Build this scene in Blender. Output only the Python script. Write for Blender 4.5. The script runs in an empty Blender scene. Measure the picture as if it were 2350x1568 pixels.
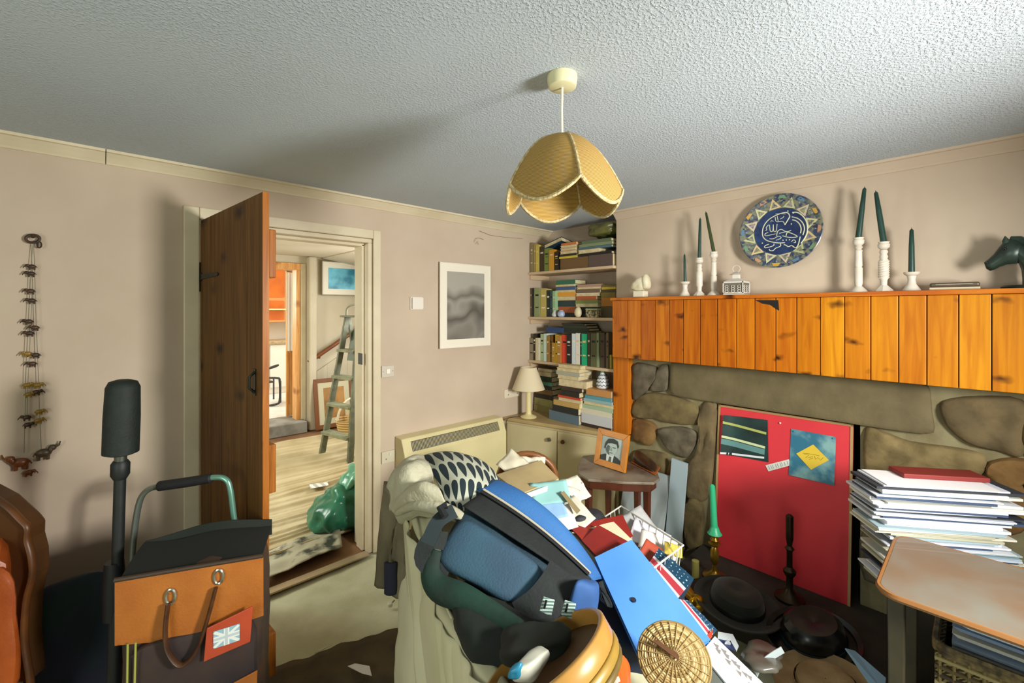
import bpy, bmesh, math, random
from math import sin, cos, pi, radians as R
from mathutils import Vector as V, Matrix, noise as mnoise

# ---------------------------------------------------------------- camera
F, CX, HY, H = 1022.0, 1175.0, 712.0, 1.5          # focal length in pixels of a 2350 px frame, centre, horizon, eye height
FW, RT = (0.686, 0.7276), (0.7276, -0.686)         # viewing direction and its right hand in the room (x along the door wall)
sc = bpy.context.scene
C = bpy.data.collections.new('room'); sc.collection.children.link(C)
cd = bpy.data.cameras.new('camera'); cam = bpy.data.objects.new('camera', cd); C.objects.link(cam)
cam.location = (0, 0, H); cam.rotation_euler = (R(90), 0, -math.atan2(FW[0], FW[1]))
cd.sensor_width = 36; cd.lens = 36*F/2350; cd.shift_y = (HY-784)/2350; cd.clip_start = 0.05
sc.camera = cam
# ---------------------------------------------------------------- world, daylight and added side fill
w = bpy.data.worlds.new('sky'); sc.world = w; w.use_nodes = True
w.node_tree.nodes['Background'].inputs[0].default_value = (0.80, 0.92, 1.0, 1)
w.node_tree.nodes['Background'].inputs[1].default_value = 1.0
def area(name, loc, aim, sx, sy, power, col, spread=180):
    l = bpy.data.lights.new(name, 'AREA'); l.shape = 'RECTANGLE'; l.size = sx; l.size_y = sy; l.energy = power; l.color = col
    l.spread = R(spread)
    o = bpy.data.objects.new(name, l); C.objects.link(o); o.location = loc
    o.rotation_euler = (V(aim)-V(loc)).to_track_quat('-Z', 'Y').to_euler()
    return o
area('daylight_front_window', (1.32, -0.93, 1.5), (1.42, 1.2, 1.12), 0.36, 0.42, 36, (1.0, 0.985, 0.93), 128)
area('added_side_fill', (-1.36, 0.3, 1.35), (1.5, 0.9, 1.2), 1.1, 0.9, 12, (0.92, 1.0, 0.86))  # unseen window light, added to fill the shaded side
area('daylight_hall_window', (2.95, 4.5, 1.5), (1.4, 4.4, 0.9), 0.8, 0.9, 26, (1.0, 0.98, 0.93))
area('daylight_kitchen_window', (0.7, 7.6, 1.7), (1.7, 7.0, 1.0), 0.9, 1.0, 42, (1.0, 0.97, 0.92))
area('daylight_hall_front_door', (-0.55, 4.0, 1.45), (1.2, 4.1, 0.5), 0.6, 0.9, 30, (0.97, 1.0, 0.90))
sc.view_settings.view_transform = 'Standard'; sc.view_settings.look = 'None'
sc.view_settings.exposure = 0.56; sc.view_settings.gamma = 1.0; sc.view_settings.use_curve_mapping = False
sc.cycles.max_bounces = 6; sc.cycles.diffuse_bounces = 4; sc.cycles.glossy_bounces = 2; sc.cycles.transmission_bounces = 3

# ---------------------------------------------------------------- helpers
random.seed(4)
rnd = random.uniform
def ray(px, py):
    t, s = (px-CX)/F, -(py-HY)/F
    return V((FW[0]+t*RT[0], FW[1]+t*RT[1], s))
def at(px, py, d):   return V((0, 0, H)) + ray(px, py)*d                     # d: depth in metres along the view
def onx(px, py, x):  r = ray(px, py); return V((0, 0, H)) + r*(x/r.x)
def ony(px, py, y):  r = ray(px, py); return V((0, 0, H)) + r*(y/r.y)
def onz(px, py, z):  r = ray(px, py); return V((0, 0, H)) + r*((z-H)/r.z)

def lin(h):
    h = h.lstrip('#'); c = [int(h[i:i+2], 16)/255 for i in (0, 2, 4)]
    return tuple(x/12.92 if x <= .04045 else ((x+.055)/1.055)**2.4 for x in c)+(1,)
MATS = {}
def M(col, rough=.6, col2=None, scale=6, bump=0, bscale=60, metal=0, stretch=(1, 1, 1), coat=0, trans=0, lo=.35, hi=.65, detail=4, emit=0, sheen=0, alpha=1):
    key = (col, rough, col2, scale, bump, bscale, metal, stretch, coat, trans, lo, hi, emit, sheen, alpha)
    if key in MATS: return MATS[key]
    m = bpy.data.materials.new('mat_'+col.strip('#')); m.use_nodes = True
    n, l = m.node_tree.nodes, m.node_tree.links; b = n['Principled BSDF']
    b.inputs['Roughness'].default_value = rough; b.inputs['Metallic'].default_value = metal
    b.inputs['Coat Weight'].default_value = coat; b.inputs['Transmission Weight'].default_value = trans
    b.inputs['Sheen Weight'].default_value = sheen; b.inputs['Alpha'].default_value = alpha
    b.inputs['Base Color'].default_value = lin(col)
    if emit: b.inputs['Emission Color'].default_value = lin(col); b.inputs['Emission Strength'].default_value = emit
    tc = n.new('ShaderNodeTexCoord'); mp = n.new('ShaderNodeMapping'); mp.inputs['Scale'].default_value = stretch
    l.new(tc.outputs['Object'], mp.inputs['Vector'])
    if col2:
        t = n.new('ShaderNodeTexNoise'); t.inputs['Scale'].default_value = scale; t.inputs['Detail'].default_value = detail
        l.new(mp.outputs[0], t.inputs['Vector'])
        r = n.new('ShaderNodeValToRGB'); r.color_ramp.elements[0].position = lo; r.color_ramp.elements[1].position = hi
        r.color_ramp.elements[0].color = lin(col); r.color_ramp.elements[1].color = lin(col2)
        l.new(t.outputs[0], r.inputs[0]); l.new(r.outputs[0], b.inputs['Base Color'])
    if bump:
        t = n.new('ShaderNodeTexNoise'); t.inputs['Scale'].default_value = bscale; t.inputs['Detail'].default_value = 3
        l.new(mp.outputs[0], t.inputs['Vector'])
        u = n.new('ShaderNodeBump'); u.inputs['Strength'].default_value = min(1, bump); u.inputs['Distance'].default_value = .004
        l.new(t.outputs[0], u.inputs['Height']); l.new(u.outputs[0], b.inputs['Normal'])
    MATS[key] = m
    return m
def stripes(col, col2, vec, scale, rough=.6, w_=.5, dist=0, soft=.04, bump=0):
    """two colours in bands along a direction, for woven, ribbed and printed things"""
    key = ('st', col, col2, vec, scale, rough, w_, dist, soft, bump)
    if key in MATS: return MATS[key]
    m = bpy.data.materials.new('mat_bands_'+col.strip('#')); m.use_nodes = True
    n, l = m.node_tree.nodes, m.node_tree.links; b = n['Principled BSDF']; b.inputs['Roughness'].default_value = rough
    tc = n.new('ShaderNodeTexCoord'); mp = n.new('ShaderNodeMapping'); mp.inputs['Scale'].default_value = vec
    wv = n.new('ShaderNodeTexWave'); wv.bands_direction = 'DIAGONAL'; wv.inputs['Scale'].default_value = scale
    wv.inputs['Distortion'].default_value = dist; wv.inputs['Detail'].default_value = 2
    r = n.new('ShaderNodeValToRGB'); r.color_ramp.elements[0].position = w_-soft; r.color_ramp.elements[1].position = w_+soft
    r.color_ramp.elements[0].color = lin(col); r.color_ramp.elements[1].color = lin(col2)
    l.new(tc.outputs['Object'], mp.inputs[0]); l.new(mp.outputs[0], wv.inputs[0]); l.new(wv.outputs[1], r.inputs[0]); l.new(r.outputs[0], b.inputs['Base Color'])
    if bump:
        u = n.new('ShaderNodeBump'); u.inputs['Strength'].default_value = bump; u.inputs['Distance'].default_value = .002
        l.new(wv.outputs[1], u.inputs['Height']); l.new(u.outputs[0], b.inputs['Normal'])
    MATS[key] = m
    return m
def pine(c1='#C8741A', c2='#E39A2C', dark='#4A2108', kn=5.0, axis='z', rough=.38):
    key = ('pine', c1, c2, dark, kn, axis)
    if key in MATS: return MATS[key]
    m = bpy.data.materials.new('mat_pine'); m.use_nodes = True
    n, l = m.node_tree.nodes, m.node_tree.links; b = n['Principled BSDF']; b.inputs['Roughness'].default_value = rough; b.inputs['Specular IOR Level'].default_value = .15
    tc = n.new('ShaderNodeTexCoord'); mp = n.new('ShaderNodeMapping')
    mp.inputs['Scale'].default_value = {'z': (20, 20, 1.3), 'y': (20, 1.3, 20), 'x': (1.3, 20, 20)}[axis]
    ns = n.new('ShaderNodeTexNoise'); ns.inputs['Scale'].default_value = 2.2; ns.inputs['Detail'].default_value = 5; ns.inputs['Distortion'].default_value = .6
    r = n.new('ShaderNodeValToRGB'); r.color_ramp.elements[0].position = .33; r.color_ramp.elements[1].position = .68
    r.color_ramp.elements[0].color = lin(c1); r.color_ramp.elements[1].color = lin(c2)
    mp2 = n.new('ShaderNodeMapping'); mp2.inputs['Scale'].default_value = {'z': (1, 1, 2.1), 'y': (1, 2.1, 1), 'x': (2.1, 1, 1)}[axis]
    wob = n.new('ShaderNodeTexNoise'); wob.inputs['Scale'].default_value = 14
    ad = n.new('ShaderNodeVectorMath'); ad.operation = 'MULTIPLY_ADD'; ad.inputs[1].default_value = (.09, .09, .12)
    vo = n.new('ShaderNodeTexVoronoi'); vo.inputs['Scale'].default_value = kn; vo.inputs['Randomness'].default_value = 1
    kr = n.new('ShaderNodeValToRGB'); kr.color_ramp.elements[0].position = .05; kr.color_ramp.elements[1].position = .24
    kr.color_ramp.elements[0].color = (1, 1, 1, 1); kr.color_ramp.elements[1].color = (0, 0, 0, 1)
    mx = n.new('ShaderNodeMix'); mx.data_type = 'RGBA'; mx.inputs[7].default_value = lin(dark)
    l.new(tc.outputs['Object'], mp.inputs[0]); l.new(tc.outputs['Object'], mp2.inputs[0]); l.new(mp.outputs[0], ns.inputs[0]); l.new(ns.outputs[0], r.inputs[0])
    l.new(tc.outputs['Object'], wob.inputs[0]); l.new(wob.outputs[1], ad.inputs[0]); l.new(mp2.outputs[0], ad.inputs[2])
    l.new(ad.outputs[0], vo.inputs[0]); l.new(vo.outputs[0], kr.inputs[0])
    l.new(r.outputs[0], mx.inputs[6]); l.new(kr.outputs[0], mx.inputs[0]); l.new(mx.outputs[2], b.inputs['Base Color'])
    MATS[key] = m
    return m

class MB:
    """collects simple shapes for ONE mesh"""
    def __init__(s): s.v, s.f = [], []
    def add(s, vs, fs, mx=None):
        o = len(s.v); s.v += [mx @ V(v) if mx else V(v) for v in vs]; s.f += [tuple(i+o for i in f) for f in fs]; return s
    def box(s, x0, x1, y0, y1, z0, z1, mx=None):
        return s.hexa([(x0, y0, z0), (x1, y0, z0), (x1, y1, z0), (x0, y1, z0), (x0, y0, z1), (x1, y0, z1), (x1, y1, z1), (x0, y1, z1)], mx)
    def hexa(s, p, mx=None):
        return s.add(p, [(3, 2, 1, 0), (4, 5, 6, 7), (0, 1, 5, 4), (1, 2, 6, 5), (2, 3, 7, 6), (3, 0, 4, 7)], mx)
    def tube(s, pts, r, n=8, closed=False, flat=None):
        pts = [V(p) for p in pts]; k = len(pts); rs = r if isinstance(r, (list, tuple)) else [r]*k
        vs, fs = [], []; up = None
        for i, p in enumerate(pts):
            d = (pts[(i+1) % k]-pts[i-1]) if closed else (pts[min(i+1, k-1)]-pts[max(i-1, 0)])
            d.normalize()
            if up is None: up = V((0, 0, 1)) if abs(d.z) < .9 else V((1, 0, 0))
            a = d.cross(up); a.normalize(); b = a.cross(d); up = b
            for j in range(n):
                q = 2*pi*j/n; vs.append(p + a*(cos(q)*rs[i]) + b*(sin(q)*rs[i]*(flat or 1)))
        for i in range(k if closed else k-1):
            for j in range(n):
                a, b = i*n, ((i+1) % k)*n; fs.append((a+j, a+(j+1) % n, b+(j+1) % n, b+j))
        if not closed: fs += [tuple(range(n-1, -1, -1)), tuple(range((k-1)*n, k*n))]
        return s.add(vs, fs)
    def lathe(s, prof, n=24, mx=None, cap=True, wob=None):
        vs, fs = [], []
        for r, z in prof:
            for j in range(n):
                q = 2*pi*j/n; rr = r*(wob(q, z) if wob else 1); vs.append((cos(q)*rr, sin(q)*rr, z))
        for i in range(len(prof)-1):
            for j in range(n):
                a, b = i*n, (i+1)*n; fs.append((a+j, a+(j+1) % n, b+(j+1) % n, b+j))
        if cap: fs += [tuple(range(n-1, -1, -1)), tuple(range((len(prof)-1)*n, len(prof)*n))]
        return s.add(vs, fs, mx)
    def prism(s, poly, h, mx=None, z0=0):
        n = len(poly)
        return s.add([(x, y, z0) for x, y in poly]+[(x, y, z0+h) for x, y in poly],
                     [tuple(range(n-1, -1, -1)), tuple(range(n, 2*n))]+[(i, (i+1) % n, n+(i+1) % n, n+i) for i in range(n)], mx)
    def slab(s, pts, off):
        """a flat outline in space given thickness along the vector off"""
        n = len(pts); off = V(off); pts = [V(p) for p in pts]
        return s.add(pts+[p+off for p in pts], [tuple(range(n-1, -1, -1)), tuple(range(n, 2*n))]+[(i, (i+1) % n, n+(i+1) % n, n+i) for i in range(n)])
    def sheet(s, fn, nu, nv, th):
        g = [[V(fn(i/nu, j/nv)) for j in range(nv+1)] for i in range(nu+1)]
        vs, fs = [], []; W = nv+1
        nr = []
        for i in range(nu+1):
            for j in range(W):
                a = g[min(i+1, nu)][j]-g[max(i-1, 0)][j]; b = g[i][min(j+1, nv)]-g[i][max(j-1, 0)]
                q = a.cross(b); q.normalize() if q.length > 1e-9 else None; nr.append(q)
        vs = [g[i][j] for i in range(nu+1) for j in range(W)]; K = len(vs); vs = vs+[vs[k]-nr[k]*th for k in range(K)]
        for i in range(nu):
            for j in range(nv):
                a = i*W+j; q = (a, a+W, a+W+1, a+1); fs.append(q); fs.append(tuple(K+x for x in reversed(q)))
        bd = [i*W for i in range(nu+1)]+[nu*W+j for j in range(1, W)]+[i*W+nv for i in range(nu-1, -1, -1)]+[j for j in range(nv-1, 0, -1)]
        for k in range(len(bd)):
            a, b = bd[k], bd[(k+1) % len(bd)]; fs.append((b, a, K+a, K+b))
        return s.add(vs, fs)
    def blob(s, p8, n=6, p=5, wr=0, wsc=6, seed=0):
        """rounded cushion between eight corners"""
        p8 = [V(q) for q in p8]; idx = {}; fs = []
        def vert(c):
            k = tuple(round(x*n) for x in c)
            if k not in idx:
                c = V(c); m = max(abs(x) for x in c); q = sum(abs(x)**p for x in c)**(1/p); d = c*(m/q)
                u, v, ww = ((x+1)/2 for x in d)
                P = V((0, 0, 0))
                for i, (a, b, e) in enumerate([(0, 0, 0), (1, 0, 0), (1, 1, 0), (0, 1, 0), (0, 0, 1), (1, 0, 1), (1, 1, 1), (0, 1, 1)]):
                    P += p8[i]*((u if a else 1-u)*(v if b else 1-v)*(ww if e else 1-ww))
                if wr:
                    ce = sum(p8, V())/8; dr = (P-ce); dr.normalize()
                    P += dr*wr*(mnoise.noise(P*wsc+V((seed, 0, 0)))+.5*mnoise.noise(P*wsc*2.3+V((seed, 3, 0))))
                idx[k] = len(s.v); s.v.append(P)
            return idx[k]
        for ax in range(3):
            for sg in (-1, 1):
                for i in range(n):
                    for j in range(n):
                        q = []
                        for a, b in ((0, 0), (1, 0), (1, 1), (0, 1)):
                            c = [0, 0, 0]; c[ax] = sg; c[(ax+1) % 3] = -1+2*(i+a)/n; c[(ax+2) % 3] = -1+2*(j+b)/n; q.append(vert(c))
                        fs.append(tuple(q if sg > 0 else reversed(q)))
        s.f += fs; return s
    def ball(s, c, r, n=12, sq=(1, 1, 1)):
        prof = [(max(1e-4, sin(pi*i/n)), -cos(pi*i/n)) for i in range(n+1)]
        return s.lathe(prof, n*2, Matrix.Translation(V(c)) @ Matrix.Diagonal((r*sq[0], r*sq[1], r*sq[2], 1)))

WM = {}
def tag(o, label=None, cat=None, group=None, kind=None):
    if label: o['label'] = label
    if cat: o['category'] = cat
    if group: o['group'] = group
    if kind: o['kind'] = kind
    return o
def thing(name, label, cat, loc=(0, 0, 0), rz=0, group=None, kind=None):
    o = bpy.data.objects.new(name, None); C.objects.link(o); o.empty_display_size = .05
    o.location = loc; o.rotation_euler = (0, 0, rz); WM[o.name] = Matrix.Translation(V(loc)) @ Matrix.Rotation(rz, 4, 'Z')
    return tag(o, label, cat, group, kind)
def mesh(name, mb, mat, parent=None, label=None, cat=None, group=None, kind=None, bevel=0, sub=0, smooth=False, angle=40, local=False, seg=2, thing_mx=None):
    me = bpy.data.meshes.new(name)
    vs = mb.v
    if parent is not None:
        mx = WM.get(parent.name, Matrix())
        if not local: inv = mx.inverted(); vs = [inv @ v for v in vs]
        c = V((0, 0, 0))
    elif thing_mx is not None:
        inv = thing_mx.inverted(); vs = [inv @ v for v in vs] if not local else vs; c = None
    else:
        lo = [min(v[i] for v in vs) for i in range(3)]; hi = [max(v[i] for v in vs) for i in range(3)]
        c = V(((lo[0]+hi[0])/2, (lo[1]+hi[1])/2, lo[2])); vs = [v-c for v in vs]
    me.from_pydata([tuple(v) for v in vs], [], mb.f); me.update()
    bm = bmesh.new(); bm.from_mesh(me); bmesh.ops.recalc_face_normals(bm, faces=bm.faces); bm.to_mesh(me); bm.free()
    o = bpy.data.objects.new(name, me); C.objects.link(o); me.materials.append(mat)
    if parent is not None: o.parent = parent; WM[o.name] = WM.get(parent.name, Matrix())
    elif thing_mx is not None: o.matrix_world = thing_mx; WM[o.name] = thing_mx
    else: o.location = c; WM[o.name] = Matrix.Translation(c)
    if smooth:
        me.shade_smooth()
        if angle: me.set_sharp_from_angle(angle=R(angle))
    if bevel:
        b = o.modifiers.new('bevel', 'BEVEL'); b.width = bevel; b.segments = seg; b.limit_method = 'ANGLE'; b.angle_limit = R(35)
    if sub:
        q = o.modifiers.new('subdivision', 'SUBSURF'); q.levels = sub; q.render_levels = sub
    return tag(o, label, cat, group, kind)
def uvmap(o, nu, nv):
    a = o.data.attributes.new('pat', 'FLOAT_VECTOR', 'POINT'); W = nv+1; n = (nu+1)*W
    for k in range(len(o.data.vertices)):
        i = k % n; a.data[k].vector = ((i//W)/nu, (i % W)/nv, 0)
    return o
def quad(p, nu=12, nv=12, th=.003, wr=0, wsc=10, seed=0, bulge=0, sag=0):
    p = [V(q) for q in p]; n = (p[1]-p[0]).cross(p[3]-p[0]).normalized()
    if n.z < 0: n = -n
    def fn(u, v):
        q = p[0].lerp(p[1], u).lerp(p[3].lerp(p[2], u), v)
        return q+n*(wr*(mnoise.noise(q*wsc+V((seed, 0, 0)))+.4*mnoise.noise(q*wsc*2.6+V((0, seed, 0))))+bulge*sin(pi*u)*sin(pi*v))
    return MB().sheet(fn, nu, nv, th)
def spline(pts, n=6, closed=False):
    pts = [V(p) for p in pts]; k = len(pts); out = []
    for i in range(k if closed else k-1):
        a, b, c, d = (pts[(i+j) % k] for j in (-1, 0, 1, 2)) if closed else (pts[max(i-1, 0)], pts[i], pts[i+1], pts[min(i+2, k-1)])
        for j in range(n):
            t = j/n; out.append(.5*((2*b)+(c-a)*t+(2*a-5*b+4*c-d)*t*t+(3*b-a-3*c+d)*t**3))
    if not closed: out.append(pts[-1])
    return out
def nz(x, y, z=0): return mnoise.noise(V((x, y, z)))
# ---------------------------------------------------------------- room shell
CEIL, DW, CB, AB = 2.18, 2.6, 2.66, 2.88          # ceiling, door wall (y), chimney breast and alcove back (x)
plaster = M('#C8B7A1', .85, '#BEAB96', 2.2, bump=.12, bscale=35)
trimpaint = M('#DCD0B2', .45, '#D0C3A4', 5)
whitepaint = M('#E4DCCB', .5, '#D8CFBC', 4)
def artex():
    m = bpy.data.materials.new('mat_stippled_ceiling'); m.use_nodes = True
    n, l = m.node_tree.nodes, m.node_tree.links; b = n['Principled BSDF']; b.inputs['Roughness'].default_value = .8
    b.inputs['Base Color'].default_value = lin('#B9C3CB')
    tc = n.new('ShaderNodeTexCoord'); t = n.new('ShaderNodeTexNoise'); t.inputs['Scale'].default_value = 120; t.inputs['Detail'].default_value = 3; t.inputs['Roughness'].default_value = .6
    r = n.new('ShaderNodeValToRGB'); r.color_ramp.elements[0].position = .46; r.color_ramp.elements[1].position = .66
    t2 = n.new('ShaderNodeTexNoise'); t2.inputs['Scale'].default_value = 1.6; t2.inputs['Detail'].default_value = 2
    r2 = n.new('ShaderNodeValToRGB'); r2.color_ramp.elements[0].position = .38; r2.color_ramp.elements[1].position = .62
    r2.color_ramp.elements[0].color = (.25, .25, .25, 1)
    mu = n.new('ShaderNodeMath'); mu.operation = 'MULTIPLY'
    u = n.new('ShaderNodeBump'); u.inputs['Strength'].default_value = .6; u.inputs['Distance'].default_value = .005
    l.new(tc.outputs['Object'], t.inputs['Vector']); l.new(tc.outputs['Object'], t2.inputs['Vector']); l.new(t.outputs[0], r.inputs[0]); l.new(t2.outputs[0], r2.inputs[0])
    l.new(r.outputs[0], mu.inputs[0]); l.new(r2.outputs[0], mu.inputs[1]); l.new(mu.outputs[0], u.inputs['Height']); l.new(u.outputs[0], b.inputs['Normal'])
    return m
S = dict(kind='structure')
X0, Y0 = -1.42, -1.0                                 # rear and window walls
OL, OR, OT = .375, 1.262, 1.94                       # door opening
mesh('ceiling', MB().box(X0-.1, 3.0, Y0-.1, DW, CEIL, CEIL+.1), artex(), label='grey white stippled plaster ceiling', **S)
def floor_fn(u, v):
    x, y = X0+u*(3.0-X0), Y0+v*(DW-Y0+.02)
    return (x, y, .006*nz(x*3, y*5)+.004*nz(x*9+4, y*6)-.012)
carpet = M('#D2D2B2', .95, '#BAB896', 5, bump=.5, bscale=220)
mesh('floor', MB().sheet(floor_fn, 70, 70, .08), carpet, label='worn beige rucked carpet floor', smooth=True, **S)
mesh('wall_left', MB().box(X0-.1, OL-.001, DW, DW+.2, 0, CEIL).box(OR+.001, 3.0, DW, DW+.2, 0, CEIL).box(OL-.001, OR+.001, DW, DW+.2, OT+.001, CEIL), plaster, label='pinkish beige plastered wall with the doorway', **S)
mesh('wall_right', MB().box(CB, 3.2, Y0, 1.76, 1.19, CEIL), plaster, label='pinkish beige plastered chimney breast above the mantelpiece', **S)
mesh('wall_alcove', MB().box(AB, AB+.12, 1.76, DW+.2, 0, CEIL), plaster, label='beige plastered back of the bookshelf alcove', **S)
# window wall behind the camera, with a real opening for the daylight
wx0, wx1, wz0, wz1 = 1.06, 1.58, 1.1, 1.86
mesh('wall_back', MB().box(X0-.1, wx0, Y0-.15, Y0, 0, CEIL).box(wx1, 3.2, Y0-.15, Y0, 0, CEIL).box(wx0, wx1, Y0-.15, Y0, 0, wz0).box(wx0, wx1, Y0-.15, Y0, wz1, CEIL), plaster, label='beige plastered wall with a small window', **S)
sy0, sy1 = -.3, .9  # unseen opening, added for the side fill light
mesh('wall_rear', MB().box(X0-.1, X0, Y0-.15, sy0, 0, CEIL).box(X0-.1, X0, sy1, DW+.2, 0, CEIL).box(X0-.1, X0, sy0, sy1, 0, .85).box(X0-.1, X0, sy0, sy1, 1.82, CEIL), plaster, label='beige plastered wall with a wide window added for fill', **S)
for i, (a, b, fx) in enumerate([((wx0, wx1), (wz0, wz1), 0), ((sy0, sy1), (.85, 1.82), 1)]):
    wn = thing('window_%d' % (i+1), 'white painted window frame', 'window', kind='structure')
    def wb(u0, u1, z0, z1):
        return MB().box(u0, u1, Y0-.12, Y0-.07, z0, z1) if not fx else MB().box(X0-.09, X0-.05, u0, u1, z0, z1)
    for u0, u1, z0, z1 in [(a[0], a[0]+.035, *b), (a[1]-.035, a[1], *b), (a[0], a[1], b[0], b[0]+.035), (a[0], a[1], b[1]-.035, b[1]), (sum(a)/2-.012, sum(a)/2+.012, *b)]:
        mesh('frame_bar', wb(u0, u1, z0, z1), whitepaint, wn)
    mesh('window_sill', (MB().box(a[0]-.04, a[1]+.04, Y0-.06, Y0+.06, b[0]-.03, b[0]) if not fx else MB().box(X0-.03, X0+.06, a[0]-.04, a[1]+.04, b[0]-.03, b[0])), whitepaint, wn)
# coving
def coving(p0, p1, nrm):
    prof = [(0, -.052), (.006, -.052), (.012, -.044), (.03, -.026), (.046, -.012), (.056, -.010), (.060, 0), (0, 0)]
    n = len(prof); p0, p1, nrm = V(p0), V(p1), V(nrm)
    vs = [p + nrm*a + V((0, 0, CEIL+b)) for p in (p0, p1) for a, b in prof]
    return MB().add(vs, [tuple(range(n)), tuple(range(2*n-1, n-1, -1))]+[(i, n+i, n+(i+1) % n, (i+1) % n) for i in range(n)])
t = thing('trim_1', 'cream painted coving along the door wall', 'trim', kind='structure')
seam = ony(243, 355, 2.56).x
mesh('coving_length', coving((X0, DW, 0), (seam-.0015, DW, 0), (0, -1, 0)), trimpaint, t)
mesh('coving_length', coving((seam+.0015, DW, 0), (AB, DW, 0), (0, -1, 0)), trimpaint, t)
t = thing('trim_2', 'cream painted coving along the chimney breast', 'trim', kind='structure')
mesh('coving_length', coving((CB, Y0, 0), (CB, 1.76, 0), (-1, 0, 0)), plaster, t)
mesh('baseboard_left', MB().box(X0, OL-.07, DW-.015, DW, 0, .11).box(OR+.07, 2.3, DW-.015, DW, 0, .11), trimpaint, bevel=.004, label='cream painted skirting board under the door wall', **S)
# door frame
t = thing('trim_3', 'cream painted door frame with moulded architrave', 'door frame', kind='structure')
mesh('architrave', MB().box(OL-.062, OL, DW-.018, DW, 0, OT+.055), trimpaint, t, bevel=.005)
mesh('architrave', MB().box(OR, OR+.05, DW-.018, DW, 0, OT+.055), trimpaint, t, bevel=.005)
mesh('architrave', MB().box(OL+.0005, OR-.0005, DW-.018, DW, OT, OT+.055), trimpaint, t, bevel=.005)
mesh('jamb', MB().box(OL, OL+.025, DW+.003, DW+.2, 0, OT-.025).box(OL+.025, OL+.04, DW+.06, DW+.14, 0, OT-.03), trimpaint, t, bevel=.003)
mesh('jamb', MB().box(OR-.025, OR, DW+.003, DW+.2, 0, OT-.025).box(OR-.04, OR-.025, DW+.06, DW+.14, 0, OT-.03), trimpaint, t, bevel=.003)
mesh('head_jamb', MB().box(OL, OR, DW+.003, DW+.2, OT-.025, OT).box(OL+.025, OR-.025, DW+.06, DW+.14, OT-.042, OT-.025), trimpaint, t, bevel=.003)
mesh('strike_plate', MB().box(OR-.0415, OR-.04, DW+.05, DW+.11, 1.16, 1.23), M('#2A2826', .5), t, label='black metal strike plate')
mesh('threshold_strip', MB().box(OL+.03, OR-.03, DW-.03, DW+.03, .001, .012), M('#BCA98A', .35, metal=.5), t, label='metal threshold strip', bevel=.004)
# ledged plank door, swung wide open into the room
hx, hy = OL+.028, DW-.012; ang = math.atan2(1.828-hy, .471-hx)      # hinge and direction of the leaf
dm = Matrix.Translation((hx, hy, 0)) @ Matrix.Rotation(ang, 4, 'Z')
t = thing('door_1', 'dark stained plank door standing open', 'door', (hx, hy, 0), ang, kind='structure')
doorwood = pine('#553615', '#734E20', '#2A170A', 3.0, rough=.5)
doorrim = pine('#8A4D1E', '#B4702C', '#4A2410', 3.0)
n_pl = 5; LW = .785
for i in range(n_pl):
    mesh('plank', MB().box(i*LW/n_pl+.0008, (i+1)*LW/n_pl-.0008, -.022, 0, .012, 1.932), doorwood, t, local=True, bevel=.0025)
mesh('edge_lipping', MB().box(LW, LW+.004, -.022, .0, .012, 1.932), doorrim, t, local=True)
for z0, z1 in ((1.62, 1.80), (.82, 1.0), (.14, .3)):
    mesh('ledge', MB().box(.06, LW-.005, .001, .028, z0, z1), doorrim, t, local=True, bevel=.004)
iron = M('#17130F', .5, '#241C14', 30, bump=.2)
for z in (1.66, .25):
    hg = mesh('strap_hinge', MB().prism([(0, -.022), (.03, -.012), (.26, -.008), (.28, 0), (.26, .008), (.03, .012), (0, .022)], .004, Matrix.Translation((.0, -.022, z)) @ Matrix.Rotation(R(90), 4, 'X')), iron, t, local=True, label='black iron strap hinge')
    mesh('hinge_plate', MB().box(-.05, -.002, -.026, -.021, z-.07, z+.07), iron, hg, local=True)
la = mesh('latch', MB().box(LW-.085, LW-.06, -.025, -.022, 1.18, 1.28).tube([(LW-.072, -.022, 1.27), (LW-.072, -.042, 1.25), (LW-.072, -.042, 1.21), (LW-.072, -.022, 1.19)], .005), M('#2B322C', .4, metal=.6), t, local=True, smooth=True, label='dark metal thumb latch')
# ---------------------------------------------------------------- hall and kitchen seen through the doorway
hallpaint = M('#CFC6AF', .85, '#BFB59C', 1.8, bump=.1)
HB = 5.85
mesh('floor_hall', MB().box(-1.2, 3.4, DW+.02, HB+.02, -.06, -.004), M('#8F6B4A', .7, '#7A5638', 4), label='bare boarded hall floor', **S)
mesh('ceiling_hall', MB().box(-1.2, 3.4, DW+.2, HB, 2.17, 2.25), hallpaint, label='cream hall ceiling', **S)
KL, KR, KT = 1.05, 1.90, 2.03
mesh('wall_far', MB().box(-1.2, KL, HB, HB+.15, 0, 2.25).box(KR, 3.4, HB, HB+.15, 0, 2.25).box(KL, KR, HB, HB+.15, KT, 2.25), hallpaint, label='cream hall wall around the kitchen doorway', **S)
mesh('wall_hall_left', MB().box(-1.3, -1.2, DW+.2, HB+.1, 0, 2.25), hallpaint, label='cream left wall of the hall', **S)
mesh('wall_hall_right', MB().box(3.4, 3.5, DW+.2, HB+.1, 0, 2.25), hallpaint, label='cream right wall of the hall', **S)
mesh('wall_pier', MB().box(KR+.055, KR+.15, HB-.12, HB-.001, 0, 2.169), hallpaint, bevel=.02, label='narrow cream pier beside the kitchen doorway', **S)
t = thing('trim_4', 'varnished wood frame of the kitchen doorway', 'door frame', kind='structure')
kwood = pine('#C98A4A', '#E2B070', '#8A4A1C', 2, rough=.4)
mesh('architrave', MB().box(KR-.01, KR+.05, HB-.02, HB-.001, .12, KT+.05), trimpaint, t, bevel=.004)
mesh('architrave', MB().box(KL-.05, KL, HB-.02, HB-.001, .12, KT+.05), trimpaint, t, bevel=.004)
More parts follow.
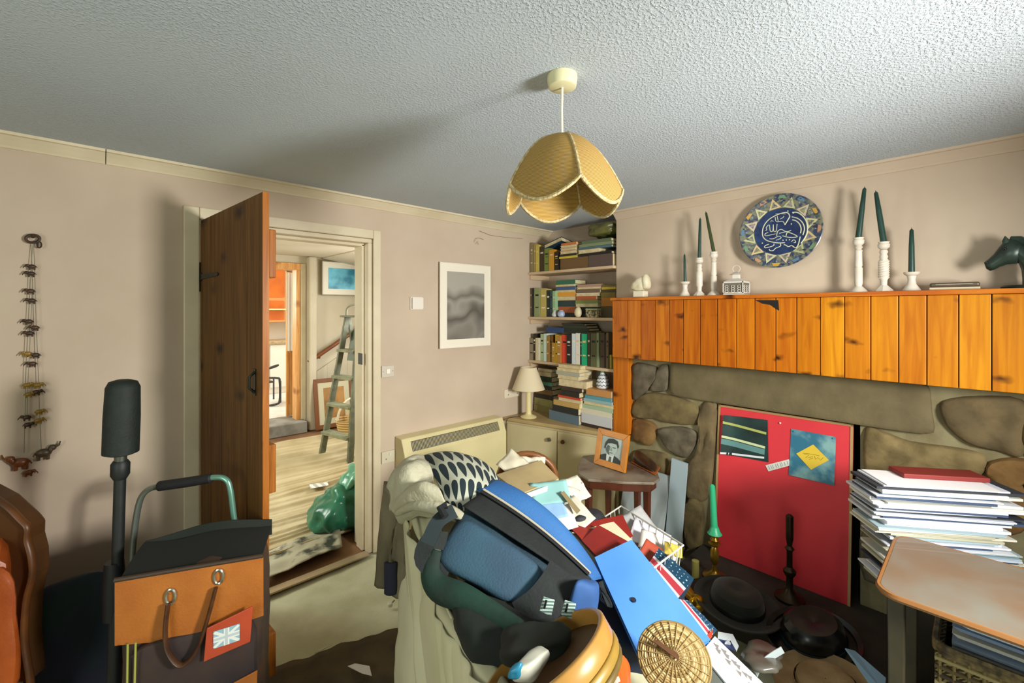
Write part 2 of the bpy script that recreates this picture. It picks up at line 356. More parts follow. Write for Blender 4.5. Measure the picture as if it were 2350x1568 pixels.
mesh('jamb', MB().box(KR-.06, KR-.011, HB-.01, HB+.15, .12, KT), kwood, t, bevel=.004)
mesh('lintel', MB().box(KL, KR-.0105, HB-.022, HB+.15, KT-.03, KT+.05), kwood, t, bevel=.004)
mesh('step', MB().box(KL-.1, KR+.02, HB-.16, HB+.3, 0, .14), M('#8C8A80', .8, '#6F6B60', 8), t, bevel=.01, label='grey concrete step up to the kitchen')
# kitchen
mesh('floor_kitchen', MB().box(-.2, 3.4, HB+.3, 8.6, .1, .139), M('#DAD8D0', .4, '#C8C4B8', 6), label='pale kitchen floor', **S)
mesh('wall_kitchen', MB().box(-.3, 3.4, 8.6, 8.7, .1, 2.4).box(2.55, 2.65, HB+.16, 8.6, .1, 2.4).box(-.3, -.2, HB+.16, 8.6, .1, 2.4), M('#E8E2D4', .8), label='white kitchen walls', **S)
mesh('ceiling_kitchen', MB().box(-.3, 3.4, HB+.15, 8.7, 2.4, 2.48), M('#F0ECE2', .8), label='white kitchen ceiling', **S)
orange = M('#D9741C', .45, '#C4621A', 4)
t = thing('kitchen_wall_cabinet', 'orange kitchen wall cabinet with open shelf beyond the far doorway', 'cabinet', (1.9, 8.3, 1.35))
mesh('carcass', MB().box(1.5, 2.42, 8.25, 8.59, 1.3, 2.2), M('#E0A060', .5), t, bevel=.005)
for i in range(2):
    d = mesh('door', MB().box(1.52+i*.46, 1.94+i*.46, 8.225, 8.249, 1.72, 2.18), orange, t, bevel=.004)
    mesh('knob', MB().ball((1.9+i*.12, 8.215, 1.78), .013, 6), M('#EFE6D0', .3), d, smooth=True)
    mesh('shelf_recess', MB().box(1.53+i*.46, 1.93+i*.46, 8.235, 8.249, 1.34, 1.66), orange, t)
mesh('shelf', MB().box(1.5, 2.42, 8.12, 8.249, 1.5, 1.525), M('#F0D9A8', .5), t)
mesh('storage_box', MB().box(1.6, 1.92, 8.13, 8.23, 1.526, 1.68), M('#F2F0EA', .6), label='white box on the open shelf of the orange kitchen cabinet', cat='box', bevel=.006)
t = thing('kitchen_base_unit', 'white kitchen base unit with pale worktop beyond the far doorway', 'cabinet', (1.9, 8.0, .14))
mesh('carcass', MB().box(1.2, 2.54, 7.95, 8.59, .14, .95), M('#ECE8DE', .45), t, bevel=.004)
for i in range(3):
    d = mesh('door', MB().box(1.22+i*.44, 1.64+i*.44, 7.93, 7.949, .24, .93), M('#F1EEE6', .4), t, bevel=.004)
    mesh('handle', MB().tube([(1.58+i*.44, 7.92, .84), (1.58+i*.44, 7.90, .82), (1.58+i*.44, 7.90, .74), (1.58+i*.44, 7.92, .72)], .006, 6), M('#4A4844', .4), d, smooth=True)
mesh('worktop', MB().box(1.18, 2.54, 7.9, 8.59, .951, .99), M('#C9B48E', .4, '#A88E66', 20), t, bevel=.006)
for i, (x, h, c, lab) in enumerate([(1.62, .13, '#E5C22C', 'yellow tub on the kitchen worktop'), (1.78, .2, '#D8D4C4', 'pale cereal packet on the kitchen worktop'), (1.93, .1, '#E8C63A', 'squat yellow bowl on the kitchen worktop')]):
    t = thing('kitchen_pot', lab, 'container', (x, 8.1, .99))
    mesh('body', MB().lathe([(.04, 0), (.06, .01), (.065, h*.9), (.06, h)], 16, Matrix.Translation((x, 8.1, .991))), M(c, .5), t, smooth=True)
    mesh('rim', MB().lathe([(.066, 0), (.069, .008), (.066, .016)], 16, Matrix.Translation((x, 8.1, .99+h-.016))), M(c, .4), t, smooth=True)
t = thing('door_2', 'white glazed kitchen door standing open in sunlight', 'door', (KR-.09, HB+.16, .14), kind='structure')
DX0, DX1, DY = 1.795, 2.06, 6.08
for z0, z1 in ((.15, .3), (.95, 1.05), (1.9, 2.0)): mesh('rail', MB().box(DX0+.031, DX1-.031, DY, DY+.03, z0, z1), kwood, t, bevel=.004)
for x in (DX0, DX1-.03): mesh('stile', MB().box(x, x+.03, DY-.001, DY+.031, .15, 2.0), kwood, t, bevel=.004)
mesh('lower_panel', MB().box(DX0+.03, DX1-.03, DY+.01, DY+.02, .3, .95), kwood, t)
mesh('glass_pane', MB().box(DX0+.03, DX1-.03, DY+.012, DY+.016, 1.05, 1.9), M('#DDE4E2', .1, trans=.8), t)
mesh('net_curtain', MB().sheet(lambda u, v: (DX0+.004+u*(DX1-DX0-.008), DY-.012+.006*sin(u*44), .98+v*1.0), 40, 4, .002), M('#FBFAF6', .8), t, smooth=True, label='white net curtain over the glazed door')
t = thing('tubular_kitchen_chair', 'dark grey tubular chair half hidden by the open door', 'chair', (1.62, 6.5, .14))
tb = M('#3C3F44', .35, metal=.3)
p = [at(600, 868, 6.3), at(636, 868, 6.3), at(642, 876, 6.3), at(642, 918, 6.3), at(634, 928, 6.3), at(600, 934, 6.3)]
mesh('back_frame', MB().tube(spline(p, 5), .016), tb, t, smooth=True)
mesh('seat', MB().box(*sorted((at(585, 940, 6.3).x, at(632, 940, 6.3).x)), at(620, 940, 6.3).y+.04, at(620, 940, 6.3).y+.4, .46, .49), M('#5A5046', .6), t, bevel=.01)
for dx, dy in ((0, 0), (.3, 0), (0, .34), (.3, .34)):
    q = at(590, 940, 6.3); mesh('leg', MB().tube([(q.x+.02+dx, q.y+.05+dy, .46), (q.x+.02+dx, q.y+.05+dy, .14)], .012), tb, t, smooth=True)
q = at(628, 842, 6.3)
mesh('oven_glove', MB().blob([q+V((a*.07, b*.02, c*.02+a*.02)) for a, b, c in [(-1, -1, -1), (1, -1, -1), (1, 1, -1), (-1, 1, -1), (-1, -1, 1), (1, -1, 1), (1, 1, 1), (-1, 1, 1)]], 4, 3), M('#4A4A4C', .7), label='dark grey cloth hanging above the tubular chair', cat='cloth', smooth=True)
# hall pictures and stair
def framed(name, lab, P, U, W, w_, h_, fr, fcol, mcol, mat_w, pic, depth=.02, cat='picture'):
    """a framed picture: P lower-left corner, U along, W up"""
    U, W = V(U).normalized(), V(W).normalized(); N = U.cross(W)
    mx = Matrix((U.to_4d(), W.to_4d(), N.to_4d(), V((0, 0, 0, 1)))).transposed(); mx = Matrix.Translation(P) @ Matrix([[U.x, W.x, N.x, 0], [U.y, W.y, N.y, 0], [U.z, W.z, N.z, 0], [0, 0, 0, 1]])
    t = thing(name, lab, cat, P)
    for poly in ([(0, 0), (w_, 0), (w_-fr, fr), (fr, fr)], [(w_, 0), (w_, h_), (w_-fr, h_-fr), (w_-fr, fr)], [(w_, h_), (0, h_), (fr, h_-fr), (w_-fr, h_-fr)], [(0, h_), (0, 0), (fr, fr), (fr, h_-fr)]):
        mesh('frame_side', MB().prism(poly, depth, mx), fcol, t, bevel=.002)
    mt = mesh('mount', MB().box(fr, w_-fr, fr, h_-fr, .001, depth*.55, mx), mcol, t)
    pc = mesh('print', MB().box(fr+mat_w, w_-fr-mat_w, fr+mat_w, h_-fr-mat_w, depth*.55, depth*.55+.002, mx), pic, t)
    return t, mx, pc
P = ony(737, 678, HB-.03); P2 = ony(832, 681, HB-.03); h_ = ony(737, 598, HB-.03).z-P.z
blue = M('#1D7FA0', .4, '#6CC6E0', 3.5, lo=.42, hi=.6)
framed('framed_print', 'framed blue seascape print on the hall wall', P, (1, 0, 0), (0, 0, 1), (P2-P).x, h_, .012, M('#8A7F6A', .5), M('#E6E2D2', .7), .075, blue)
t = thing('stair_handrail', 'brown wooden handrail sloping up the hall wall', 'handrail', ony(715, 826, HB-.08))
a, b = ony(708, 832, HB-.08), ony(835, 745, HB-.08)
mesh('rail', MB().tube([a, b], .026, 10), M('#6B3B1C', .4, '#7F4A24', 10), t, smooth=True)
for f in (.2, .8): c = a.lerp(b, f); mesh('bracket', MB().tube([c, c+V((0, .03, -.05)), c+V((0, .078, -.05))], .01, 6), M('#4A2C18', .5), t, smooth=True)
t = thing('stair_panelling', 'cream boarded side of the staircase below the handrail', 'panelling', ony(720, 980, HB-.05), kind='structure')
for i in range(7):
    x0, x1 = 2.08+i*.13, 2.208+i*.13; z = lambda x: .72+(x-2.08)*.62
    mesh('board', MB().add([(x0, HB-.03, 0), (x1, HB-.03, 0), (x1, HB-.03, z(x1)), (x0, HB-.03, z(x0)), (x0, HB-.002, 0), (x1, HB-.002, 0), (x1, HB-.002, z(x1)), (x0, HB-.002, z(x0))], [(0, 1, 2, 3), (7, 6, 5, 4), (0, 4, 5, 1), (1, 5, 6, 2), (2, 6, 7, 3), (3, 7, 4, 0)]), hallpaint, t)
P = onz(716, 982, .02); P2 = at(792, 962, ony(716, 982, P.y).y/ray(716, 982).y)
framed('leaning_picture', 'wood framed brown picture leaning on the hall wall behind the stepladder', V((2.0, HB-.2, .02)), (1, 0, 0), (0, .16, 1), .5, .62, .05, M('#7A4A26', .5), M('#C9C3A4', .7), .07, M('#B98A4A', .6, '#7D5A30', 4))
t = thing('wall_moulding', 'white painted ceiling slope over the stair', 'trim', kind='structure')
mesh('sloped_ceiling', MB().hexa([(2.15, HB-1.2, 2.16), (3.39, HB-1.2, 1.98), (3.39, HB-.01, 1.98), (2.15, HB-.01, 2.16), (2.15, HB-1.2, 2.169), (3.39, HB-1.2, 2.169), (3.39, HB-.01, 2.169), (2.15, HB-.01, 2.169)]), hallpaint, t)
# stepladder
t = thing('stepladder', 'old green grey wooden stepladder standing open in the hall', 'stepladder', onz(770, 1050, 0))
lw = M('#6F7358', .6, '#54563F', 12, bump=.2)
FLa, FRa = onz(738, 1046, 0), onz(803, 1066, 0)
TL, TR = at(797, 735, FLa.y/ray(797, 735).y*1.06), at(831, 728, FRa.y/ray(831, 728).y*1.06)
up = (FRa-FLa).normalized(); TL.z = TR.z = 1.42; TR = TL+up*.2
dirn = V((-up.y, up.x, 0))
def rail(a, b, w_=.032, d_=.015): 
    return MB().hexa([a-up*d_-dirn*w_, a+up*d_-dirn*w_, a+up*d_+dirn*w_, a-up*d_+dirn*w_, b-up*d_-dirn*w_, b+up*d_-dirn*w_, b+up*d_+dirn*w_, b-up*d_+dirn*w_])
mesh('stile', rail(FLa, TL), lw, t, bevel=.004); mesh('stile', rail(FRa, TR), lw, t, bevel=.004)
for f in (.15, .345, .54, .735):
    a, b = FLa.lerp(TL, f), FRa.lerp(TR, f)
    mesh('tread', MB().hexa([a-dirn*.06, b-dirn*.06, b+dirn*.05, a+dirn*.05]+[q+V((0, 0, .03)) for q in (a-dirn*.06, b-dirn*.06, b+dirn*.05, a+dirn*.05)]), M('#8C8F70', .6, '#6E7156', 12), t, bevel=.003)
mesh('top_board', MB().hexa([q for q in (TL-dirn*.08-up*.03, TR-dirn*.08+up*.03, TR+dirn*.08+up*.03, TL+dirn*.08-up*.03)]+[q+V((0, 0, .02)) for q in (TL-dirn*.08-up*.03, TR-dirn*.08+up*.03, TR+dirn*.08+up*.03, TL+dirn*.08-up*.03)]), lw, t, bevel=.004)
for a, b in ((FLa, TL), (FRa, TR)): mesh('rear_leg', rail(a+dirn*.55+(up*.03), b+dirn*.02, .02), lw, t, bevel=.003)
mesh('rear_brace', rail(FLa.lerp(TL, .3)+dirn*.4, FRa.lerp(TR, .3)+dirn*.4, .02, .01), lw, t)
mesh('back_board', MB().hexa([FLa.lerp(TL, .66)+dirn*.1, FRa.lerp(TR, .66)+dirn*.1, FRa.lerp(TR, .66)+dirn*.115, FLa.lerp(TL, .66)+dirn*.115, TL+dirn*.06-V((0, 0, .14)), TR+dirn*.06-V((0, 0, .14)), TR+dirn*.075-V((0, 0, .14)), TL+dirn*.075-V((0, 0, .14))]), M('#5E6B52', .6), t)
mesh('hand_loop', MB().tube(spline([TL-up*.02, TL-up*.01+V((0, 0, .09)), TL+up*.05+V((0, 0, .13)), TR-up*.03+V((0, 0, .13)), TR+V((0, 0, .02))], 5), .012, 8), M('#8F907A', .5), t, smooth=True)
# things behind the ladder
q = onz(800, 1010, 0)
t = thing('wicker_basket', 'pale hooped basket of cut sticks behind the stepladder', 'basket', (q.x+.1, q.y+.1, 0))
bm_ = Matrix.Translation((q.x+.1, q.y+.1, 0))
mesh('bowl', MB().lathe([(.12, .0), (.16, .02), (.2, .22), (.19, .22), (.15, .03), (.02, .02)], 20, bm_), stripes('#9C7B46', '#D8B878', (1, 1, 18), 1.2, .8), t, smooth=True)
mesh('hoop_handle', MB().tube([V((q.x+.1+.19*cos(a), q.y+.1, .2+.26*sin(a))) for a in [pi*i/14 for i in range(15)]], .014, 8), M('#DCD3B8', .6), t, smooth=True)
for i in range(14):
    a, r_ = rnd(0, 6.28), rnd(0, .12); b = V((q.x+.1+r_*cos(a), q.y+.1+r_*sin(a), .04))
    mesh('stick', MB().tube([b, b+V((rnd(-.05, .05), rnd(-.05, .05), rnd(.2, .34)))], .007, 5), M(random.choice(['#D9BE7A', '#B08A4A', '#E6DFC8', '#6E4A26']), .7), t)
q = onz(826, 1062, 0)+V((.08, -.02, .018))
t = thing('black_boot', 'tall black rubber boot beside the hall door jamb', 'boot', (q.x+.05, q.y+.15, .02))
mesh('shaft', MB().lathe([(.045, .05), (.05, .15), (.06, .36), (.052, .36), (.04, .1)], 16, Matrix.Translation((q.x+.05, q.y+.15, 0))), M('#1C1B1B', .35), t, smooth=True)
mesh('foot', MB().blob([V((q.x+.05+a*.05, q.y+.08+b*.12, .045+c*.045)) for a, b, c in [(-1, -1, -1), (1, -1, -1), (1, 1, -1), (-1, 1, -1), (-1, -1, 1), (1, -1, 1), (1, 1, 1), (-1, 1, 1)]], 5, 4), M('#1C1B1B', .35), t, smooth=True)
# dust sheets on the hall floor
def dust(u, v):
    x, y = -.2+u*2.75, DW+.28+v*2.45
    ph = y*26+2.6*nz(x*.55, y*.9)+x*1.1
    r_ = .026*max(0, sin(ph))**9+.018*max(0, sin(ph*2.3+1.7*nz(x*.8, y*2, 5)*2))**11+.012*max(0, sin(ph*.47+2))**16+.004*nz(x*3, y*12)
    return (x+.03*nz(x, y*3), y+.05*nz(x*2.3, y, 4), .014+max(0, r_))
mesh('dust_sheet', MB().sheet(dust, 40, 420, .003), M('#CFC19C', .9, '#BBAA82', 3), smooth=True, angle=0, label='crumpled cream dust sheet covering the hall floor', cat='dust sheet')
def news(u, v): 
    x, y = .62+u*.5, DW+.06+v*.3
    return (x+.1*v, y+.05*u, .05+.014*nz(x*6, y*7)+.008*nz(x*17, y*15))
nt = mesh('newspaper', MB().sheet(news, 22, 16, .003), M('#B9B59C', .9, '#3E4438', 9, lo=.5, hi=.64), smooth=True, angle=0, label='crumpled printed newspaper just inside the doorway', cat='newspaper')
q = onz(735, 1117, .04)
mesh('envelope', MB().hexa([onz(710, 1112, .045), onz(752, 1106, .045), onz(754, 1114, .045), onz(712, 1122, .045)]+[onz(a, b, .05) for a, b in ((710, 1112), (752, 1106), (754, 1114), (712, 1122))]), stripes('#E9E9E2', '#B4B8B0', (1, 0, 0), 12), label='small white printed envelope lying on the dust sheet', cat='envelope')
# green rubbish bag
t = thing('rubbish_bag', 'bulging green plastic rubbish bag behind the door jamb', 'bag', (1.22, 3.05, 0))
c8 = [(.98, 2.83, .03), (1.50, 2.83, .03), (1.55, 3.3, .03), (1.0, 3.3, .03), (1.1, 2.9, .26), (1.42, 2.88, .34), (1.45, 3.2, .34), (1.15, 3.2, .28)]
gm = M('#2E7A5C', .28, '#1C5A44', 5, bump=.4, bscale=14)
mesh('sack', MB().blob(c8, 14, 3.2, .055, 7), gm, t, smooth=True, angle=0)
mesh('gathered_neck', MB().blob([(1.22, 2.92, .26), (1.4, 2.92, .3), (1.4, 3.1, .3), (1.22, 3.1, .28), (1.28, 2.88, .40), (1.48, 2.88, .44), (1.5, 3.1, .44), (1.3, 3.12, .40)], 10, 3, .04, 12, 5), M('#7FBFA0', .25, '#4B9A7A', 8, bump=.4, bscale=20), t, smooth=True, angle=0)
# ---------------------------------------------------------------- alcove: shelves, books, cabinet, lamp, heater
SX = 2.63
shelfz = [1.812, 1.446, 1.088]
shelfpaint = M('#D0B795', .55, '#C0A683', 5)
ordn = ['first', 'second', 'third', 'fourth', 'fifth', 'sixth', 'seventh', 'eighth', 'ninth', 'tenth', 'eleventh', 'twelfth', 'thirteenth', 'fourteenth', 'fifteenth', 'sixteenth', 'seventeenth', 'eighteenth', 'nineteenth', 'twentieth', 'twenty-first', 'twenty-second', 'twenty-third', 'twenty-fourth', 'twenty-fifth', 'twenty-sixth']
for z, nm in zip(shelfz, ('topmost', 'middle', 'lowest')):
    mesh('wall_shelf', MB().box(SX, AB-.002, 1.765, DW-.002, z-.021, z), shelfpaint, bevel=.003, label='%s cream painted board shelf in the book alcove' % nm, cat='shelf')
    mesh('shelf_batten', MB().box(SX+.02, AB-.004, DW-.022, DW-.001, z-.06, z-.022), shelfpaint, label='cream batten under the %s alcove shelf' % nm, cat='batten', bevel=.002)
paper = M('#DCCDA6', .9, '#C9B78C', 30)
def book(p0, p1, ax, col, label, group=None, front='spine', rz=0, col2=None, name='book', cat='book'):
    """a book filling p0..p1; ax 1 = stands (thin along y), 2 = lies (thin along z); spine or page edge to the room"""
    (x0, y0, z0), (x1, y1, z1) = p0, p1
    c = V(((x0+x1)/2, (y0+y1)/2, z0)); dx, dy, dz = (x1-x0)/2, (y1-y0)/2, z1-z0
    cv, pg = MB(), MB(); th = dy*2 if ax == 1 else dz; b = min(.003, th*.16)
    s = -1 if front == 'spine' else 1
    if ax == 1:
        cv.box(-dx, dx, -dy, -dy+b, 0, dz).box(-dx, dx, dy-b, dy, 0, dz); cv.box(*( (-dx, -dx+b) if s < 0 else (dx-b, dx)), -dy+b, dy-b, 0, dz)
        pg.box(-dx+.002 if s < 0 else -dx+.004, dx-.004 if s < 0 else dx-.002, -dy+b*1.01, dy-b*1.01, .003, dz-.005)
    else:
        cv.box(-dx, dx, -dy, dy, 0, b).box(-dx, dx, -dy, dy, dz-b, dz); cv.box(*((-dx, -dx+b) if s < 0 else (dx-b, dx)), -dy, dy, b, dz-b)
        pg.box(-dx+.002 if s < 0 else -dx+.004, dx-.004 if s < 0 else dx-.002, -dy+.004, dy-.004, b*1.01, dz-b*1.01)
    mx = Matrix.Translation(c) @ Matrix.Rotation(rz, 4, 'Z')
    o = mesh(name, cv, M(col, .55, col2 or col, 25), None, label, cat, group, thing_mx=mx, local=True)
    mesh('page_block', pg, paper, o, local=True)
    if ax == 1 and dz > .1 and dy > .008 and front == 'spine':
        tc_ = random.choice(['#E9E2C8', '#D9C27A', '#20180F', '#C9C2B0'])
        for q0, q1 in ((.72, .78), (.3, .34), (.62, .64))[:random.choice((1, 2, 3))]:
            mesh('spine_title', MB().box(-dx-.0006, -dx, -dy*.6, dy*.6, dz*q0, dz*q1), M(tc_, .6), o, local=True)
    return o
def Y(px, x=SX+.02): return onx(px, 700, x).y
def scale(px, x=SX+.02): return x/ray(px, 700).x/F
def row(lst, si, name, x=SX+.012):
    for k, (a, b, top, col, cn) in enumerate(lst):
        z = shelfz[si]; y1, y0 = Y(a, x), Y(b, x); h_ = onx((a+b)/2, top, x).z-z
        book((x+rnd(0, .015), y0+.0006, z+.0005), (x+rnd(.14, .19), y1-.0006, z+h_), 1, col, '%s book upright on the %s alcove shelf, %s from left' % (cn, name, ordn[k]), 'upright books on the %s shelf' % name)
def pile(lst, z, name, x=SX+.012, dep=(.13, .17), grp=None, jit=.012):
    """lying books, bottom first: (px left, px right, thickness px, colour, colour word, face)"""
    n = len(lst)
    for k, (a, b, th, col, cn, fr) in enumerate(lst):
        xx = x+rnd(0, jit); y1, y0 = Y(a, x), Y(b, x); h_ = th*scale((a+b)/2, x)
        book((xx, y0, z+.0004), (xx+rnd(*dep), y1, z+h_), 2, col, '%s book, %s from bottom of %s' % (cn, ordn[k], name), grp or ('books lying in the %s' % name), fr, rz=rnd(-.03, .03))
        z += h_
    return z
row([(1216, 1222, 557, '#8C7A55', 'tan'), (1223, 1228, 560, '#A8935C', 'buff'), (1228.5, 1236, 562, '#C2B050', 'mustard'), (1236.5, 1247.5, 566, '#3A2E1C', 'dark brown'), (1248, 1259, 570, '#6F8038', 'moss green'), (1259.5, 1271, 573, '#C28A22', 'golden yellow'), (1272, 1281, 578, '#1E1712', 'black')], 0, 'top')
z = pile([(1284, 1348, 26, '#6E5230', 'brown pictorial', 'spine'), (1282, 1322, 5, '#C7B23C', 'yellow', 'spine'), (1284, 1322, 5, '#2A2418', 'black', 'spine'), (1284, 1322, 7, '#C9AE82', 'cream', 'pages'), (1285, 1321, 7, '#B99A74', 'fawn', 'pages'), (1285, 1320, 6, '#CBB48C', 'ivory', 'pages'), (1286, 1321, 6, '#C8743C', 'orange', 'spine')], shelfz[0], 'left pile on top alcove shelf')
z = pile([(1350, 1406, 28, '#5A4A44', 'dull purple', 'spine'), (1330, 1404, 6, '#1C1A16', 'black', 'spine'), (1326, 1374, 9, '#C2B18A', 'cream', 'pages'), (1326, 1400, 6, '#4F6A72', 'slate blue', 'spine'), (1328, 1402, 7, '#7C8A66', 'sage', 'spine'), (1334, 1402, 7, '#5F6E54', 'dark sage', 'spine')], shelfz[0], 'right pile on top alcove shelf')
z = max(z, 2.04)
mesh('carrier_bag', MB().blob([(SX+.02, 1.79, z), (2.84, 1.79, z), (2.84, 2.05, z), (SX+.03, 2.05, z), (SX+.03, 1.8, z+.1), (2.83, 1.8, z+.1), (2.83, 2.03, z+.08), (SX+.04, 2.02, z+.09)], 10, 3.5, .03, 14), M('#6A6A38', .35, '#4C4C28', 8, bump=.4, bscale=22), smooth=True, angle=0, label='crumpled olive plastic bag on top of the right book pile', cat='bag')
# tilted book on the upright ones
zt = 1.812+.245
tl = Matrix.Translation((SX+.015, Y(1290)-.0, zt-.02)) @ Matrix.Rotation(R(-14), 4, 'X') @ Matrix.Rotation(R(12), 4, 'Y')
o = mesh('book', MB().box(0, .15, 0, .19, 0, .004).box(0, .15, 0, .19, .034, .038).box(0, .15, .186, .19, .004, .034), M('#27475C', .5, '#1C2F44', 12), None, 'blue hardback lying aslant on the upright books of the top shelf', 'book', thing_mx=tl, local=True)
mesh('page_block', MB().box(.004, .146, .004, .186, .0045, .0335), paper, o, local=True)
row([(1214, 1218.5, 661, '#7A6444', 'thin brown'), (1219, 1224, 662, '#2B2A28', 'black and white'), (1224.5, 1237, 661, '#8B9668', 'sage green'), (1237.5, 1251, 663, '#B7A55C', 'khaki'), (1251.5, 1259, 666, '#1F2A26', 'black'), (1259.5, 1265, 667, '#2C4A48', 'dark teal'), (1265.5, 1271.5, 668, '#8FB088', 'pale green')], 1, 'middle')
pile([(1274, 1319, 10, '#2A2320', 'black', 'spine'), (1273, 1319, 14, '#A85A32', 'rust', 'spine'), (1272, 1318, 14, '#24393A', 'dark teal', 'spine'), (1273, 1319, 10, '#D0A860', 'sand', 'pages'), (1273, 1320, 9, '#DB9A38', 'amber', 'spine'), (1273, 1319, 5, '#D8C690', 'cream', 'pages'), (1274, 1319, 8, '#3F5A86', 'blue', 'spine'), (1274, 1318, 5, '#C4A86E', 'fawn', 'pages'), (1275, 1318, 10, '#2E6A50', 'green', 'spine')], shelfz[1], 'left pile on middle alcove shelf', x=SX+.05)
pile([(1321, 1378, 8, '#181614', 'black', 'spine'), (1320, 1376, 16, '#26241F', 'charcoal', 'spine'), (1320, 1372, 8, '#B7C08E', 'pale green', 'pages'), (1320, 1372, 8, '#7C8A4A', 'olive green', 'spine'), (1321, 1366, 9, '#B8603A', 'rust', 'spine'), (1321, 1374, 7, '#D8CBAA', 'cream', 'pages'), (1322, 1376, 9, '#6E5A4A', 'brown', 'spine'), (1322, 1377, 5, '#C9B08E', 'fawn', 'pages'), (1323, 1378, 6, '#A88674', 'dusty pink', 'spine')], shelfz[1], 'centre pile on middle alcove shelf', x=SX+.05)
pile([(1379, 1412, 26, '#4A4026', 'dark olive', 'spine'), (1379, 1412, 20, '#A06A1E', 'amber', 'spine'), (1379, 1412, 12, '#6E6028', 'olive', 'spine'), (1379, 1412, 7, '#4A3C20', 'brown', 'spine'), (1379, 1412, 6, '#B8A23C', 'yellow', 'spine'), (1380, 1412, 6, '#6A5E30', 'khaki', 'spine')], shelfz[1], 'right pile on middle alcove shelf', x=SX+.05)
row([(1213, 1223, 776, '#8A8068', 'grey'), (1223.5, 1228, 766, '#2A261E', 'black'), (1228.5, 1233, 776, '#C8BE96', 'cream'), (1233.5, 1238, 776, '#D8D2B8', 'off-white'), (1238.5, 1246, 767, '#A5B58A', 'pale green'), (1246.5, 1254, 766, '#BFD3C8', 'mint white'), (1254.5, 1259, 770, '#8E6A34', 'brown'), (1259.5, 1264, 769, '#6B4A1C', 'dark brown'), (1264.5, 1271, 787, '#A8822E', 'ochre'), (1271.5, 1277, 769, '#E0B81E', 'bright yellow'), (1277.5, 1286, 770, '#A87A3A', 'tan'), (1286.5, 1299, 769, '#D8412A', 'red'), (1299.5, 1310, 768, '#1A181A', 'black'), (1310.5, 1319, 766, '#CDD6D8', 'pale grey'), (1319.5, 1328.5, 765, '#DCD8CC', 'white lettered'), (1329, 1333.5, 768, '#2A3430', 'dark'), (1334, 1346, 766, '#17A874', 'bright green'), (1346.5, 1353.5, 764, '#3C3824', 'dark olive'), (1354, 1367, 765, '#5C5E3E', 'olive'), (1367.5, 1373, 764, '#7F9068', 'sage'), (1373.5, 1385, 764, '#4A3E2C', 'brown'), (1385.5, 1390, 768, '#2E261C', 'blackish brown'), (1390.5, 1396, 764, '#6A5C44', 'taupe'), (1396.5, 1401, 815, '#B7B04A', 'short yellow')], 2, 'bottom')
zt = shelfz[2]+.235
pile([(1252, 1292, 12, '#27406C', 'navy blue', 'spine')], zt, 'row of coloured books on the bottom shelf', x=SX+.03, grp='books laid on the bottom row')
zz = pile([(1294, 1352, 6, '#1C2420', 'black', 'spine'), (1290, 1350, 6, '#20281E', 'green titled black', 'spine'), (1292, 1346, 6, '#26301F', 'blackish green', 'spine'), (1288, 1340, 5, '#2A2C26', 'dark', 'spine')], zt, 'heap laid on top of the bottom row', x=SX+.03, grp='books laid on the bottom row')
# ornaments on the middle shelf
def pot(name, px, py0, x, prof, col, label, cat='ornament', n=20, base_z=None):
    p = onx(px, py0, x); z = base_z if base_z is not None else p.z
    return mesh(name, MB().lathe(prof, n, Matrix.Translation((p.x, p.y, z+.0005))), col, None, label, cat, smooth=True)
z = shelfz[1]
t = thing('small_jug', 'small grey pottery jug on the middle alcove shelf', 'jug', (SX+.03, Y(1271), z))
mesh('body', MB().lathe([(.012, 0), (.02, .004), (.023, .02), (.016, .038), (.011, .046), (.014, .052), (.011, .052)], 18, Matrix.Translation((SX+.03, Y(1271), z+.0005))), M('#B9BBB6', .4), t, smooth=True)
mesh('handle', MB().tube([V((SX+.03, Y(1271)+.014+.012*sin(a), z+.022+.016*cos(a))) for a in [pi*i/8 for i in range(9)]], .003, 6), M('#B9BBB6', .4), t, smooth=True)
pot('ginger_jar', 1288, 727, SX+.03, [(.018, 0), (.026, .006), (.030, .024), (.024, .042), (.014, .047), (.017, .053), (.012, .053)], M('#A9B6CC', .3, '#8E9EBE', 40), 'round pale blue pot on the middle alcove shelf', 'pot', base_z=z)
pot('stone_egg', 1327, 727, SX+.03, [(.004, 0), (.018, .004), (.027, .018), (.030, .034), (.026, .054), (.018, .068), (.008, .078), (.001, .080)], M('#CFC6A4', .5), 'cream egg shaped ornament on the middle alcove shelf', 'ornament', base_z=z)
t = thing('carved_box', 'small carved ivory coloured box on the middle alcove shelf', 'box', (SX+.03, Y(1360), z))
y0, y1 = Y(1373), Y(1347)
mesh('body', MB().box(SX+.005, SX+.055, y0, y1, z+.0005, z+.052), M('#B9AE84', .6, '#4E4A34', 60, lo=.45, hi=.55), t, bevel=.002)
mesh('lid', MB().box(SX+.003, SX+.057, y0-.002, y1+.002, z+.0525, z+.066), M('#9FA678', .5), t, bevel=.003)
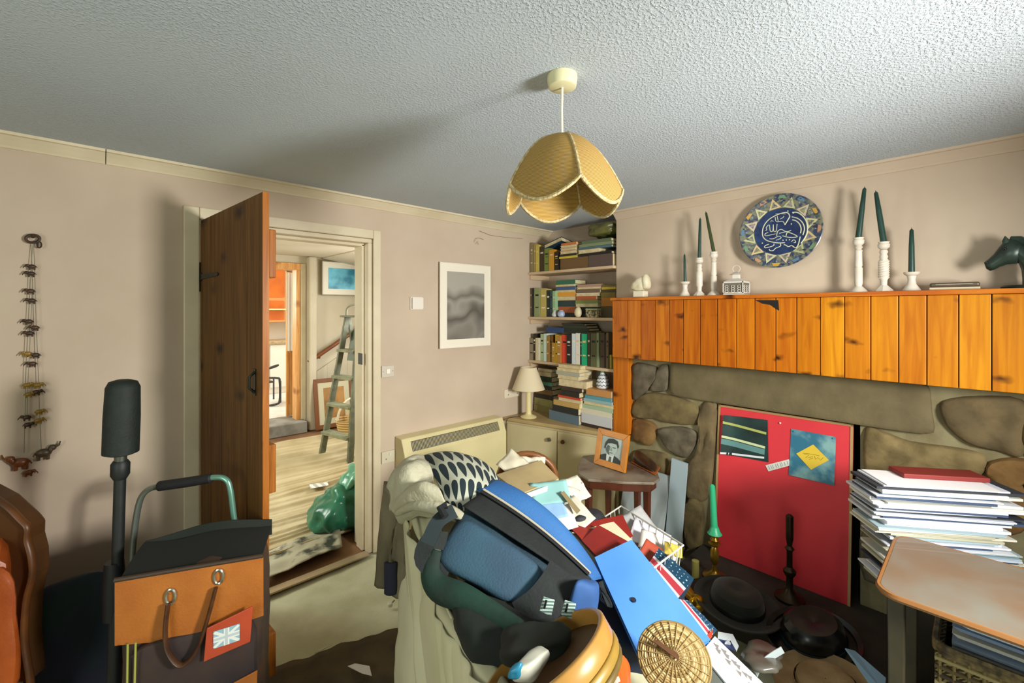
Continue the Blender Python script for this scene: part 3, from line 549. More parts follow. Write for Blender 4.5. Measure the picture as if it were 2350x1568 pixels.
# cream cupboard in the alcove, front at a slant
CZ = .66
A, B, Cc, D = (2.35, DW-.003), (2.575, 1.69), (2.655, 1.69), (2.655, 1.772)
top = [A, B, Cc, D, (AB-.003, 1.772), (AB-.003, DW-.003)]
cream = M('#CFC299', .5, '#C2B48A', 3)
t = thing('alcove_cupboard', 'cream painted low cupboard under the bookshelves', 'cupboard', (2.6, 2.2, 0))
ins = [(A[0]+.02, A[1]), (B[0]+.02, B[1]+.01), (Cc[0], Cc[1]+.01), D, top[4], top[5]]
mesh('carcass', MB().prism(ins, CZ-.026, z0=0.001), cream, t)
mesh('worktop', MB().prism(top, .025, z0=CZ-.025), M('#B8A070', .45, '#A98F62', 4), t, bevel=.004)
dv = (V((*B, 0))-V((*A, 0))).normalized(); L = (V((*B, 0))-V((*A, 0))).length; fx = Matrix.Translation((A[0]+.02, A[1], 0)) @ Matrix.Rotation(math.atan2(dv.y, dv.x), 4, 'Z')
for k, (a, b) in enumerate(((.03, L*.5-.004), (L*.5+.004, L-.03))):
    d = mesh('door', MB().box(a, b, -.016, 0, .08, CZ-.045, fx), M('#D2C69E', .45, '#C6B98E', 3), t, bevel=.004)
    kx = b-.05 if k == 0 else a+.05
    q = fx @ V((kx, -.016, CZ-.11)); q2 = fx @ V((kx, -.042, CZ-.11))
    mesh('knob', MB().tube([q, q.lerp(q2, .5), q.lerp(q2, .55), q2], [.007, .007, .016, .013], 14), M('#8F8F88', .25, metal=.9) if k == 0 else M('#5A2C1A', .4), d, smooth=True, label='round chrome knob' if k == 0 else 'round dark brown knob')
# table lamp
q = V((2.488, 2.45, CZ))
t = thing('table_lamp', 'cream table lamp with plain conical shade on the alcove cupboard', 'lamp', q)
T = Matrix.Translation(q)
mesh('base', MB().lathe([(.062, .0005), (.065, .006), (.055, .014), (.03, .022), (.024, .03)], 28, T), M('#E2D49A', .35), t, smooth=True)
mesh('stem', MB().lathe([(.0235, .03), (.0215, .05), (.021, .215), (.012, .225), (.012, .26)], 20, T), M('#E2D49A', .35), t, smooth=True)
mesh('shade', MB().lathe([(.128, .222), (.062, .392), (.059, .392), (.125, .222)], 36, T, cap=False), M('#D9CBAA', .8, trans=0), t, smooth=True)
mesh('bulb_holder', MB().lathe([(.016, .26), (.016, .31), (.03, .345), (.018, .37)], 14, T), M('#F0ECE0', .4), t, smooth=True)
mesh('flex', MB().tube(spline([q+V((-.05, .05, .005)), q+V((-.1, .08, .003)), V((2.335, 2.54, CZ-.02)), V((2.34, 2.56, CZ-.2)), V((2.33, 2.57, .3))], 6), .0028, 6), M('#3A332A', .6), t, smooth=True)
# vase and piles on the cupboard
z0 = CZ+.0008
pile([(1226, 1268, 16, '#8A8450', 'olive', 'spine'), (1226, 1268, 16, '#9A9A5C', 'pale olive', 'spine'), (1228, 1268, 10, '#2E2A22', 'black', 'spine'), (1228, 1266, 12, '#7E6234', 'brown', 'spine'), (1230, 1266, 9, '#2A3430', 'dark', 'spine'), (1232, 1266, 9, '#5FA088', 'teal', 'spine'), (1232, 1266, 12, '#2F3C32', 'dark green', 'spine'), (1230, 1264, 10, '#C6BC9C', 'cream', 'pages'), (1232, 1266, 8, '#8E846C', 'grey', 'pages')], z0, 'pile behind the table lamp', x=2.68, dep=(.12, .15))
za = pile([(1258, 1326, 22, '#5E7380', 'blue grey', 'spine'), (1267, 1327, 15, '#23282A', 'black', 'spine'), (1270, 1330, 12, '#BFA060', 'tan', 'spine'), (1279, 1331, 8, '#D8CDB0', 'cream', 'pages'), (1280, 1331, 5, '#C2442C', 'red', 'spine'), (1287, 1330, 12, '#26221E', 'black', 'spine'), (1286, 1332, 10, '#3A2E26', 'dark brown', 'spine'), (1280, 1344, 17, '#B8A38A', 'fawn', 'pages'), (1277, 1326, 9, '#D4CCAA', 'ivory', 'pages'), (1276, 1330, 8, '#A9A99A', 'grey', 'spine'), (1276, 1328, 8, '#CDBE8A', 'straw', 'pages'), (1278, 1330, 8, '#C8B47E', 'buff', 'pages')], z0, 'middle pile on the alcove cupboard', x=2.56, dep=(.13, .17))
zb = pile([(1334, 1402, 8, '#3A2C24', 'dark', 'spine'), (1333, 1402, 22, '#C8CCD0', 'white pictorial', 'spine'), (1328, 1402, 13, '#D8D2BC', 'white', 'spine'), (1331, 1405, 10, '#A9C0A0', 'pale green', 'spine'), (1338, 1405, 7, '#CFCBA0', 'pale yellow', 'pages'), (1339, 1404, 7, '#8FB4B8', 'pale blue', 'spine'), (1340, 1402, 9, '#5E9AA8', 'blue', 'spine'), (1345, 1402, 15, '#C08A50', 'wood brown', 'spine')], z0, 'right pile on the alcove cupboard', x=2.585, dep=(.13, .06+.09))
q = V((2.66, Y(1383, 2.66), zb+.0008)); T = Matrix.Translation(q)
t = thing('glazed_vase', 'white vase with blue zigzag bands on the right book pile', 'vase', q)
mesh('body', MB().lathe([(.03, 0), (.042, .004), (.046, .03), (.038, .07), (.02, .1), (.013, .115), (.013, .135), (.018, .142), (.011, .142)], 24, T), M('#D3D6D4', .25), t, smooth=True)
for k in range(4):
    zz = .02+k*.024; ra = [.0468, .0445, .0385, .029][k]
    pts = [T @ V((ra*cos(2*pi*i/24), ra*sin(2*pi*i/24), zz+(.01 if i % 2 else 0))) for i in range(24)]
    mesh('zigzag_band', MB().tube(pts, .0022, 5, closed=True), M('#33475C', .3), t)
mesh('neck_glaze', MB().lathe([(.0145, .112), (.0142, .136), (.0195, .1425), (.0195, .1445), (.0125, .1445)], 20, T, cap=False), M('#6FA08E', .3), t, smooth=True)
# storage heater
t = thing('storage_heater', 'cream wall heater with black slotted grille', 'heater', (1.85, 2.5, 0))
hx0, hx1 = 1.415, 2.272
hm = M('#DED3A2', .4, '#D2C694', 3)
mesh('casing', MB().add([(hx0, 2.47, .12), (hx0, 2.47, .585), (hx0, 2.515, .685), (hx0, 2.597, .69), (hx0, 2.597, .12), (hx1, 2.47, .12), (hx1, 2.47, .585), (hx1, 2.515, .685), (hx1, 2.597, .69), (hx1, 2.597, .12)], [(0, 1, 2, 3, 4), (9, 8, 7, 6, 5), (0, 5, 6, 1), (1, 6, 7, 2), (2, 7, 8, 3), (3, 8, 9, 4), (4, 9, 5, 0)]), hm, t, bevel=.006)
gd = V((0, .045, .1)).normalized(); gn = V((0, -.1, .045)).normalized()
g0 = V((hx0+.06, 2.4785, .604)); gw = hx1-hx0-.12
mesh('grille_recess', MB().slab([g0+gn*.0005, g0+V((gw, 0, 0))+gn*.0005, g0+V((gw, 0, 0))+gd*.065+gn*.0005, g0+gd*.065+gn*.0005], gn*.002), M('#26241E', .6), t)
n = 70
for i in range(n):
    a = g0+V((gw*i/n+.002, 0, 0))+gn*.0028
    mesh('grille_bar', MB().slab([a, a+V((.0055, 0, 0)), a+V((.0055, 0, 0))+gd*.062, a+gd*.062], gn*.002), M('#A9A07C', .5), t)
for x in (hx0+.05, hx1-.1): mesh('foot', MB().box(x, x+.05, 2.48, 2.58, .0, .119), M('#3A362C', .6), t)
# picture on the door wall
P = ony(1008, 801, DW-.016); P2 = ony(1124, 797, DW-.016); hh = ony(1008, 601, DW-.016).z-P.z
def dunes():
    m = bpy.data.materials.new('mat_dune_photo'); m.use_nodes = True
    n, l = m.node_tree.nodes, m.node_tree.links; b = n['Principled BSDF']; b.inputs['Roughness'].default_value = .35
    tc = n.new('ShaderNodeTexCoord'); sp = n.new('ShaderNodeSeparateXYZ'); l.new(tc.outputs['Object'], sp.inputs[0])
    ns = n.new('ShaderNodeTexNoise'); ns.inputs['Scale'].default_value = 5; ns.inputs['Detail'].default_value = 1; l.new(tc.outputs['Object'], ns.inputs[0])
    a1 = n.new('ShaderNodeMath'); a1.operation = 'MULTIPLY_ADD'; a1.inputs[1].default_value = .35; l.new(ns.outputs[0], a1.inputs[0]); l.new(sp.outputs[2], a1.inputs[2])
    r = n.new('ShaderNodeValToRGB'); e = r.color_ramp.elements; e[0].position = .2; e[0].color = lin('#6A665C'); e[1].position = .62; e[1].color = lin('#A5A196')
    for p, c_ in ((.33, '#87837A'), (.40, '#5A564E'), (.47, '#98948A'), (.53, '#6E6A60')): k = e.new(p); k.color = lin(c_)
    l.new(a1.outputs[0], r.inputs[0]); l.new(r.outputs[0], b.inputs['Base Color'])
    return m
def gradient(c0, c1, c2, sc_=5):
    return M(c0, .35, c1, sc_, lo=.3, hi=.7, detail=1)
t, mx, pc = framed('mounted_photograph', 'white mounted grey photograph on the wall by the bookshelves', P, (1, 0, 0), (0, 0, 1), (P2-P).x, hh, .006, M('#E6E0D0', .6), M('#E9E2D0', .7), .055, dunes(), depth=.012)
for pts in ([(1088, 556), (1092, 548), (1100, 546), (1110, 550)], [(1092, 560), (1096, 554), (1098, 562)], [(1100, 530), (1125, 540), (1160, 545), (1200, 548)]):
    mesh('cobweb', MB().tube([ony(*p, DW-.012) for p in pts], .0012, 5), M('#7A6E5A', .9), label={1088: 'dusty curled cobweb on the wall above the grey photograph', 1092: 'small dust tuft on the wall below the curled cobweb', 1100: 'long dusty cobweb strand under the coving by the bookshelves'}[pts[0][0]], cat='cobweb')
# switches and sockets
def plate(name, label, cat, px0, py0, px1, py1, bits, col='#D9D2C2'):
    a, b = ony(px0, py1, DW-.01), ony(px1, py0, DW-.01)
    t = thing(name, label, cat, (a.x, DW, a.z))
    mesh('face_plate', MB().box(a.x, b.x, DW-.011, DW-.0005, a.z, b.z), M(col, .4), t, bevel=.002)
    w_, h_ = b.x-a.x, b.z-a.z
    for (nm, u0, v0, u1, v1, d_, c_) in bits:
        mesh(nm, MB().box(a.x+u0*w_, a.x+u1*w_, DW-.011-d_, DW-.0105, a.z+v0*h_, a.z+v1*h_), M(c_, .4), t, bevel=.001)
plate('thermostat', 'square white thermostat left of the grey photograph', 'thermostat', 942, 682, 970, 711, [('cover', .06, .06, .94, .94, .018, '#E4DED2')], '#E0D9CC')
plate('light_switch', 'white light switch beside the door frame', 'switch', 876, 838, 904, 867, [('rocker', .35, .3, .65, .7, .006, '#EFE8D8'), ('screw', .08, .46, .14, .54, .001, '#8A8270'), ('screw', .86, .46, .92, .54, .001, '#8A8270')], '#C9C2B2')
plate('wall_socket', 'white double socket behind the table lamp', 'socket', 1158, 889, 1195, 915, [('switch_rocker', .3, .6, .42, .85, .005, '#EDE6D6'), ('switch_rocker', .62, .6, .74, .85, .005, '#EDE6D6'), ('pin_hole', .2, .3, .24, .42, .0008, '#3A342C'), ('pin_hole', .76, .3, .8, .42, .0008, '#3A342C')], '#E0D4BC')
plate('wall_socket', 'white socket low on the wall left of the heater', 'socket', 876, 1032, 906, 1066, [('switch_rocker', .55, .6, .7, .85, .005, '#D9D2BE'), ('pin_hole', .3, .3, .36, .4, .0008, '#3A342C')], '#CFC7AE')
# hanging of carved elephants on the door wall
t = thing('wall_hanging', 'string of small carved elephants hanging from an iron ring', 'hanging', ony(75, 1100, DW-.02))
dk = M('#2E2014', .5, '#4A2F18', 30); br = M('#5E3018', .3, '#7A451E', 25)
def W(px, py, o_=.02): return ony(px, py, DW-o_)
mesh('ring', MB().tube([W(75+16*cos(a), 548+9*sin(a)) for a in [2*pi*i/20 for i in range(20)]], .005, 8, closed=True), dk, t, smooth=True)
mesh('hook', MB().tube([W(75, 545, .0), W(76, 540, .03), W(77, 546, .034)], .004, 6), dk, t, smooth=True)
mesh('clasp', MB().tube([W(90+5*cos(a), 562+7*sin(a)) for a in [2*pi*i/12 for i in range(12)]], .003, 6, closed=True), dk, t, smooth=True)
strg = M('#8F8A78', .7)
for pts in ([(76, 556), (72, 600), (66, 720), (60, 830), (57, 960), (55, 1040)], [(77, 556), (79, 600), (83, 740), (88, 860), (91, 960), (95, 1040)], [(75, 640), (70, 760), (63, 900), (62, 960)]):
    mesh('string', MB().tube([W(*p) for p in pts], .0012, 4), strg, t)
def elephant(c, s, m_, flip=1, up_=0):
    o = W(*c); mb = MB()
    def q(a, b, d=0): return o+V((flip*a*s, d*s, b*s))
    mb.ball(q(0, 0), 1, 7, (s*.5, s*.26, s*.36)); mb.ball(q(.52, .16+up_*.2), 1, 6, (s*.26, s*.2, s*.26))
    mb.tube([q(.7, .1+up_*.3), q(.9, -.1+up_*.6), q(.98, -.3+up_*1.1)], [s*.11, s*.08, s*.05], 7)
    for a in (-.3, .25): mb.tube([q(a, -.15), q(a, -.58)], [s*.14, s*.12], 7)
    mb.ball(q(.42, .2, -.2), 1, 5, (s*.14, s*.05, s*.22)); mb.tube([q(-.48, .1), q(-.6, -.2)], s*.04, 5)
    return mesh('elephant', mb, m_, t, smooth=True)
for c in [(73, 612), (71, 628), (70, 668), (73, 690), (66, 738), (80, 752), (68, 765), (64, 812), (82, 815), (74, 835), (62, 884), (86, 884), (66, 905), (84, 900), (61, 958), (90, 945), (64, 975), (88, 965)]:
    elephant(c, .024, dk if random.random() < .75 else M('#8A6A20', .4), random.choice((-1, 1)))
elephant((47, 1062), .05, br, -1, 1); elephant((100, 1040), .048, M('#5A4A34', .4, '#3E3020', 20), 1, 1); elephant((66, 1085), .026, br, 1)
# ---------------------------------------------------------------- pendant lamp
q = V((.991, .839, CEIL))
t = thing('pendant_lamp', 'straw coloured scalloped pendant shade hanging from the ceiling', 'lamp', q)
T = Matrix.Translation(q)
mesh('ceiling_rose', MB().lathe([(.043, -.0005), (.044, -.012), (.040, -.034), (.036, -.036), (.004, -.036)], 28, T), M('#D8D2A8', .4), t, smooth=True)
mesh('flex', MB().tube([q+V((0, 0, -.036)), q+V((-.001, .001, -.1)), q+V((0, 0, -.19))], .0035, 8), M('#E3DCC4', .5), t, smooth=True)
weave = stripes('#8A6A30', '#BC9850', (0, 0, 1), 165, .8, .45, 0, .3, .6)
NP = 5; RS = .170
def gore(u):   # u 0 top .. 1 rim: radius and height
    a = u*pi*.5
    return .022+(RS-.022)*u**.56, -.178-.16*u**1.1
braid = M('#CDBD92', .8, '#A08A58', 120, bump=.6, bscale=160)
ph0 = R(-124)
for k in range(NP):
    a0, a1 = ph0+2*pi*k/NP, ph0+2*pi*(k+1)/NP; am = (a0+a1)/2
    def fn(u, v):
        a = a0+(a1-a0)*v; s_ = sin(pi*v); uu = u
        r_, z_ = gore(uu); r_ *= 1-.07*s_*u
        z_ -= .055*s_**.8*u**4
        return q+V((r_*cos(a), r_*sin(a), z_))
    pn = mesh('panel', MB().sheet(fn, 14, 12, .0015), weave, t, smooth=True)
    mesh('rim_braid', MB().tube([fn(1, j/16) for j in range(17)], .0052, 6), braid, pn, smooth=True)
    mesh('seam_braid', MB().tube([fn(i/12, 0) for i in range(13)], .0042, 6), braid, pn, smooth=True)
mesh('top_ring', MB().lathe([(.0, -.184), (.031, -.184), (.031, -.188), (.0, -.188)], 24, T), braid, t)
mesh('bulb', MB().lathe([(.014, -.2), (.014, -.235), (.028, -.27), (.03, -.29), (.018, -.312), (.002, -.318)], 16, T), M('#EDE7D8', .3), t, smooth=True)
# ---------------------------------------------------------------- mantelpiece of pine boards
MX = 2.5; MZ0, MZ1 = 1.19, 1.562
t = thing('mantelpiece', 'orange varnished pine board mantelpiece across the chimney breast', 'mantelpiece', (MX, .8, 1.19))
mps = [pine('#9E4E0C', '#BC6C12', '#3A1806', 5.6, 'z'), pine('#A8560E', '#C27414', '#3A1806', 5.0, 'z'), pine('#944608', '#B4620F', '#331404', 6.2, 'z')]; mps2 = [pine('#AD640C', '#C98212', '#3A1806', 5.6, 'z'), pine('#B56C0E', '#D08C16', '#3A1806', 5.0, 'z'), pine('#A55A0A', '#C27810', '#331404', 6.0, 'z')]; mp = mps[0]
edges = [1405, 1440, 1470, 1503, 1535, 1568, 1607, 1646, 1690, 1732, 1780, 1828, 1882, 1938, 1998, 2062, 2127, 2200, 2276, 2362]
ys = [onx(p, 700, MX).y for p in edges]+[-.21, -.31, -.41, -.51, -.61, -.71]
for k in range(len(ys)-1):
    x = MX+rnd(-.0012, .0012)
    mesh('board', MB().box(x, x+.018, ys[k+1]+.0016, ys[k]-.0016, MZ0+rnd(0, .002), MZ1-.001), (mps2 if k > 10 else mps)[(k*7+k//3) % 3], t, bevel=.0025)
mesh('broken_gap', MB().slab([onx(*p, MX-.0014) for p in ((1733, 689), (1786, 689), (1788, 713), (1776, 706), (1768, 700), (1750, 697))], (.0008, 0, 0)), M('#15100C', .9), t, label='dark broken gap under the mantel shelf')
mesh('backing', MB().box(MX+.0185, MX+.03, ys[-1], ys[0], MZ0+.004, MZ1-.002), M('#3A1E0C', .7), t)
mesh('end_board', MB().box(MX+.031, CB-.001, ys[0]-.018, ys[0], MZ0, MZ1-.001), mp, t, bevel=.002)
mesh('shelf_top', MB().box(MX-.012, CB-.001, ys[-1], ys[0]+.01, MZ1, MZ1+.02), pine('#A8551A', '#C8761F', '#4A2108', 3, 'y'), t, bevel=.003)
mesh('bottom_board', MB().box(MX+.031, CB-.001, ys[-1], ys[0]-.02, MZ0+.001, MZ0+.018), pine('#8A4316', '#A85A1C', '#3A1A08', 3, 'y'), t)
py1, py0 = onx(1407, 830, 2.60).y, onx(1442, 830, 2.60).y
mesh('side_post', MB().box(2.60, CB-.003, py0, py1, CZ+.006, MZ0-.001), pine('#B5601A', '#C8761F', '#3A1A08', 4, 'z'), t, bevel=.003)
MT = MZ1+.0205
# ---- things on the mantel shelf
wax = M('#173630', .35, '#1F4438', 8); ceramic = M('#D8D0C2', .35, '#CCC2B2', 12)
def stick(px, x, h, prof, lean=(0, 0), ch=.2, cr=.011, label='', wcol=None, n=22, facets=None):
    """a candlestick with its candle: two things, the candle standing in the stick"""
    y = onx(px, 690, x).y; q = V((x, y, MT)); T = Matrix.Translation(q)
    t = thing('candlestick', 'white '+label, 'candlestick', q, group=None)
    mesh('foot', MB().lathe(prof[0], facets or n, T), ceramic, t, smooth=True, angle=30)
    mesh('stem', MB().lathe(prof[1], n, T), ceramic, t, smooth=True, angle=50)
    mesh('socket', MB().lathe(prof[2], n, T), ceramic, t, smooth=True, angle=50)
    b = q+V((0, 0, h)); d = V((lean[0], lean[1], 1)).normalized()
    c = thing('candle', 'green tapered candle in the white '+label, 'candle', b)
    mesh('wax', MB().tube([b-d*.012, b+d*ch*.6, b+d*ch*.97, b+d*ch], [cr, cr*.85, cr*.6, cr*.25], 14), wcol or wax, c, smooth=True, angle=60)
    mesh('wick', MB().tube([b+d*ch, b+d*(ch+.006)], .0012, 5), M('#1A1A18', .8), c)
low = lambda h: ([(.0, .0003), (.030, .0003), (.031, .004), (.028, .008)], [(.028, .008), (.016, h*.35), (.013, h*.6), (.016, h*.8)], [(.016, h*.8), (.026, h*.9), (.028, h), (.013, h), (.012, h-.014)])
def tall(h, k=0):
    f = [(.0, .0003), (.034, .0003), (.033, .006), (.02, .02), (.013, .028)]
    if k == 0: s = [(.013, .028), (.016, .04), (.016, h*.44), (.012, h*.46), (.015, h*.48), (.014, h*.74), (.016, h*.76), (.011, h*.79), (.017, h*.82), (.012, h*.85)]
    else: s = [(.012, .028), (.013, .05), (.018, .06), (.018, h*.62), (.013, h*.66), (.016, h*.7), (.012, h*.75), (.016, h*.8), (.012, h*.84)]
    return f, s, [(.012, h*.85), (.021, h*.89), (.022, h*.95), (.018, h*.97), (.021, h), (.010, h), (.009, h-.014)]
def hz_(px, y0, y1, x): return (y0-y1)*x/ray(px, 700).x/F
xs = 2.56
stick(1572, xs, hz_(1572, 682, 649, xs), low(hz_(1572, 682, 649, xs)), (0, .02), hz_(1572, 649, 586, xs), .0085, 'waisted low candlestick, leftmost on the mantel shelf')
stick(1605, xs, hz_(1605, 680, 593, xs), tall(hz_(1605, 680, 593, xs), 1), (0, -.02), hz_(1605, 593, 502, xs), .010, 'square stemmed candlestick, second from the left', facets=8)
stick(1638, xs, hz_(1638, 678, 578, xs), tall(hz_(1638, 678, 578, xs), 0), (0, .19), hz_(1638, 578, 482, xs), .010, 'turned candlestick holding a leaning candle, third from left', wcol=M('#2E3A1A', .35, '#3A4820', 8))
stick(1970, xs, hz_(1970, 670, 545, xs), tall(hz_(1970, 670, 545, xs), 0), (0, -.10), hz_(1970, 545, 432, xs), .0125, 'slim turned candlestick, just right of the painted plate')
stick(2028, xs, hz_(2028, 669, 555, xs), tall(hz_(2028, 669, 555, xs), 1), (0, .12), hz_(2028, 555, 436, xs), .0125, 'tall rope twist candlestick, second right of the painted plate', facets=8)
stick(2092, xs, hz_(2092, 668, 625, xs), low(hz_(2092, 668, 625, xs)), (0, 0), hz_(2092, 625, 526, xs), .0115, 'flared low candlestick, rightmost on the mantel shelf')
yq = onx(2028, 690, xs).y; hq = hz_(2028, 669, 555, xs); tw = [o for o in C.objects if o.get('label', '').startswith('white tall rope twist')][0]
for k in range(3):
    mesh('rope_twist', MB().tube([V((xs+.0175*cos(a_), yq+.0175*sin(a_), MT+.06+(hq*.62-.06)*i/30)) for i, a_ in enumerate([2*pi*(k/3+j*2.5/30) for j in range(31)])], .0035, 6), ceramic, tw, smooth=True)
# white lantern
x = 2.55; y = onx(1690, 690, x).y; q = V((x, y, MT)); T = Matrix.Translation(q); s = 2.55/ray(1690, 700).x/F
t = thing('tealight_lantern', 'white pierced metal lantern with a ring handle', 'lantern', q)
wm = M('#D5CFC4', .4); hw = 22*s
mesh('tray', MB().lathe([(.0, .0004), (25*s, .0004), (25*s, .006), (22*s, .008), (0, .008)], 4, T @ Matrix.Rotation(R(45), 4, 'Z') @ Matrix.Diagonal((1.2, 1.2, 1, 1))), wm, t)
glassm = M('#6A6258', .5)
mesh('inner_liner', MB().box(-hw+.004, hw-.004, -hw+.004, hw-.004, .009, 29*s, T), glassm, t)
for k in range(4):
    Rk = T @ Matrix.Rotation(k*pi/2, 4, 'Z')
    mesh('corner_post', MB().box(hw-.004, hw, hw-.004, hw, .008, 30*s, Rk), wm, t)
    mb = MB().box(-hw, -hw+.0015, -hw, hw, .008, .013, Rk).box(-hw, -hw+.0015, -hw, hw, 27*s, 30*s, Rk)
    for a in range(3):
        for b in range(3):
            cy, cz = (-1+a)*hw*.62, .02+b*.0125; r_ = .0085
            mb.tube([Rk @ V((-hw+.0005, cy+r_*cos(w_), cz+r_*.75*sin(w_))) for w_ in [2*pi*i/10 for i in range(10)]], .0013, 4, closed=True)
    mesh('pierced_panel', mb, wm, t)
mesh('roof', MB().lathe([(30*s, 30*s), (20*s, 34*s), (9*s, 38*s), (9*s, 46*s)], 4, T @ Matrix.Rotation(R(45), 4, 'Z')), wm, t)
mesh('chimney_cap', MB().lathe([(9*s, 46*s), (15*s, 47*s), (3*s, 53*s)], 16, T), wm, t, smooth=True)
mesh('ring_handle', MB().tube([q+V((0, 8*s*cos(a), 60*s+8*s*sin(a))) for a in [2*pi*i/18 for i in range(18)]], .0016, 6, closed=True), wm, t, smooth=True)
# white sculpture at the left end
x = 2.56; y = onx(1470, 690, x).y; q = V((x, y, MT)); s = 2.56/ray(1470, 700).x/F
t = thing('white_sculpture', 'small white plaster animal head on a block', 'sculpture', q)
mesh('block', MB().box(-.03, .03, -13*s, 13*s, .0004, 14*s, Matrix.Translation(q)), M('#DDD6BE', .6), t, bevel=.003)
def Q(a, b, d): return q+V((d, -a*s, b*s))
hd = MB().blob([Q(-24, 16, -.03), Q(14, 12, -.03), Q(14, 12, .03), Q(-24, 16, .03), Q(-22, 36, -.022), Q(20, 54, -.03), Q(20, 54, .03), Q(-22, 36, .022)], 8, 3, .008, 30)
hd.blob([Q(8, 14, -.032), Q(24, 20, -.032), Q(24, 20, .032), Q(8, 14, .032), Q(8, 54, -.03), Q(21, 50, -.03), Q(21, 50, .03), Q(8, 54, .03)], 6, 3, .006, 30)
mesh('head', hd, M('#D2C8A4', .6, '#DCD4B8', 20), t, smooth=True, angle=0)
# spectacle case
a, b = onx(2133, 668, 2.55), onx(2250, 666, 2.55)
t = thing('slide_box', 'flat brown case with pale base lying on the mantel shelf', 'case', V((2.55, (a.y+b.y)/2, MT)))
mesh('base', MB().box(2.53, 2.60, b.y, a.y, MT+.0004, MT+.011), M('#CFC3A6', .5), t, bevel=.003)
mesh('lid', MB().box(2.531, 2.599, b.y+.001, a.y-.001, MT+.0113, MT+.030), M('#5E4E3C', .3, '#4A3C2E', 20), t, bevel=.007, seg=3)
mesh('silver_line', MB().box(2.5302, 2.531, b.y+.02, a.y-.02, MT+.022, MT+.0235), M('#B5AC98', .3), t)
# bronze horse head
def HP(px, py, d=0): p = onx(px, py, 2.56); return p+V((d, 0, 0))
t = thing('horse_head_bust', 'dark green bronze horse head bust at the right of the mantel', 'sculpture', V((2.56, HP(2345, 660).y, MT)))
bz = M('#33443A', .35, '#222B27', 14, metal=.3)
def loft(mb, secs, n=14):
    """secs: centre, up-vector half size, side half size"""
    vs, fs = [], []
    for c, u, sd in secs:
        for j in range(n):
            a_ = 2*pi*j/n; vs.append(V(c)+V(u)*cos(a_)+V((sd*sin(a_), 0, 0)))
    for i in range(len(secs)-1):
        for j in range(n): fs.append((i*n+j, i*n+(j+1) % n, (i+1)*n+(j+1) % n, (i+1)*n+j))
    fs += [tuple(range(n-1, -1, -1)), tuple(range((len(secs)-1)*n, len(secs)*n))]
    return mb.add(vs, fs)
def sec(pa, pb, sd): a_, b_ = HP(*pa), HP(*pb); return ((a_+b_)/2, (a_-b_)/2, sd)
hb = MB()
loft(hb, [sec((2259, 606), (2263, 617), .008), sec((2258, 602), (2272, 622), .017), sec((2266, 597), (2283, 619), .02), sec((2280, 584), (2294, 613), .021), sec((2293, 567), (2312, 607), .028), sec((2303, 555), (2333, 606), .033), sec((2318, 549), (2345, 598), .03), sec((2332, 550), (2352, 590), .026)])
loft(hb, [sec((2312, 552), (2330, 600), .024), sec((2335, 552), (2338, 606), .028), sec((2358, 563), (2344, 620), .03), sec((2378, 590), (2346, 640), .034), sec((2388, 630), (2346, 655), .042), sec((2390, 660), (2344, 663), .046)])
mesh('head_and_neck', hb, bz, t, smooth=True, angle=70)
for d_, e in ((-.014, 0), (.014, 14)):
    a_, b_, c_ = HP(2306+e, 562, d_), HP(2301+e, 546, d_), HP(2311+e, 542, d_*1.2)
    mesh('ear', MB().tube([HP(2311+e, 565, d_), HP(2308+e, 553, d_), HP(2306+e, 543, d_*1.2)], [.010, .010, .001], 8, flat=.5), bz, t, smooth=True)
    mesh('eye', MB().ball(HP(2306, 573, d_*2.0), .005, 6), M('#0C0E0D', .1), t, smooth=True)
    mesh('nostril', MB().ball(HP(2264, 605, d_*1.15), .004, 5, (1, 1.3, .8)), M('#0C0E0D', .4), t, smooth=True)
mesh('mane', MB().tube([HP(2318, 547), HP(2338, 549), HP(2362, 560), HP(2384, 588), HP(2394, 630)], [.008, .013, .014, .014, .01], 8), bz, t, smooth=True)
mesh('plinth', MB().lathe([(.075, .0004), (.078, .006), (.07, .012)], 28, Matrix.Translation((2.575, HP(2366, 660).y, MT))), bz, t, smooth=True)
# painted plate on the wall
PR = .193; pc = V((CB-.012, (.931+.543)/2, 1.914))
tiltm = Matrix.Translation(pc) @ Matrix.Rotation(R(-90), 4, 'Z') @ Matrix.Rotation(R(90-4), 4, 'X')      # local x = right in view, y up, z towards the room
t = thing('painted_plate', 'round blue and cream glazed plate with painted script on the wall', 'plate', pc)
mesh('dish', MB().lathe([(.001, .004), (.09, .004), (.125, .010), (PR, .030), (PR+.002, .034), (PR-.001, .036), (.124, .0165), (.09, .0105), (.001, .0105)], 72, tiltm), M('#343E5C', .3, '#7C7E66', 46, coat=.2, lo=.42, hi=.6), t, smooth=True)
def prz(r): return .0108 if r < .09 else (.0108+.0062*(r-.09)/.034 if r < .124 else .017+.0195*(r-.124)/(PR-.125))
def flat(poly, col, nm, lift=.0006, parent=None, mat_=None):
    vs = [(x, y, prz(math.hypot(x, y))+lift) for x, y in poly]; c_ = (sum(p[0] for p in poly)/len(poly), sum(p[1] for p in poly)/len(poly))
    vs2 = [(x, y, z+.0005) for x, y, z in vs]; vs2.append((*c_, prz(math.hypot(*c_))+lift+.0008)); n = len(poly)
    return mesh(nm, MB().add(vs+vs2, [(i, (i+1) % n, n+(i+1) % n, n+i) for i in range(n)]+[(n+i, n+(i+1) % n, 2*n) for i in range(n)]+[tuple(range(n-1, -1, -1))], tiltm), mat_ or M(col, .3, coat=.2), parent or t)
NS = 12
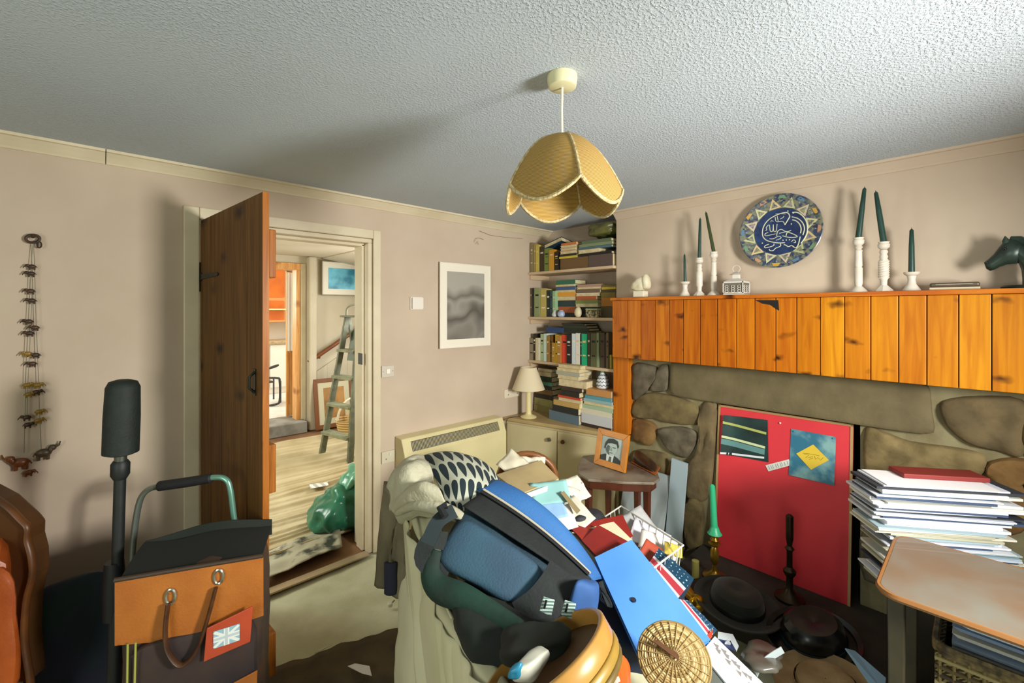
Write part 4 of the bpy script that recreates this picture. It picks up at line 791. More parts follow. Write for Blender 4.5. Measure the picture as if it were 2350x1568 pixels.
for k in range(NS):
    a_ = 2*pi*k/NS+.2
    def pol(r, q_): return (r*cos(q_), r*sin(q_))
    da = pi/NS
    col = ['#C9C39A', '#C8B8A0', '#B9BC8C', '#D0B98A'][k % 4]
    pt = flat([pol(.128, a_-da*.9), pol(.15, a_-da*.4), pol(.178, a_), pol(.15, a_+da*.4), pol(.128, a_+da*.9), pol(.132, a_+da*.3), pol(.15, a_), pol(.132, a_-da*.3)][:5], col, 'star_point')
    flat([pol(.132, a_-da*.45), pol(.16, a_), pol(.132, a_+da*.45)], '#000000', 'star_centre', .0022, mat_=M(['#4A4E62', '#5A6448', '#6A6478'][k % 3], .35, ['#9A9878', '#A8A284', '#A09690'][k % 3], 130))
    flat([pol(.172, a_+da*.55), pol(.186, a_+da*.75), pol(.187, a_+da*1.25), pol(.172, a_+da*1.45)], ['#C89A3C', '#5E7E9A', '#6E9070', '#B98A6A'][k % 4], 'rim_patch', .0012)
    flat([pol(.158, a_+da*.9), pol(.167, a_+da), pol(.158, a_+da*1.1)], '#8FA0B8', 'rim_dot', .0014)
random.seed(77)
for k in range(46):
    a_, r_ = rnd(0, 2*pi), rnd(.135, .182); w_ = rnd(.004, .009)
    flat([(r_*cos(a_)+w_*cos(q_)*(1+.5*(j % 2)), r_*sin(a_)+w_*.6*sin(q_)) for j, q_ in enumerate([2*pi*i/7 for i in range(7)])], random.choice(['#54606E', '#7C8464', '#8A7F92', '#33402E', '#A8A888', '#4E5A78', '#2A3048', '#B89A5A']), 'glaze_patch', rnd(.0026, .0034))
mesh('centre_field', MB().lathe([(.001, .0109), (.09, .0112), (.122, .0172), (.122, .0182), (.09, .0122), (.001, .012)], 60, tiltm), M('#15244C', .3, '#233C66', 30, coat=.2), t, smooth=True)
cr_ = M('#C9CAB0', .5)
ST = [([(1210, 1040), (1300, 900), (1335, 760), (1310, 600), (1230, 480), (1120, 410), (1020, 410)], 15), ([(1240, 870), (1270, 740), (1230, 620), (1130, 530), (1010, 495)], 13), ([(1190, 830), (1200, 740), (1170, 650), (1100, 580), (1020, 555)], 13),
      ([(870, 660), (940, 540), (965, 480), (930, 420), (860, 410), (720, 450), (560, 540), (460, 660), (425, 790), (440, 900), (510, 970), (620, 1005), (760, 1025), (880, 1020)], 14), ([(480, 770), (510, 760), (500, 710), (560, 660), (580, 780), (630, 780), (640, 650), (650, 780), (700, 780), (715, 640)], 9),
      ([(675, 500), (700, 590), (830, 590), (870, 660)], 9), ([(715, 480), (735, 580)], 8), ([(770, 540), (830, 510), (850, 480)], 8), ([(710, 880), (730, 790), (800, 750), (880, 790), (950, 790), (1000, 765)], 10), ([(760, 830), (870, 805), (950, 790)], 9), ([(900, 880), (920, 820), (980, 820), (1120, 885), (1080, 910), (950, 910), (830, 880)], 11),
      ([(690, 840), (600, 860), (490, 880), (480, 840), (540, 810)], 9), ([(570, 940), (650, 940), (740, 890), (800, 910), (780, 940), (700, 970)], 9), ([(1185, 900), (1160, 1040), (1130, 1110), (1080, 1120), (1020, 1080), (950, 1100), (900, 1070), (860, 1060)], 13), ([(660, 1040), (650, 1080), (530, 1120), (480, 1120), (490, 1080), (560, 1050)], 11),
      ([(790, 1040), (790, 1090), (700, 1130), (650, 1180), (590, 1180), (570, 1150)], 11), ([(1010, 1000), (1060, 960), (1100, 1010), (1060, 1020)], 9), ([(590, 600), (600, 570), (640, 590)], 7), ([(680, 440), (760, 430), (880, 440)], 6)]
def PT(px, py):      # photograph detail to plate plane
    p = onx(1700+px/8.71, 440+py/8.71, CB-.03); return tiltm.inverted() @ p
for pts, w_ in ST:
    pp = [PT(*p) for p in pts]; pp = [V((p.x, p.y, .0128+max(0, prz(math.hypot(p.x, p.y))-.0108))) for p in pp]
    mesh('script_stroke', MB().tube([tiltm @ p for p in spline(pp, 5)], w_*.00021, 6), cr_, t, smooth=True)
for p in [(840, 970), (905, 965), (970, 960), (430, 1030), (1040, 420), (1000, 640), (930, 380)]:
    p = PT(*p); mesh('script_dot', MB().ball(tiltm @ V((p.x, p.y, .0125+max(0, prz(math.hypot(p.x, p.y))-.0108))), .0036, 5), cr_, t, smooth=True)
# ---------------------------------------------------------------- stone fireplace
FO0, FO1, FOZ, HZ = .405, 1.08, .955, .10           # opening (y), its top, hearth height
mortar = M('#8F8766', .95, '#7C7252', 9, bump=.6, bscale=40)
t = thing('wall_fireplace', 'rough stone fireplace surround with pale mortar', 'fireplace', (2.66, .74, 0), kind='structure')
mesh('mortar_bed', MB().box(CB, 3.2, FO1, 1.76, 0, 1.19).box(CB, 3.2, Y0, FO0, 0, 1.19).box(CB, 3.2, FO0, FO1, FOZ, 1.19), mortar, t)
soot = M('#1C1713', .95, '#2A221A', 8)
mesh('fire_chamber', MB().box(3.05, 3.2, FO0, FO1, 0, FOZ).box(CB+.06, 3.05, FO0-.0, FO0+.004, 0, FOZ).box(CB+.06, 3.05, FO1-.004, FO1, 0, FOZ), soot, t)
stone_c = [('#7C6A48', '#5E5036'), ('#8A6A3A', '#6A4A26'), ('#6E6450', '#4E4636'), ('#75663F', '#5A4C30'), ('#86744C', '#655634')]
def stone(poly, ci=0, x=2.66, pr=.032, rough_=.022, seed=0):
    pts = [onx(px, py, x-.012) for px, py in poly]; c0 = sum(pts, V())/len(pts); pts = [c0+(p-c0)*(1+.006/max(.03, (p-c0).length)) for p in pts]
    rows = []; ce = sum(pts, V())/len(pts); n = len(pts)*3
    ring = spline(pts, 3, closed=True)
    for f, d in ((1, 0), (.97, -pr*.55), (.88, -pr*.92), (.6, -pr), (.3, -pr)):
        rows.append([V((x+d+(rough_*nz((ce.y+(q.y-ce.y)*f)*13+seed, (ce.z+(q.z-ce.z)*f)*13) if f < .99 else .01), 0, 0))+V((0, 1, 0))*(ce.y+(q.y-ce.y)*f)+V((0, 0, 1))*(ce.z+(q.z-ce.z)*f) for q in ring])
    vs = [v for r_ in rows for v in r_]+[V((sum(q.x for q in rows[-1])/len(rows[-1]), ce.y, ce.z))]
    fs = [(i*n+j, i*n+(j+1) % n, (i+1)*n+(j+1) % n, (i+1)*n+j) for i in range(4) for j in range(n)]+[(4*n+j, 4*n+(j+1) % n, 5*n) for j in range(n)]
    c = stone_c[ci]
    return mesh('stone', MB().add(vs, fs), M(c[0], .9, c[1], 9+ci, bump=1, bscale=26), t, smooth=True, angle=50)
SL = [([(1453, 840), (1488, 838), (1510, 850), (1500, 878), (1478, 903), (1455, 914)], 2), ([(1514, 842), (1532, 842), (1530, 892), (1506, 898), (1494, 894), (1506, 872)], 2),
      ([(1456, 920), (1480, 906), (1510, 903), (1596, 928), (1598, 976), (1500, 962), (1456, 955)], 3), ([(1454, 964), (1494, 970), (1506, 986), (1503, 1004), (1490, 1022), (1470, 1014), (1454, 1008)], 1),
      ([(1512, 986), (1560, 981), (1594, 991), (1599, 1010), (1584, 1040), (1569, 1050), (1540, 1034), (1520, 1014)], 2), ([(1454, 1036), (1518, 1040), (1530, 1056), (1524, 1096), (1454, 1090)], 3),
      ([(1608, 928), (1639, 932), (1640, 1000), (1634, 1110), (1616, 1150), (1578, 1145), (1576, 1075), (1602, 1030)], 0), ([(1536, 1066), (1556, 1062), (1562, 1110), (1534, 1112)], 1),
      ([(1462, 1102), (1520, 1106), (1560, 1122), (1562, 1200), (1470, 1190)], 3), ([(1574, 1152), (1612, 1158), (1610, 1250), (1575, 1250)], 3), ([(1468, 1200), (1560, 1210), (1566, 1300), (1475, 1280)], 2), ([(1576, 1260), (1606, 1262), (1596, 1340), (1574, 1330)], 2),
      ([(1985, 985), (2022, 990), (2090, 1016), (2200, 1030), (2258, 1048), (2252, 1090), (2180, 1090), (2090, 1086), (2000, 1092), (1984, 1086)], 4), ([(2165, 922), (2240, 912), (2345, 920), (2350, 985), (2345, 1046), (2290, 1036), (2220, 1014), (2180, 985), (2162, 950)], 0),
      ([(2275, 1062), (2350, 1056), (2352, 1105), (2310, 1118), (2268, 1096)], 1), ([(2360, 922), (2480, 920), (2500, 1040), (2362, 1048)], 3), ([(2364, 1060), (2500, 1058), (2510, 1200), (2370, 1190)], 2),
      ([(1988, 1100), (2100, 1096), (2105, 1190), (1986, 1196)], 3), ([(2115, 1098), (2255, 1102), (2262, 1200), (2118, 1196)], 0), ([(2275, 1126), (2345, 1116), (2362, 1200), (2290, 1230)], 1), ([(1986, 1206), (2105, 1202), (2108, 1330), (1984, 1330)], 2), ([(2118, 1206), (2260, 1210), (2290, 1380), (2120, 1350)], 3)]
for k, (p, c) in enumerate(SL): stone(p, c, seed=k*3.7)
# dressed lintel
a, b = onx(1560, 838, 2.63), onx(2132, 910, 2.63)
mesh('lintel', MB().blob([(2.627, onx(2146, 990, 2.63).y, .955), (2.69, onx(2146, 990, 2.63).y, .955), (2.69, onx(1536, 905, 2.63).y, .955), (2.627, onx(1536, 905, 2.63).y, .965), (2.63, onx(2132, 910, 2.63).y, 1.185), (2.69, onx(2132, 910, 2.63).y, 1.185), (2.69, onx(1536, 905, 2.63).y, 1.185), (2.63, onx(1538, 905, 2.63).y, 1.185)], 14, 14, .003, 7), M('#6E6244', .85, '#5C5136', 7, bump=.35, bscale=60), t, smooth=True, angle=50, label='long dressed brown stone lintel')
mesh('hearth_slab', MB().box(2.13, 3.05, -.35, 1.16, .0, HZ), M('#3A332A', .8, '#2A251E', 6, bump=.3), t, bevel=.008, label='dark stone hearth slab')
# red board
BT = [onx(1645, 931, 2.672), onx(1968, 974, 2.672)]; bb = [V((2.60, FO1-.012, HZ+.002)), V((2.60, FO0+.028, HZ+.002))]
BT[0].y = FO1-.012; BT[1].y = FO0+.028; BT[0].z = BT[1].z = .948
nb = (BT[1]-BT[0]).cross(bb[0]-BT[0]).normalized(); nb = nb if nb.x < 0 else -nb
t = thing('red_pinboard', 'bright red painted board closing the fireplace opening', 'board', bb[0].lerp(bb[1], .5))
mesh('panel', MB().slab([BT[0], BT[1], bb[1], bb[0]], -nb*.009), M('#D6333C', .55, '#CA2C36', 3), t)
wd = M('#A88A5A', .6)
for p, q_ in ((BT[0], BT[1]), (BT[0], bb[0]), (BT[1], bb[1])):
    ce = (BT[0]+BT[1]+bb[0]+bb[1])/4; e = (q_-p).normalized(); w_ = nb.cross(e); w_ = w_ if w_.dot(ce-p) > 0 else -w_
    mesh('edge_strip', MB().slab([p+nb*.0003, q_+nb*.0003, q_+w_*.011+nb*.0003, p+w_*.011+nb*.0003], nb*.004), wd, t)
def onb(px, py, lift=.002):
    r_ = ray(px, py); o = V((0, 0, H)); k = (BT[0]-o).dot(nb)/r_.dot(nb); return o+r_*k+nb*lift
def bsheet(pts, nu, nv, lift, bend, th=.0008):
    P = [onb(*p, lift) for p in pts]
    return MB().sheet(lambda u, v: P[0].lerp(P[1], u).lerp(P[3].lerp(P[2], u), v)+nb*(bend(u, v)), nu, nv, th)
t2 = thing('landscape_postcard', 'curling dark green landscape postcard pinned to the red board', 'postcard', onb(1655, 1045))
cp = [(1664, 952), (1762, 964), (1764, 1061), (1656, 1041)]
mesh('card', bsheet(cp, 12, 8, .003, lambda u, v: .02*max(0, .4-u)**2*6), M('#24403C', .35, '#1C2A2A', 9), t2, smooth=True)
for v0, v1, col in ((.16, .22, '#A8B060'), (.52, .58, '#C8D2A0'), (.6, .74, '#5E8A88'), (.95, 1.0, '#D8DCE0')):
    Pq = lambda u, v: (cp[0][0]+(cp[1][0]-cp[0][0])*u+(cp[3][0]-cp[0][0])*v, cp[0][1]+(cp[1][1]-cp[0][1])*u+(cp[3][1]-cp[0][1])*v)
    mesh('printed_band', bsheet([Pq(0, v0), Pq(1, v0+.16 if v0 < .9 else v0), Pq(1, v1+.16 if v0 < .9 else v1), Pq(0, v1)], 12, 2, .0042, lambda u, v: .02*max(0, .4-u)**2*6, .0004), M(col, .4), t2, smooth=True)
t2 = thing('picture_postcard', 'blue green picture postcard with yellow diamond sign on the red board', 'postcard', onb(1812, 1092))
mesh('card', bsheet([(1816, 984), (1919, 1003), (1915, 1114), (1811, 1090)], 10, 10, .003, lambda u, v: .006*(v-.3)**2), M('#2F6C84', .35, '#7FA8A8', 8, lo=.45, hi=.62), t2, smooth=True)
dm_ = [(1867, 1020), (1903, 1056), (1862, 1078), (1828, 1041)]
dd = mesh('diamond_sign', MB().slab([onb(*p, .006) for p in dm_], nb*.0006), M('#D8B838', .4), t2)
for pts in ([(1846, 1042), (1858, 1044), (1850, 1050)], [(1856, 1050), (1866, 1048), (1866, 1052), (1858, 1054)], [(1870, 1046), (1872, 1054), (1878, 1050), (1884, 1056), (1890, 1050)], [(1844, 1040), (1862, 1042), (1882, 1046)]):
    mesh('letter_stroke', MB().tube([onb(*p, .0072) for p in pts], .0007, 4), M('#3A3420', .6), dd)
for p in ((1823, 990), (1913, 1006)): mesh('drawing_pin', MB().ball(onb(*p, .007), .004, 6), M('#2A8AB0', .3), t2, smooth=True)
t2 = thing('barcode_label', 'narrow white barcode sticker between the postcards on the red board', 'sticker', onb(1766, 1082))
cb = [(1757, 1068), (1811, 1054), (1815, 1068), (1764, 1082)]
mesh('sticker', MB().slab([onb(*p, .0035) for p in cb], nb*.0006), M('#D5D6CE', .5), t2)
for f in (.1, .2, .27, .4, .48, .6, .66, .78, .9):
    p0 = [cb[0][i]+(cb[1][i]-cb[0][i])*f for i in (0, 1)]; p1 = [cb[3][i]+(cb[2][i]-cb[3][i])*f for i in (0, 1)]
    mesh('barcode_bar', MB().tube([onb(*p0, .0042).lerp(onb(*p1, .0042), .2), onb(*p0, .0042).lerp(onb(*p1, .0042), .8)], .0011, 4), M('#5E6A60', .6), t2)
mesh('drawing_pin', MB().ball(onb(1791, 971, .005), .005, 6), M('#E8D8D0', .3), label='white drawing pin alone in the red board', cat='pin', smooth=True)
# brass candlesticks on the hearth
brass = M('#A8842C', .3, '#7A5C1C', 12, metal=.8)
def hstick(px, pyb, z, prof, lab, brass=brass):
    q = onz(px, pyb, z+.0005); t = thing('brass_candlestick', lab, 'candlestick', q); k = (pyb-712)and (H-z)/(pyb-712)
    T = Matrix.Translation(q); pr_ = [(r_*k, h_*k) for r_, h_ in prof]; m_ = len(pr_)//3
    mesh('base', MB().lathe(pr_[:m_+1], 20, T), brass, t, smooth=True); mesh('stem', MB().lathe(pr_[m_:2*m_+1], 20, T), brass, t, smooth=True); mesh('drip_pan', MB().lathe(pr_[2*m_:], 20, T), brass, t, smooth=True)
    return q, k
q, k = hstick(1640, 1325, HZ, [(1, 0), (26, 0), (26, 4), (12, 10), (6, 18), (5, 30), (9, 38), (9, 62), (5, 70), (14, 78), (6, 82), (10, 86), (6, 92), (13, 98), (13, 101), (6, 101)], 'slim brass candlestick in front of the red board')
c = thing('candle', 'pale green leaning candle in the brass candlestick', 'candle', q+V((0, 0, 101*k)))
g0 = q+V((0, 0, 96*k)); d_ = V((.0, .05, 1)).normalized()
gw = M('#2FA574', .4)
mesh('wax', MB().tube([g0, g0+d_*60*k, g0+d_*112*k, g0+d_*116*k], [7.5*k, 7*k, 6*k, 2*k], 12), gw, c, smooth=True)
mesh('dripped_wax', MB().lathe([(16*k, 0), (12*k, 5*k), (8*k, 16*k)], 14, Matrix.Translation(q+V((0, 0, 100*k)))), gw, c, smooth=True)
q, k = hstick(1812, 1375, HZ, [(1, 0), (30, 0), (30, 5), (14, 14), (7, 26), (7, 50), (13, 60), (13, 66), (6, 74), (6, 110), (10, 116), (5, 122), (8, 140), (8, 190), (4, 194)], 'dark slender brass candlestick before the middle of the red board', M('#3A2C1A', .35, '#241A10', 12, metal=.6))
q = onz(1596, 1325, HZ); k = (H-HZ)/(1325-712)
mesh('candle_stub', MB().lathe([(8*k, .0005), (8*k, 38*k), (2*k, 40*k)], 14, Matrix.Translation(q)), M('#9C9650', .4), label='short ivory candle stub on the hearth left of the brass candlestick', cat='candle', smooth=True)
q = onz(1600, 1403, HZ); k = (H-HZ)/(1403-712)
t = thing('brass_doorknob', 'round brass doorknob lying on the hearth by the blue folder', 'doorknob', q)
mesh('ball', MB().ball(q+V((0, 0, 18*k+.001)), 18*k, 12), M('#C89A20', .2, metal=.85), t, smooth=True)
mesh('shank', MB().tube([q+V((0, 0, 18*k))+V((.02, .05, .03))*.3, q+V((.03, .07, .055))], [9*k, 14*k], 12), M('#A87A20', .3, metal=.7), t, smooth=True)
# hats on the hearth
def hat(name, lab, px, py, z, rb, rc, hc, mat, band, tilt=(0, 0, 0), cat='hat', oval=1.2):
    q = onz(px, py, z); T = Matrix.Translation(q) @ Matrix.Rotation(tilt[2], 4, 'Z') @ Matrix.Rotation(tilt[0], 4, 'X') @ Matrix.Rotation(tilt[1], 4, 'Y') @ Matrix.Diagonal((oval, 1, 1, 1))
    t = thing(name, lab, cat, q)
    mesh('brim', MB().lathe([(rc*.96, .004), (rc*1.3, .002), (rb*.9, .010), (rb, .02), (rb*.99, .024), (rb*.88, .015), (rc*1.3, .007), (rc, .010)], 36, T, cap=False), mat, t, smooth=True)
    mesh('crown', MB().lathe([(rc, .004), (rc*.98, hc*.4), (rc*.9, hc*.8), (rc*.7, hc*.98), (rc*.35, hc*.94), (.002, hc*.86)], 32, T, cap=False), mat, t, smooth=True)
    mesh('hat_band', MB().lathe([(rc*1.01, .006), (rc*1.015, .03), (rc*1.0, .034)], 32, T, cap=False), band, t, smooth=True)
blk = M('#1A1E1C', .6, '#10201A', 10, sheen=.4)
hat('felt_hat', 'dark green felt hat lying on the hearth', 1690, 1392, HZ+.03, .185, .115, .085, M('#131C17', .75, '#18221E', 10, sheen=.2), M('#0A0D0C', .5), (R(4), R(3), R(20)))
hat('bowler_hat', 'glossy black hat beside the straw hat on the hearth', 1866, 1470, HZ+.02, .15, .105, .10, M('#101214', .25, '#1A1D20', 12), M('#24343A', .15), (R(10), R(-8), R(-40)))
straw = stripes('#B9A274', '#6E6440', (1, 1, .2), 26, .8, .5, 3, .12)
hat('straw_hat', 'tan woven straw hat at the front of the hearth', 1900, 1590, .12, .17, .1, .055, M('#A98E66', .8, '#8E7650', 14, bump=.4, bscale=90), straw, (R(-8), R(4), R(30)))
# tall pile of papers
z = .46; SA = V((2.10, .262, 0)); SB = V((2.345, -.065, 0)); SD = (SB-SA).normalized(); SN = V((-SD.y, SD.x, 0)); SR = math.atan2(SD.y, SD.x)
SM = Matrix.Translation(SA) @ Matrix.Rotation(SR, 4, 'Z')
mesh('shade_box', MB().box(.13, .40, .03, .19, HZ+.001, z-.002, SM), M('#2A2218', .8, '#1C1812', 8), label='box added under the tall paper pile, dark for the shade', cat='box', bevel=.006)  # added support; its dark colour stands in for shade below the overhang
cols = ['#D6D8DC', '#C9CED8', '#E4E4E0', '#B9C4D2', '#D9D6C6', '#3A4A66', '#E8E8EA', '#9FB4BC', '#2C3038', '#CFCFC4', '#DDE2EA', '#B8B49C']
wordc = {'#D6D8DC': 'pale grey', '#C9CED8': 'pale blue', '#E4E4E0': 'white', '#B9C4D2': 'light blue', '#D9D6C6': 'cream', '#3A4A66': 'navy', '#E8E8EA': 'bright white', '#9FB4BC': 'grey blue', '#2C3038': 'black', '#CFCFC4': 'putty', '#DDE2EA': 'bluish white', '#B8B49C': 'khaki'}
layers = []
random.seed(11)
while z < .862:
    th = rnd(.003, .010); layers.append((z, th)); z += th+.0006
random.seed(12)
N_ = len(layers)
def ordinal(k): return ordn[k] if k < 26 else ('%dth' % (k+1))
for k, (z, th) in enumerate(layers):
    f = k/N_; col = cols[(k*5+int(rnd(0, 3))) % len(cols)]
    x0 = (.05 if f < .55 else .0)+rnd(-.03, .03); x1 = .41+rnd(-.05, .06); y0 = rnd(-.012, .02); a_ = rnd(-.03, .03)
    mx = SM @ Matrix.Translation(((x0+x1)/2, y0+.08, z)) @ Matrix.Rotation(a_, 4, 'Z'); w_ = (x1-x0)/2; cu = rnd(0, .5) if k % 3 == 0 else 0
    def fn(u, v): return mx @ V((-w_+2*w_*u, -.08+.16*v, th-th*.5*cu*max(0, u-.75)*4))
    mesh('paper_sheaf', MB().sheet(fn, 6, 1, th*.96), M(col, .7), label='%s paper folder, %s from the top of the fireside paper pile' % (wordc[col], ordinal(N_-1-k)), cat='papers', group='papers in the fireside pile')
    if k % 2 == 0 and th > .006:
        pass
zt = layers[-1][0]+layers[-1][1]
mesh('red_folder', MB().box(.12, .40, .07, .16, zt+.001, zt+.018, SM), M('#7A221C', .6), label='dark red folder lying on top of the fireside paper pile', cat='folder', bevel=.003)
# side table with a rounded top
def rrect(x0, x1, y0, y1, r_, n=6):
    out = []
    for cx_, cy_, a0 in ((x1-r_, y1-r_, 0), (x0+r_, y1-r_, 90), (x0+r_, y0+r_, 180), (x1-r_, y0+r_, 270)):
        out += [(cx_+r_*cos(R(a0+90*i/n)), cy_+r_*sin(R(a0+90*i/n))) for i in range(n+1)]
    return out
TZ = .75
t = thing('side_table', 'scuffed tan side table with rounded corners beside the paper pile', 'table', (1.75, -.25, 0))
mesh('table_top', MB().prism(rrect(1.538, 1.966, -.74, .2, .05), .016, z0=TZ-.016), M('#6E5A48', .35, '#706F66', 3.2, lo=.4, hi=.62, coat=.2), t, bevel=.004)
mesh('top_edging', MB().tube([(x, y, TZ-.008) for x, y in rrect(1.538, 1.966, -.74, .2, .05)], .0085, 6, closed=True), M('#85592E', .4), t, smooth=True)
dkw = M('#2E2A20', .5, '#3C3626', 14)
for x, y in ((1.578, .162), (1.92, .162), (1.578, -.7), (1.92, -.7)):
    mesh('leg', MB().hexa([(x-.013, y-.013, 0), (x+.013, y-.013, 0), (x+.013, y+.013, 0), (x-.013, y+.013, 0), (x-.018, y-.018, TZ-.0165), (x+.018, y-.018, TZ-.0165), (x+.018, y+.018, TZ-.0165), (x-.018, y+.018, TZ-.0165)]), dkw, t, bevel=.003)
mesh('lower_shelf', MB().box(1.58, 1.92, -.7, .16, .27, .286), dkw, t)
# wicker basket with papers under the table
t = thing('wicker_basket', 'dark wicker basket under the side table', 'basket', (1.76, -.25, .287))
wk = stripes('#2E2416', '#8A7A4C', (6, 9, 9), 5, .8, .55, 6, .1, .6)
bx0, bx1, by0, by1, bz0, bz1 = 1.62, 1.90, -.60, .09, .287, .60
for (x0, x1, y0, y1) in ((bx0, bx0+.016, by0, by1), (bx1-.016, bx1, by0, by1), (bx0+.016, bx1-.016, by0, by0+.016), (bx0+.016, bx1-.016, by1-.016, by1)):
    mesh('woven_side', MB().box(x0, x1, y0, y1, bz0, bz1), wk, t)
mesh('base', MB().box(bx0+.016, bx1-.016, by0+.016, by1-.016, bz0, bz0+.01), wk, t)
rim_ = [V((x, y, bz1+.008)) for x, y in rrect(bx0, bx1, by0, by1, .03)]
for r_ in range(3): mesh('rim_cane', MB().tube([p+V((rnd(-.002, .002), 0, (r_-1)*.010)) for p in rim_], .0075, 6, closed=True), M('#7A6A40', .6, '#3A2E1C', 60), t, smooth=True)
for i in range(26):   # woven canes on the side that shows
    y = by0+.01+i*(by1-by0-.02)/25
    mesh('stake', MB().tube([(bx0-.003*(1 if i % 2 else -1), y, bz0+.005), (bx0-.004, y, bz0+.1), (bx0-.003, y, bz1)], .004, 5), M('#6E6038', .7), t, smooth=True)
for j in range(14):
    z_ = bz0+.02+j*.0215
    mesh('weaver', MB().tube([(bx0-.002-.006*sin(pi*(i+j)), by0+i*(by1-by0)/26, z_) for i in range(27)], .006, 5), M(['#4A3E24', '#8C8258', '#2E2618'][j % 3], .7), t, smooth=True)
random.seed(5)
for i in range(14):
    col = ['#C9D6E8', '#E2E6EC', '#A9C0E0', '#D8D8CC', '#8FA8CC', '#EEF0F2'][i % 6]; w_ = ['light blue', 'white', 'sky blue', 'cream', 'mid blue', 'bright white'][i % 6]
    z_ = .47+i*.0165; x = bx0+.03+rnd(0, .05)
    mesh('letter', MB().hexa([V((x, by0+.04+rnd(0, .05), z_)), V((x+.2, by0+.05, z_)), V((x+.2, by1-.03, z_)), V((x, by1-.03-rnd(0, .05), z_))]+[V((x, by0+.04, z_+.008)), V((x+.2, by0+.05, z_+.008)), V((x+.2, by1-.03, z_+.008)), V((x, by1-.03, z_+.008))]), M(col, .7), label='%s letter, %s up in the basket under the side table' % (w_, ordn[i]), cat='papers', group='letters in the wicker basket')
# ---------------------------------------------------------------- left: pole, trolley bag, armchair corner, floor rug
def ell(c, ax, ay, n=20): return [c+ax*cos(2*pi*i/n)+ay*sin(2*pi*i/n) for i in range(n)]
# pole with a foam grip
d = 1.5
P0, P1 = at(283, 872, d), at(277, 1042, d)
base = at(262, 1568, d); dirp = (P1-base).normalized(); foot = base-dirp*(base.z/dirp.z)
t = thing('gripped_pole', 'black pole with a thick foam handle standing left of the door', 'pole', V((foot.x, foot.y, 0)))
blackm = M('#15191A', .55, '#1D2322', 20)
mesh('foam_grip', MB().tube([P1, P1+(P0-P1)*.02, P1.lerp(P0, .5), P1.lerp(P0, .9), P1.lerp(P0, .975), P0], [.038, .049, .049, .046, .038, .02], 24), M('#1A2420', .7, '#141C18', 30, bump=.3, bscale=120), t, smooth=True, angle=60)
mesh('metal_neck', MB().tube([P1, P1-dirp*.03], .017, 16), M('#8A9490', .25, metal=.9), t, smooth=True)
mesh('clamp_collar', MB().tube([P1-dirp*.022, P1-dirp*.032, P1-dirp*.07, P1-dirp*.085], [.02, .026, .026, .018], 16), blackm, t, smooth=True)
mesh('shaft', MB().tube([P1-dirp*.08, base+dirp*.25], .0165, 14), blackm, t, smooth=True)
mesh('lower_shaft', MB().tube([base+dirp*.25, V((foot.x, foot.y, .004))], .021, 14), M('#1B1E24', .5), t, smooth=True)
mesh('wheel_clip', MB().tube([at(262, 1330, d)+V((0, 0, .06)), at(262, 1330, d)-V((0, 0, .02)), at(258, 1420, d)], [.026, .032, .026], 12), M('#181B22', .5), t, smooth=True)
# shopping trolley with an orange bag
a, b = onz(272, 1332, .70), onz(602, 1277, .70)
ux = (b-a); ux.z = 0; W_ = ux.length; ux.normalize(); uy = V((-ux.y, ux.x, 0)); TM = Matrix.Translation(V((a.x, a.y, 0))) @ Matrix.Rotation(math.atan2(ux.y, ux.x), 4, 'Z')
t = thing('trolley_bag', 'orange leather topped trolley bag leaning against the open door', 'bag', V((a.x, a.y, 0)), math.atan2(ux.y, ux.x))
leather = M('#B26C2A', .45, '#A05A20', 7, bump=.3, bscale=150); dkf = M('#1A1B20', .8, '#26221E', 14, bump=.3)
mesh('body', MB().blob([(0.005, .0, .04), (W_-.005, .0, .04), (W_-.005, .2, .04), (.005, .2, .04), (0, 0, .69), (W_, 0, .69), (W_, .19, .72), (0, .19, .70)], 10, 9, .008, 9), M('#4A3222', .7, '#2E2420', 7), t, local=True, smooth=True)
mesh('front_flap', MB().sheet(lambda u, v: (W_*(-.012+1.024*u), -.012-.006*sin(pi*u)+.004*sin(u*9)*(1-v), .515+.19*v-.02*sin(u*3)*(1-v)), 18, 8, .006), leather, t, local=True, smooth=True)
mesh('top_binding', MB().tube([(W_*(-.012+1.024*i/12), -.013, .708) for i in range(13)], .007, 8), M('#3A2A1C', .6), t, local=True, smooth=True)
mesh('dark_lining', MB().sheet(lambda u, v: (W_*u, .0+.18*v, .695+.03*v+.008*sin(u*8+v*3)), 14, 6, .004), M('#141613', .9), t, local=True, smooth=True)
mesh('raised_rear_lip', MB().sheet(lambda u, v: (W_*u, .185+.01*sin(u*7), .68+(.045+.035*sin(u*2.6)**2)*v), 16, 3, .004), M('#1A211A', .8), t, local=True, smooth=True)
for k, (px, lean) in enumerate(((.36, .07), (.69, -.08))):
    x = W_*px; zt = .635+.035*k
    ey = mesh('handle_ring', MB().tube([V((x+.012*cos(q), -.022, zt+.022*sin(q))) for q in [2*pi*i/14 for i in range(14)]], .004, 6, closed=True), M('#B9BDB4', .25, metal=.9), t, local=True, smooth=True, label='silver metal handle ring')
hx = [W_*.35, W_*.34, W_*.36, W_*.45, W_*.55, W_*.62, W_*.675]
hz = [.62, .55, .49, .44, .47, .55, .64]
mesh('carry_strap', MB().tube(spline([V((x, -.03-.02*sin(pi*i/6), z)) for i, (x, z) in enumerate(zip(hx, hz))], 5), .013, 8, flat=.45), M('#3A2416', .45, '#5A3820', 20), t, local=True, smooth=True)
mesh('outer_pocket', MB().blob([(W_*.1, -.035, .12), (W_*.95, -.035, .12), (W_*.95, .01, .12), (W_*.1, .01, .12), (W_*.05, -.03, .50), (W_*.97, -.03, .52), (W_*.97, .01, .52), (W_*.05, .01, .5)], 8, 7, .006, 9), M('#3B2A24', .75, '#2A2024', 8), t, local=True, smooth=True)
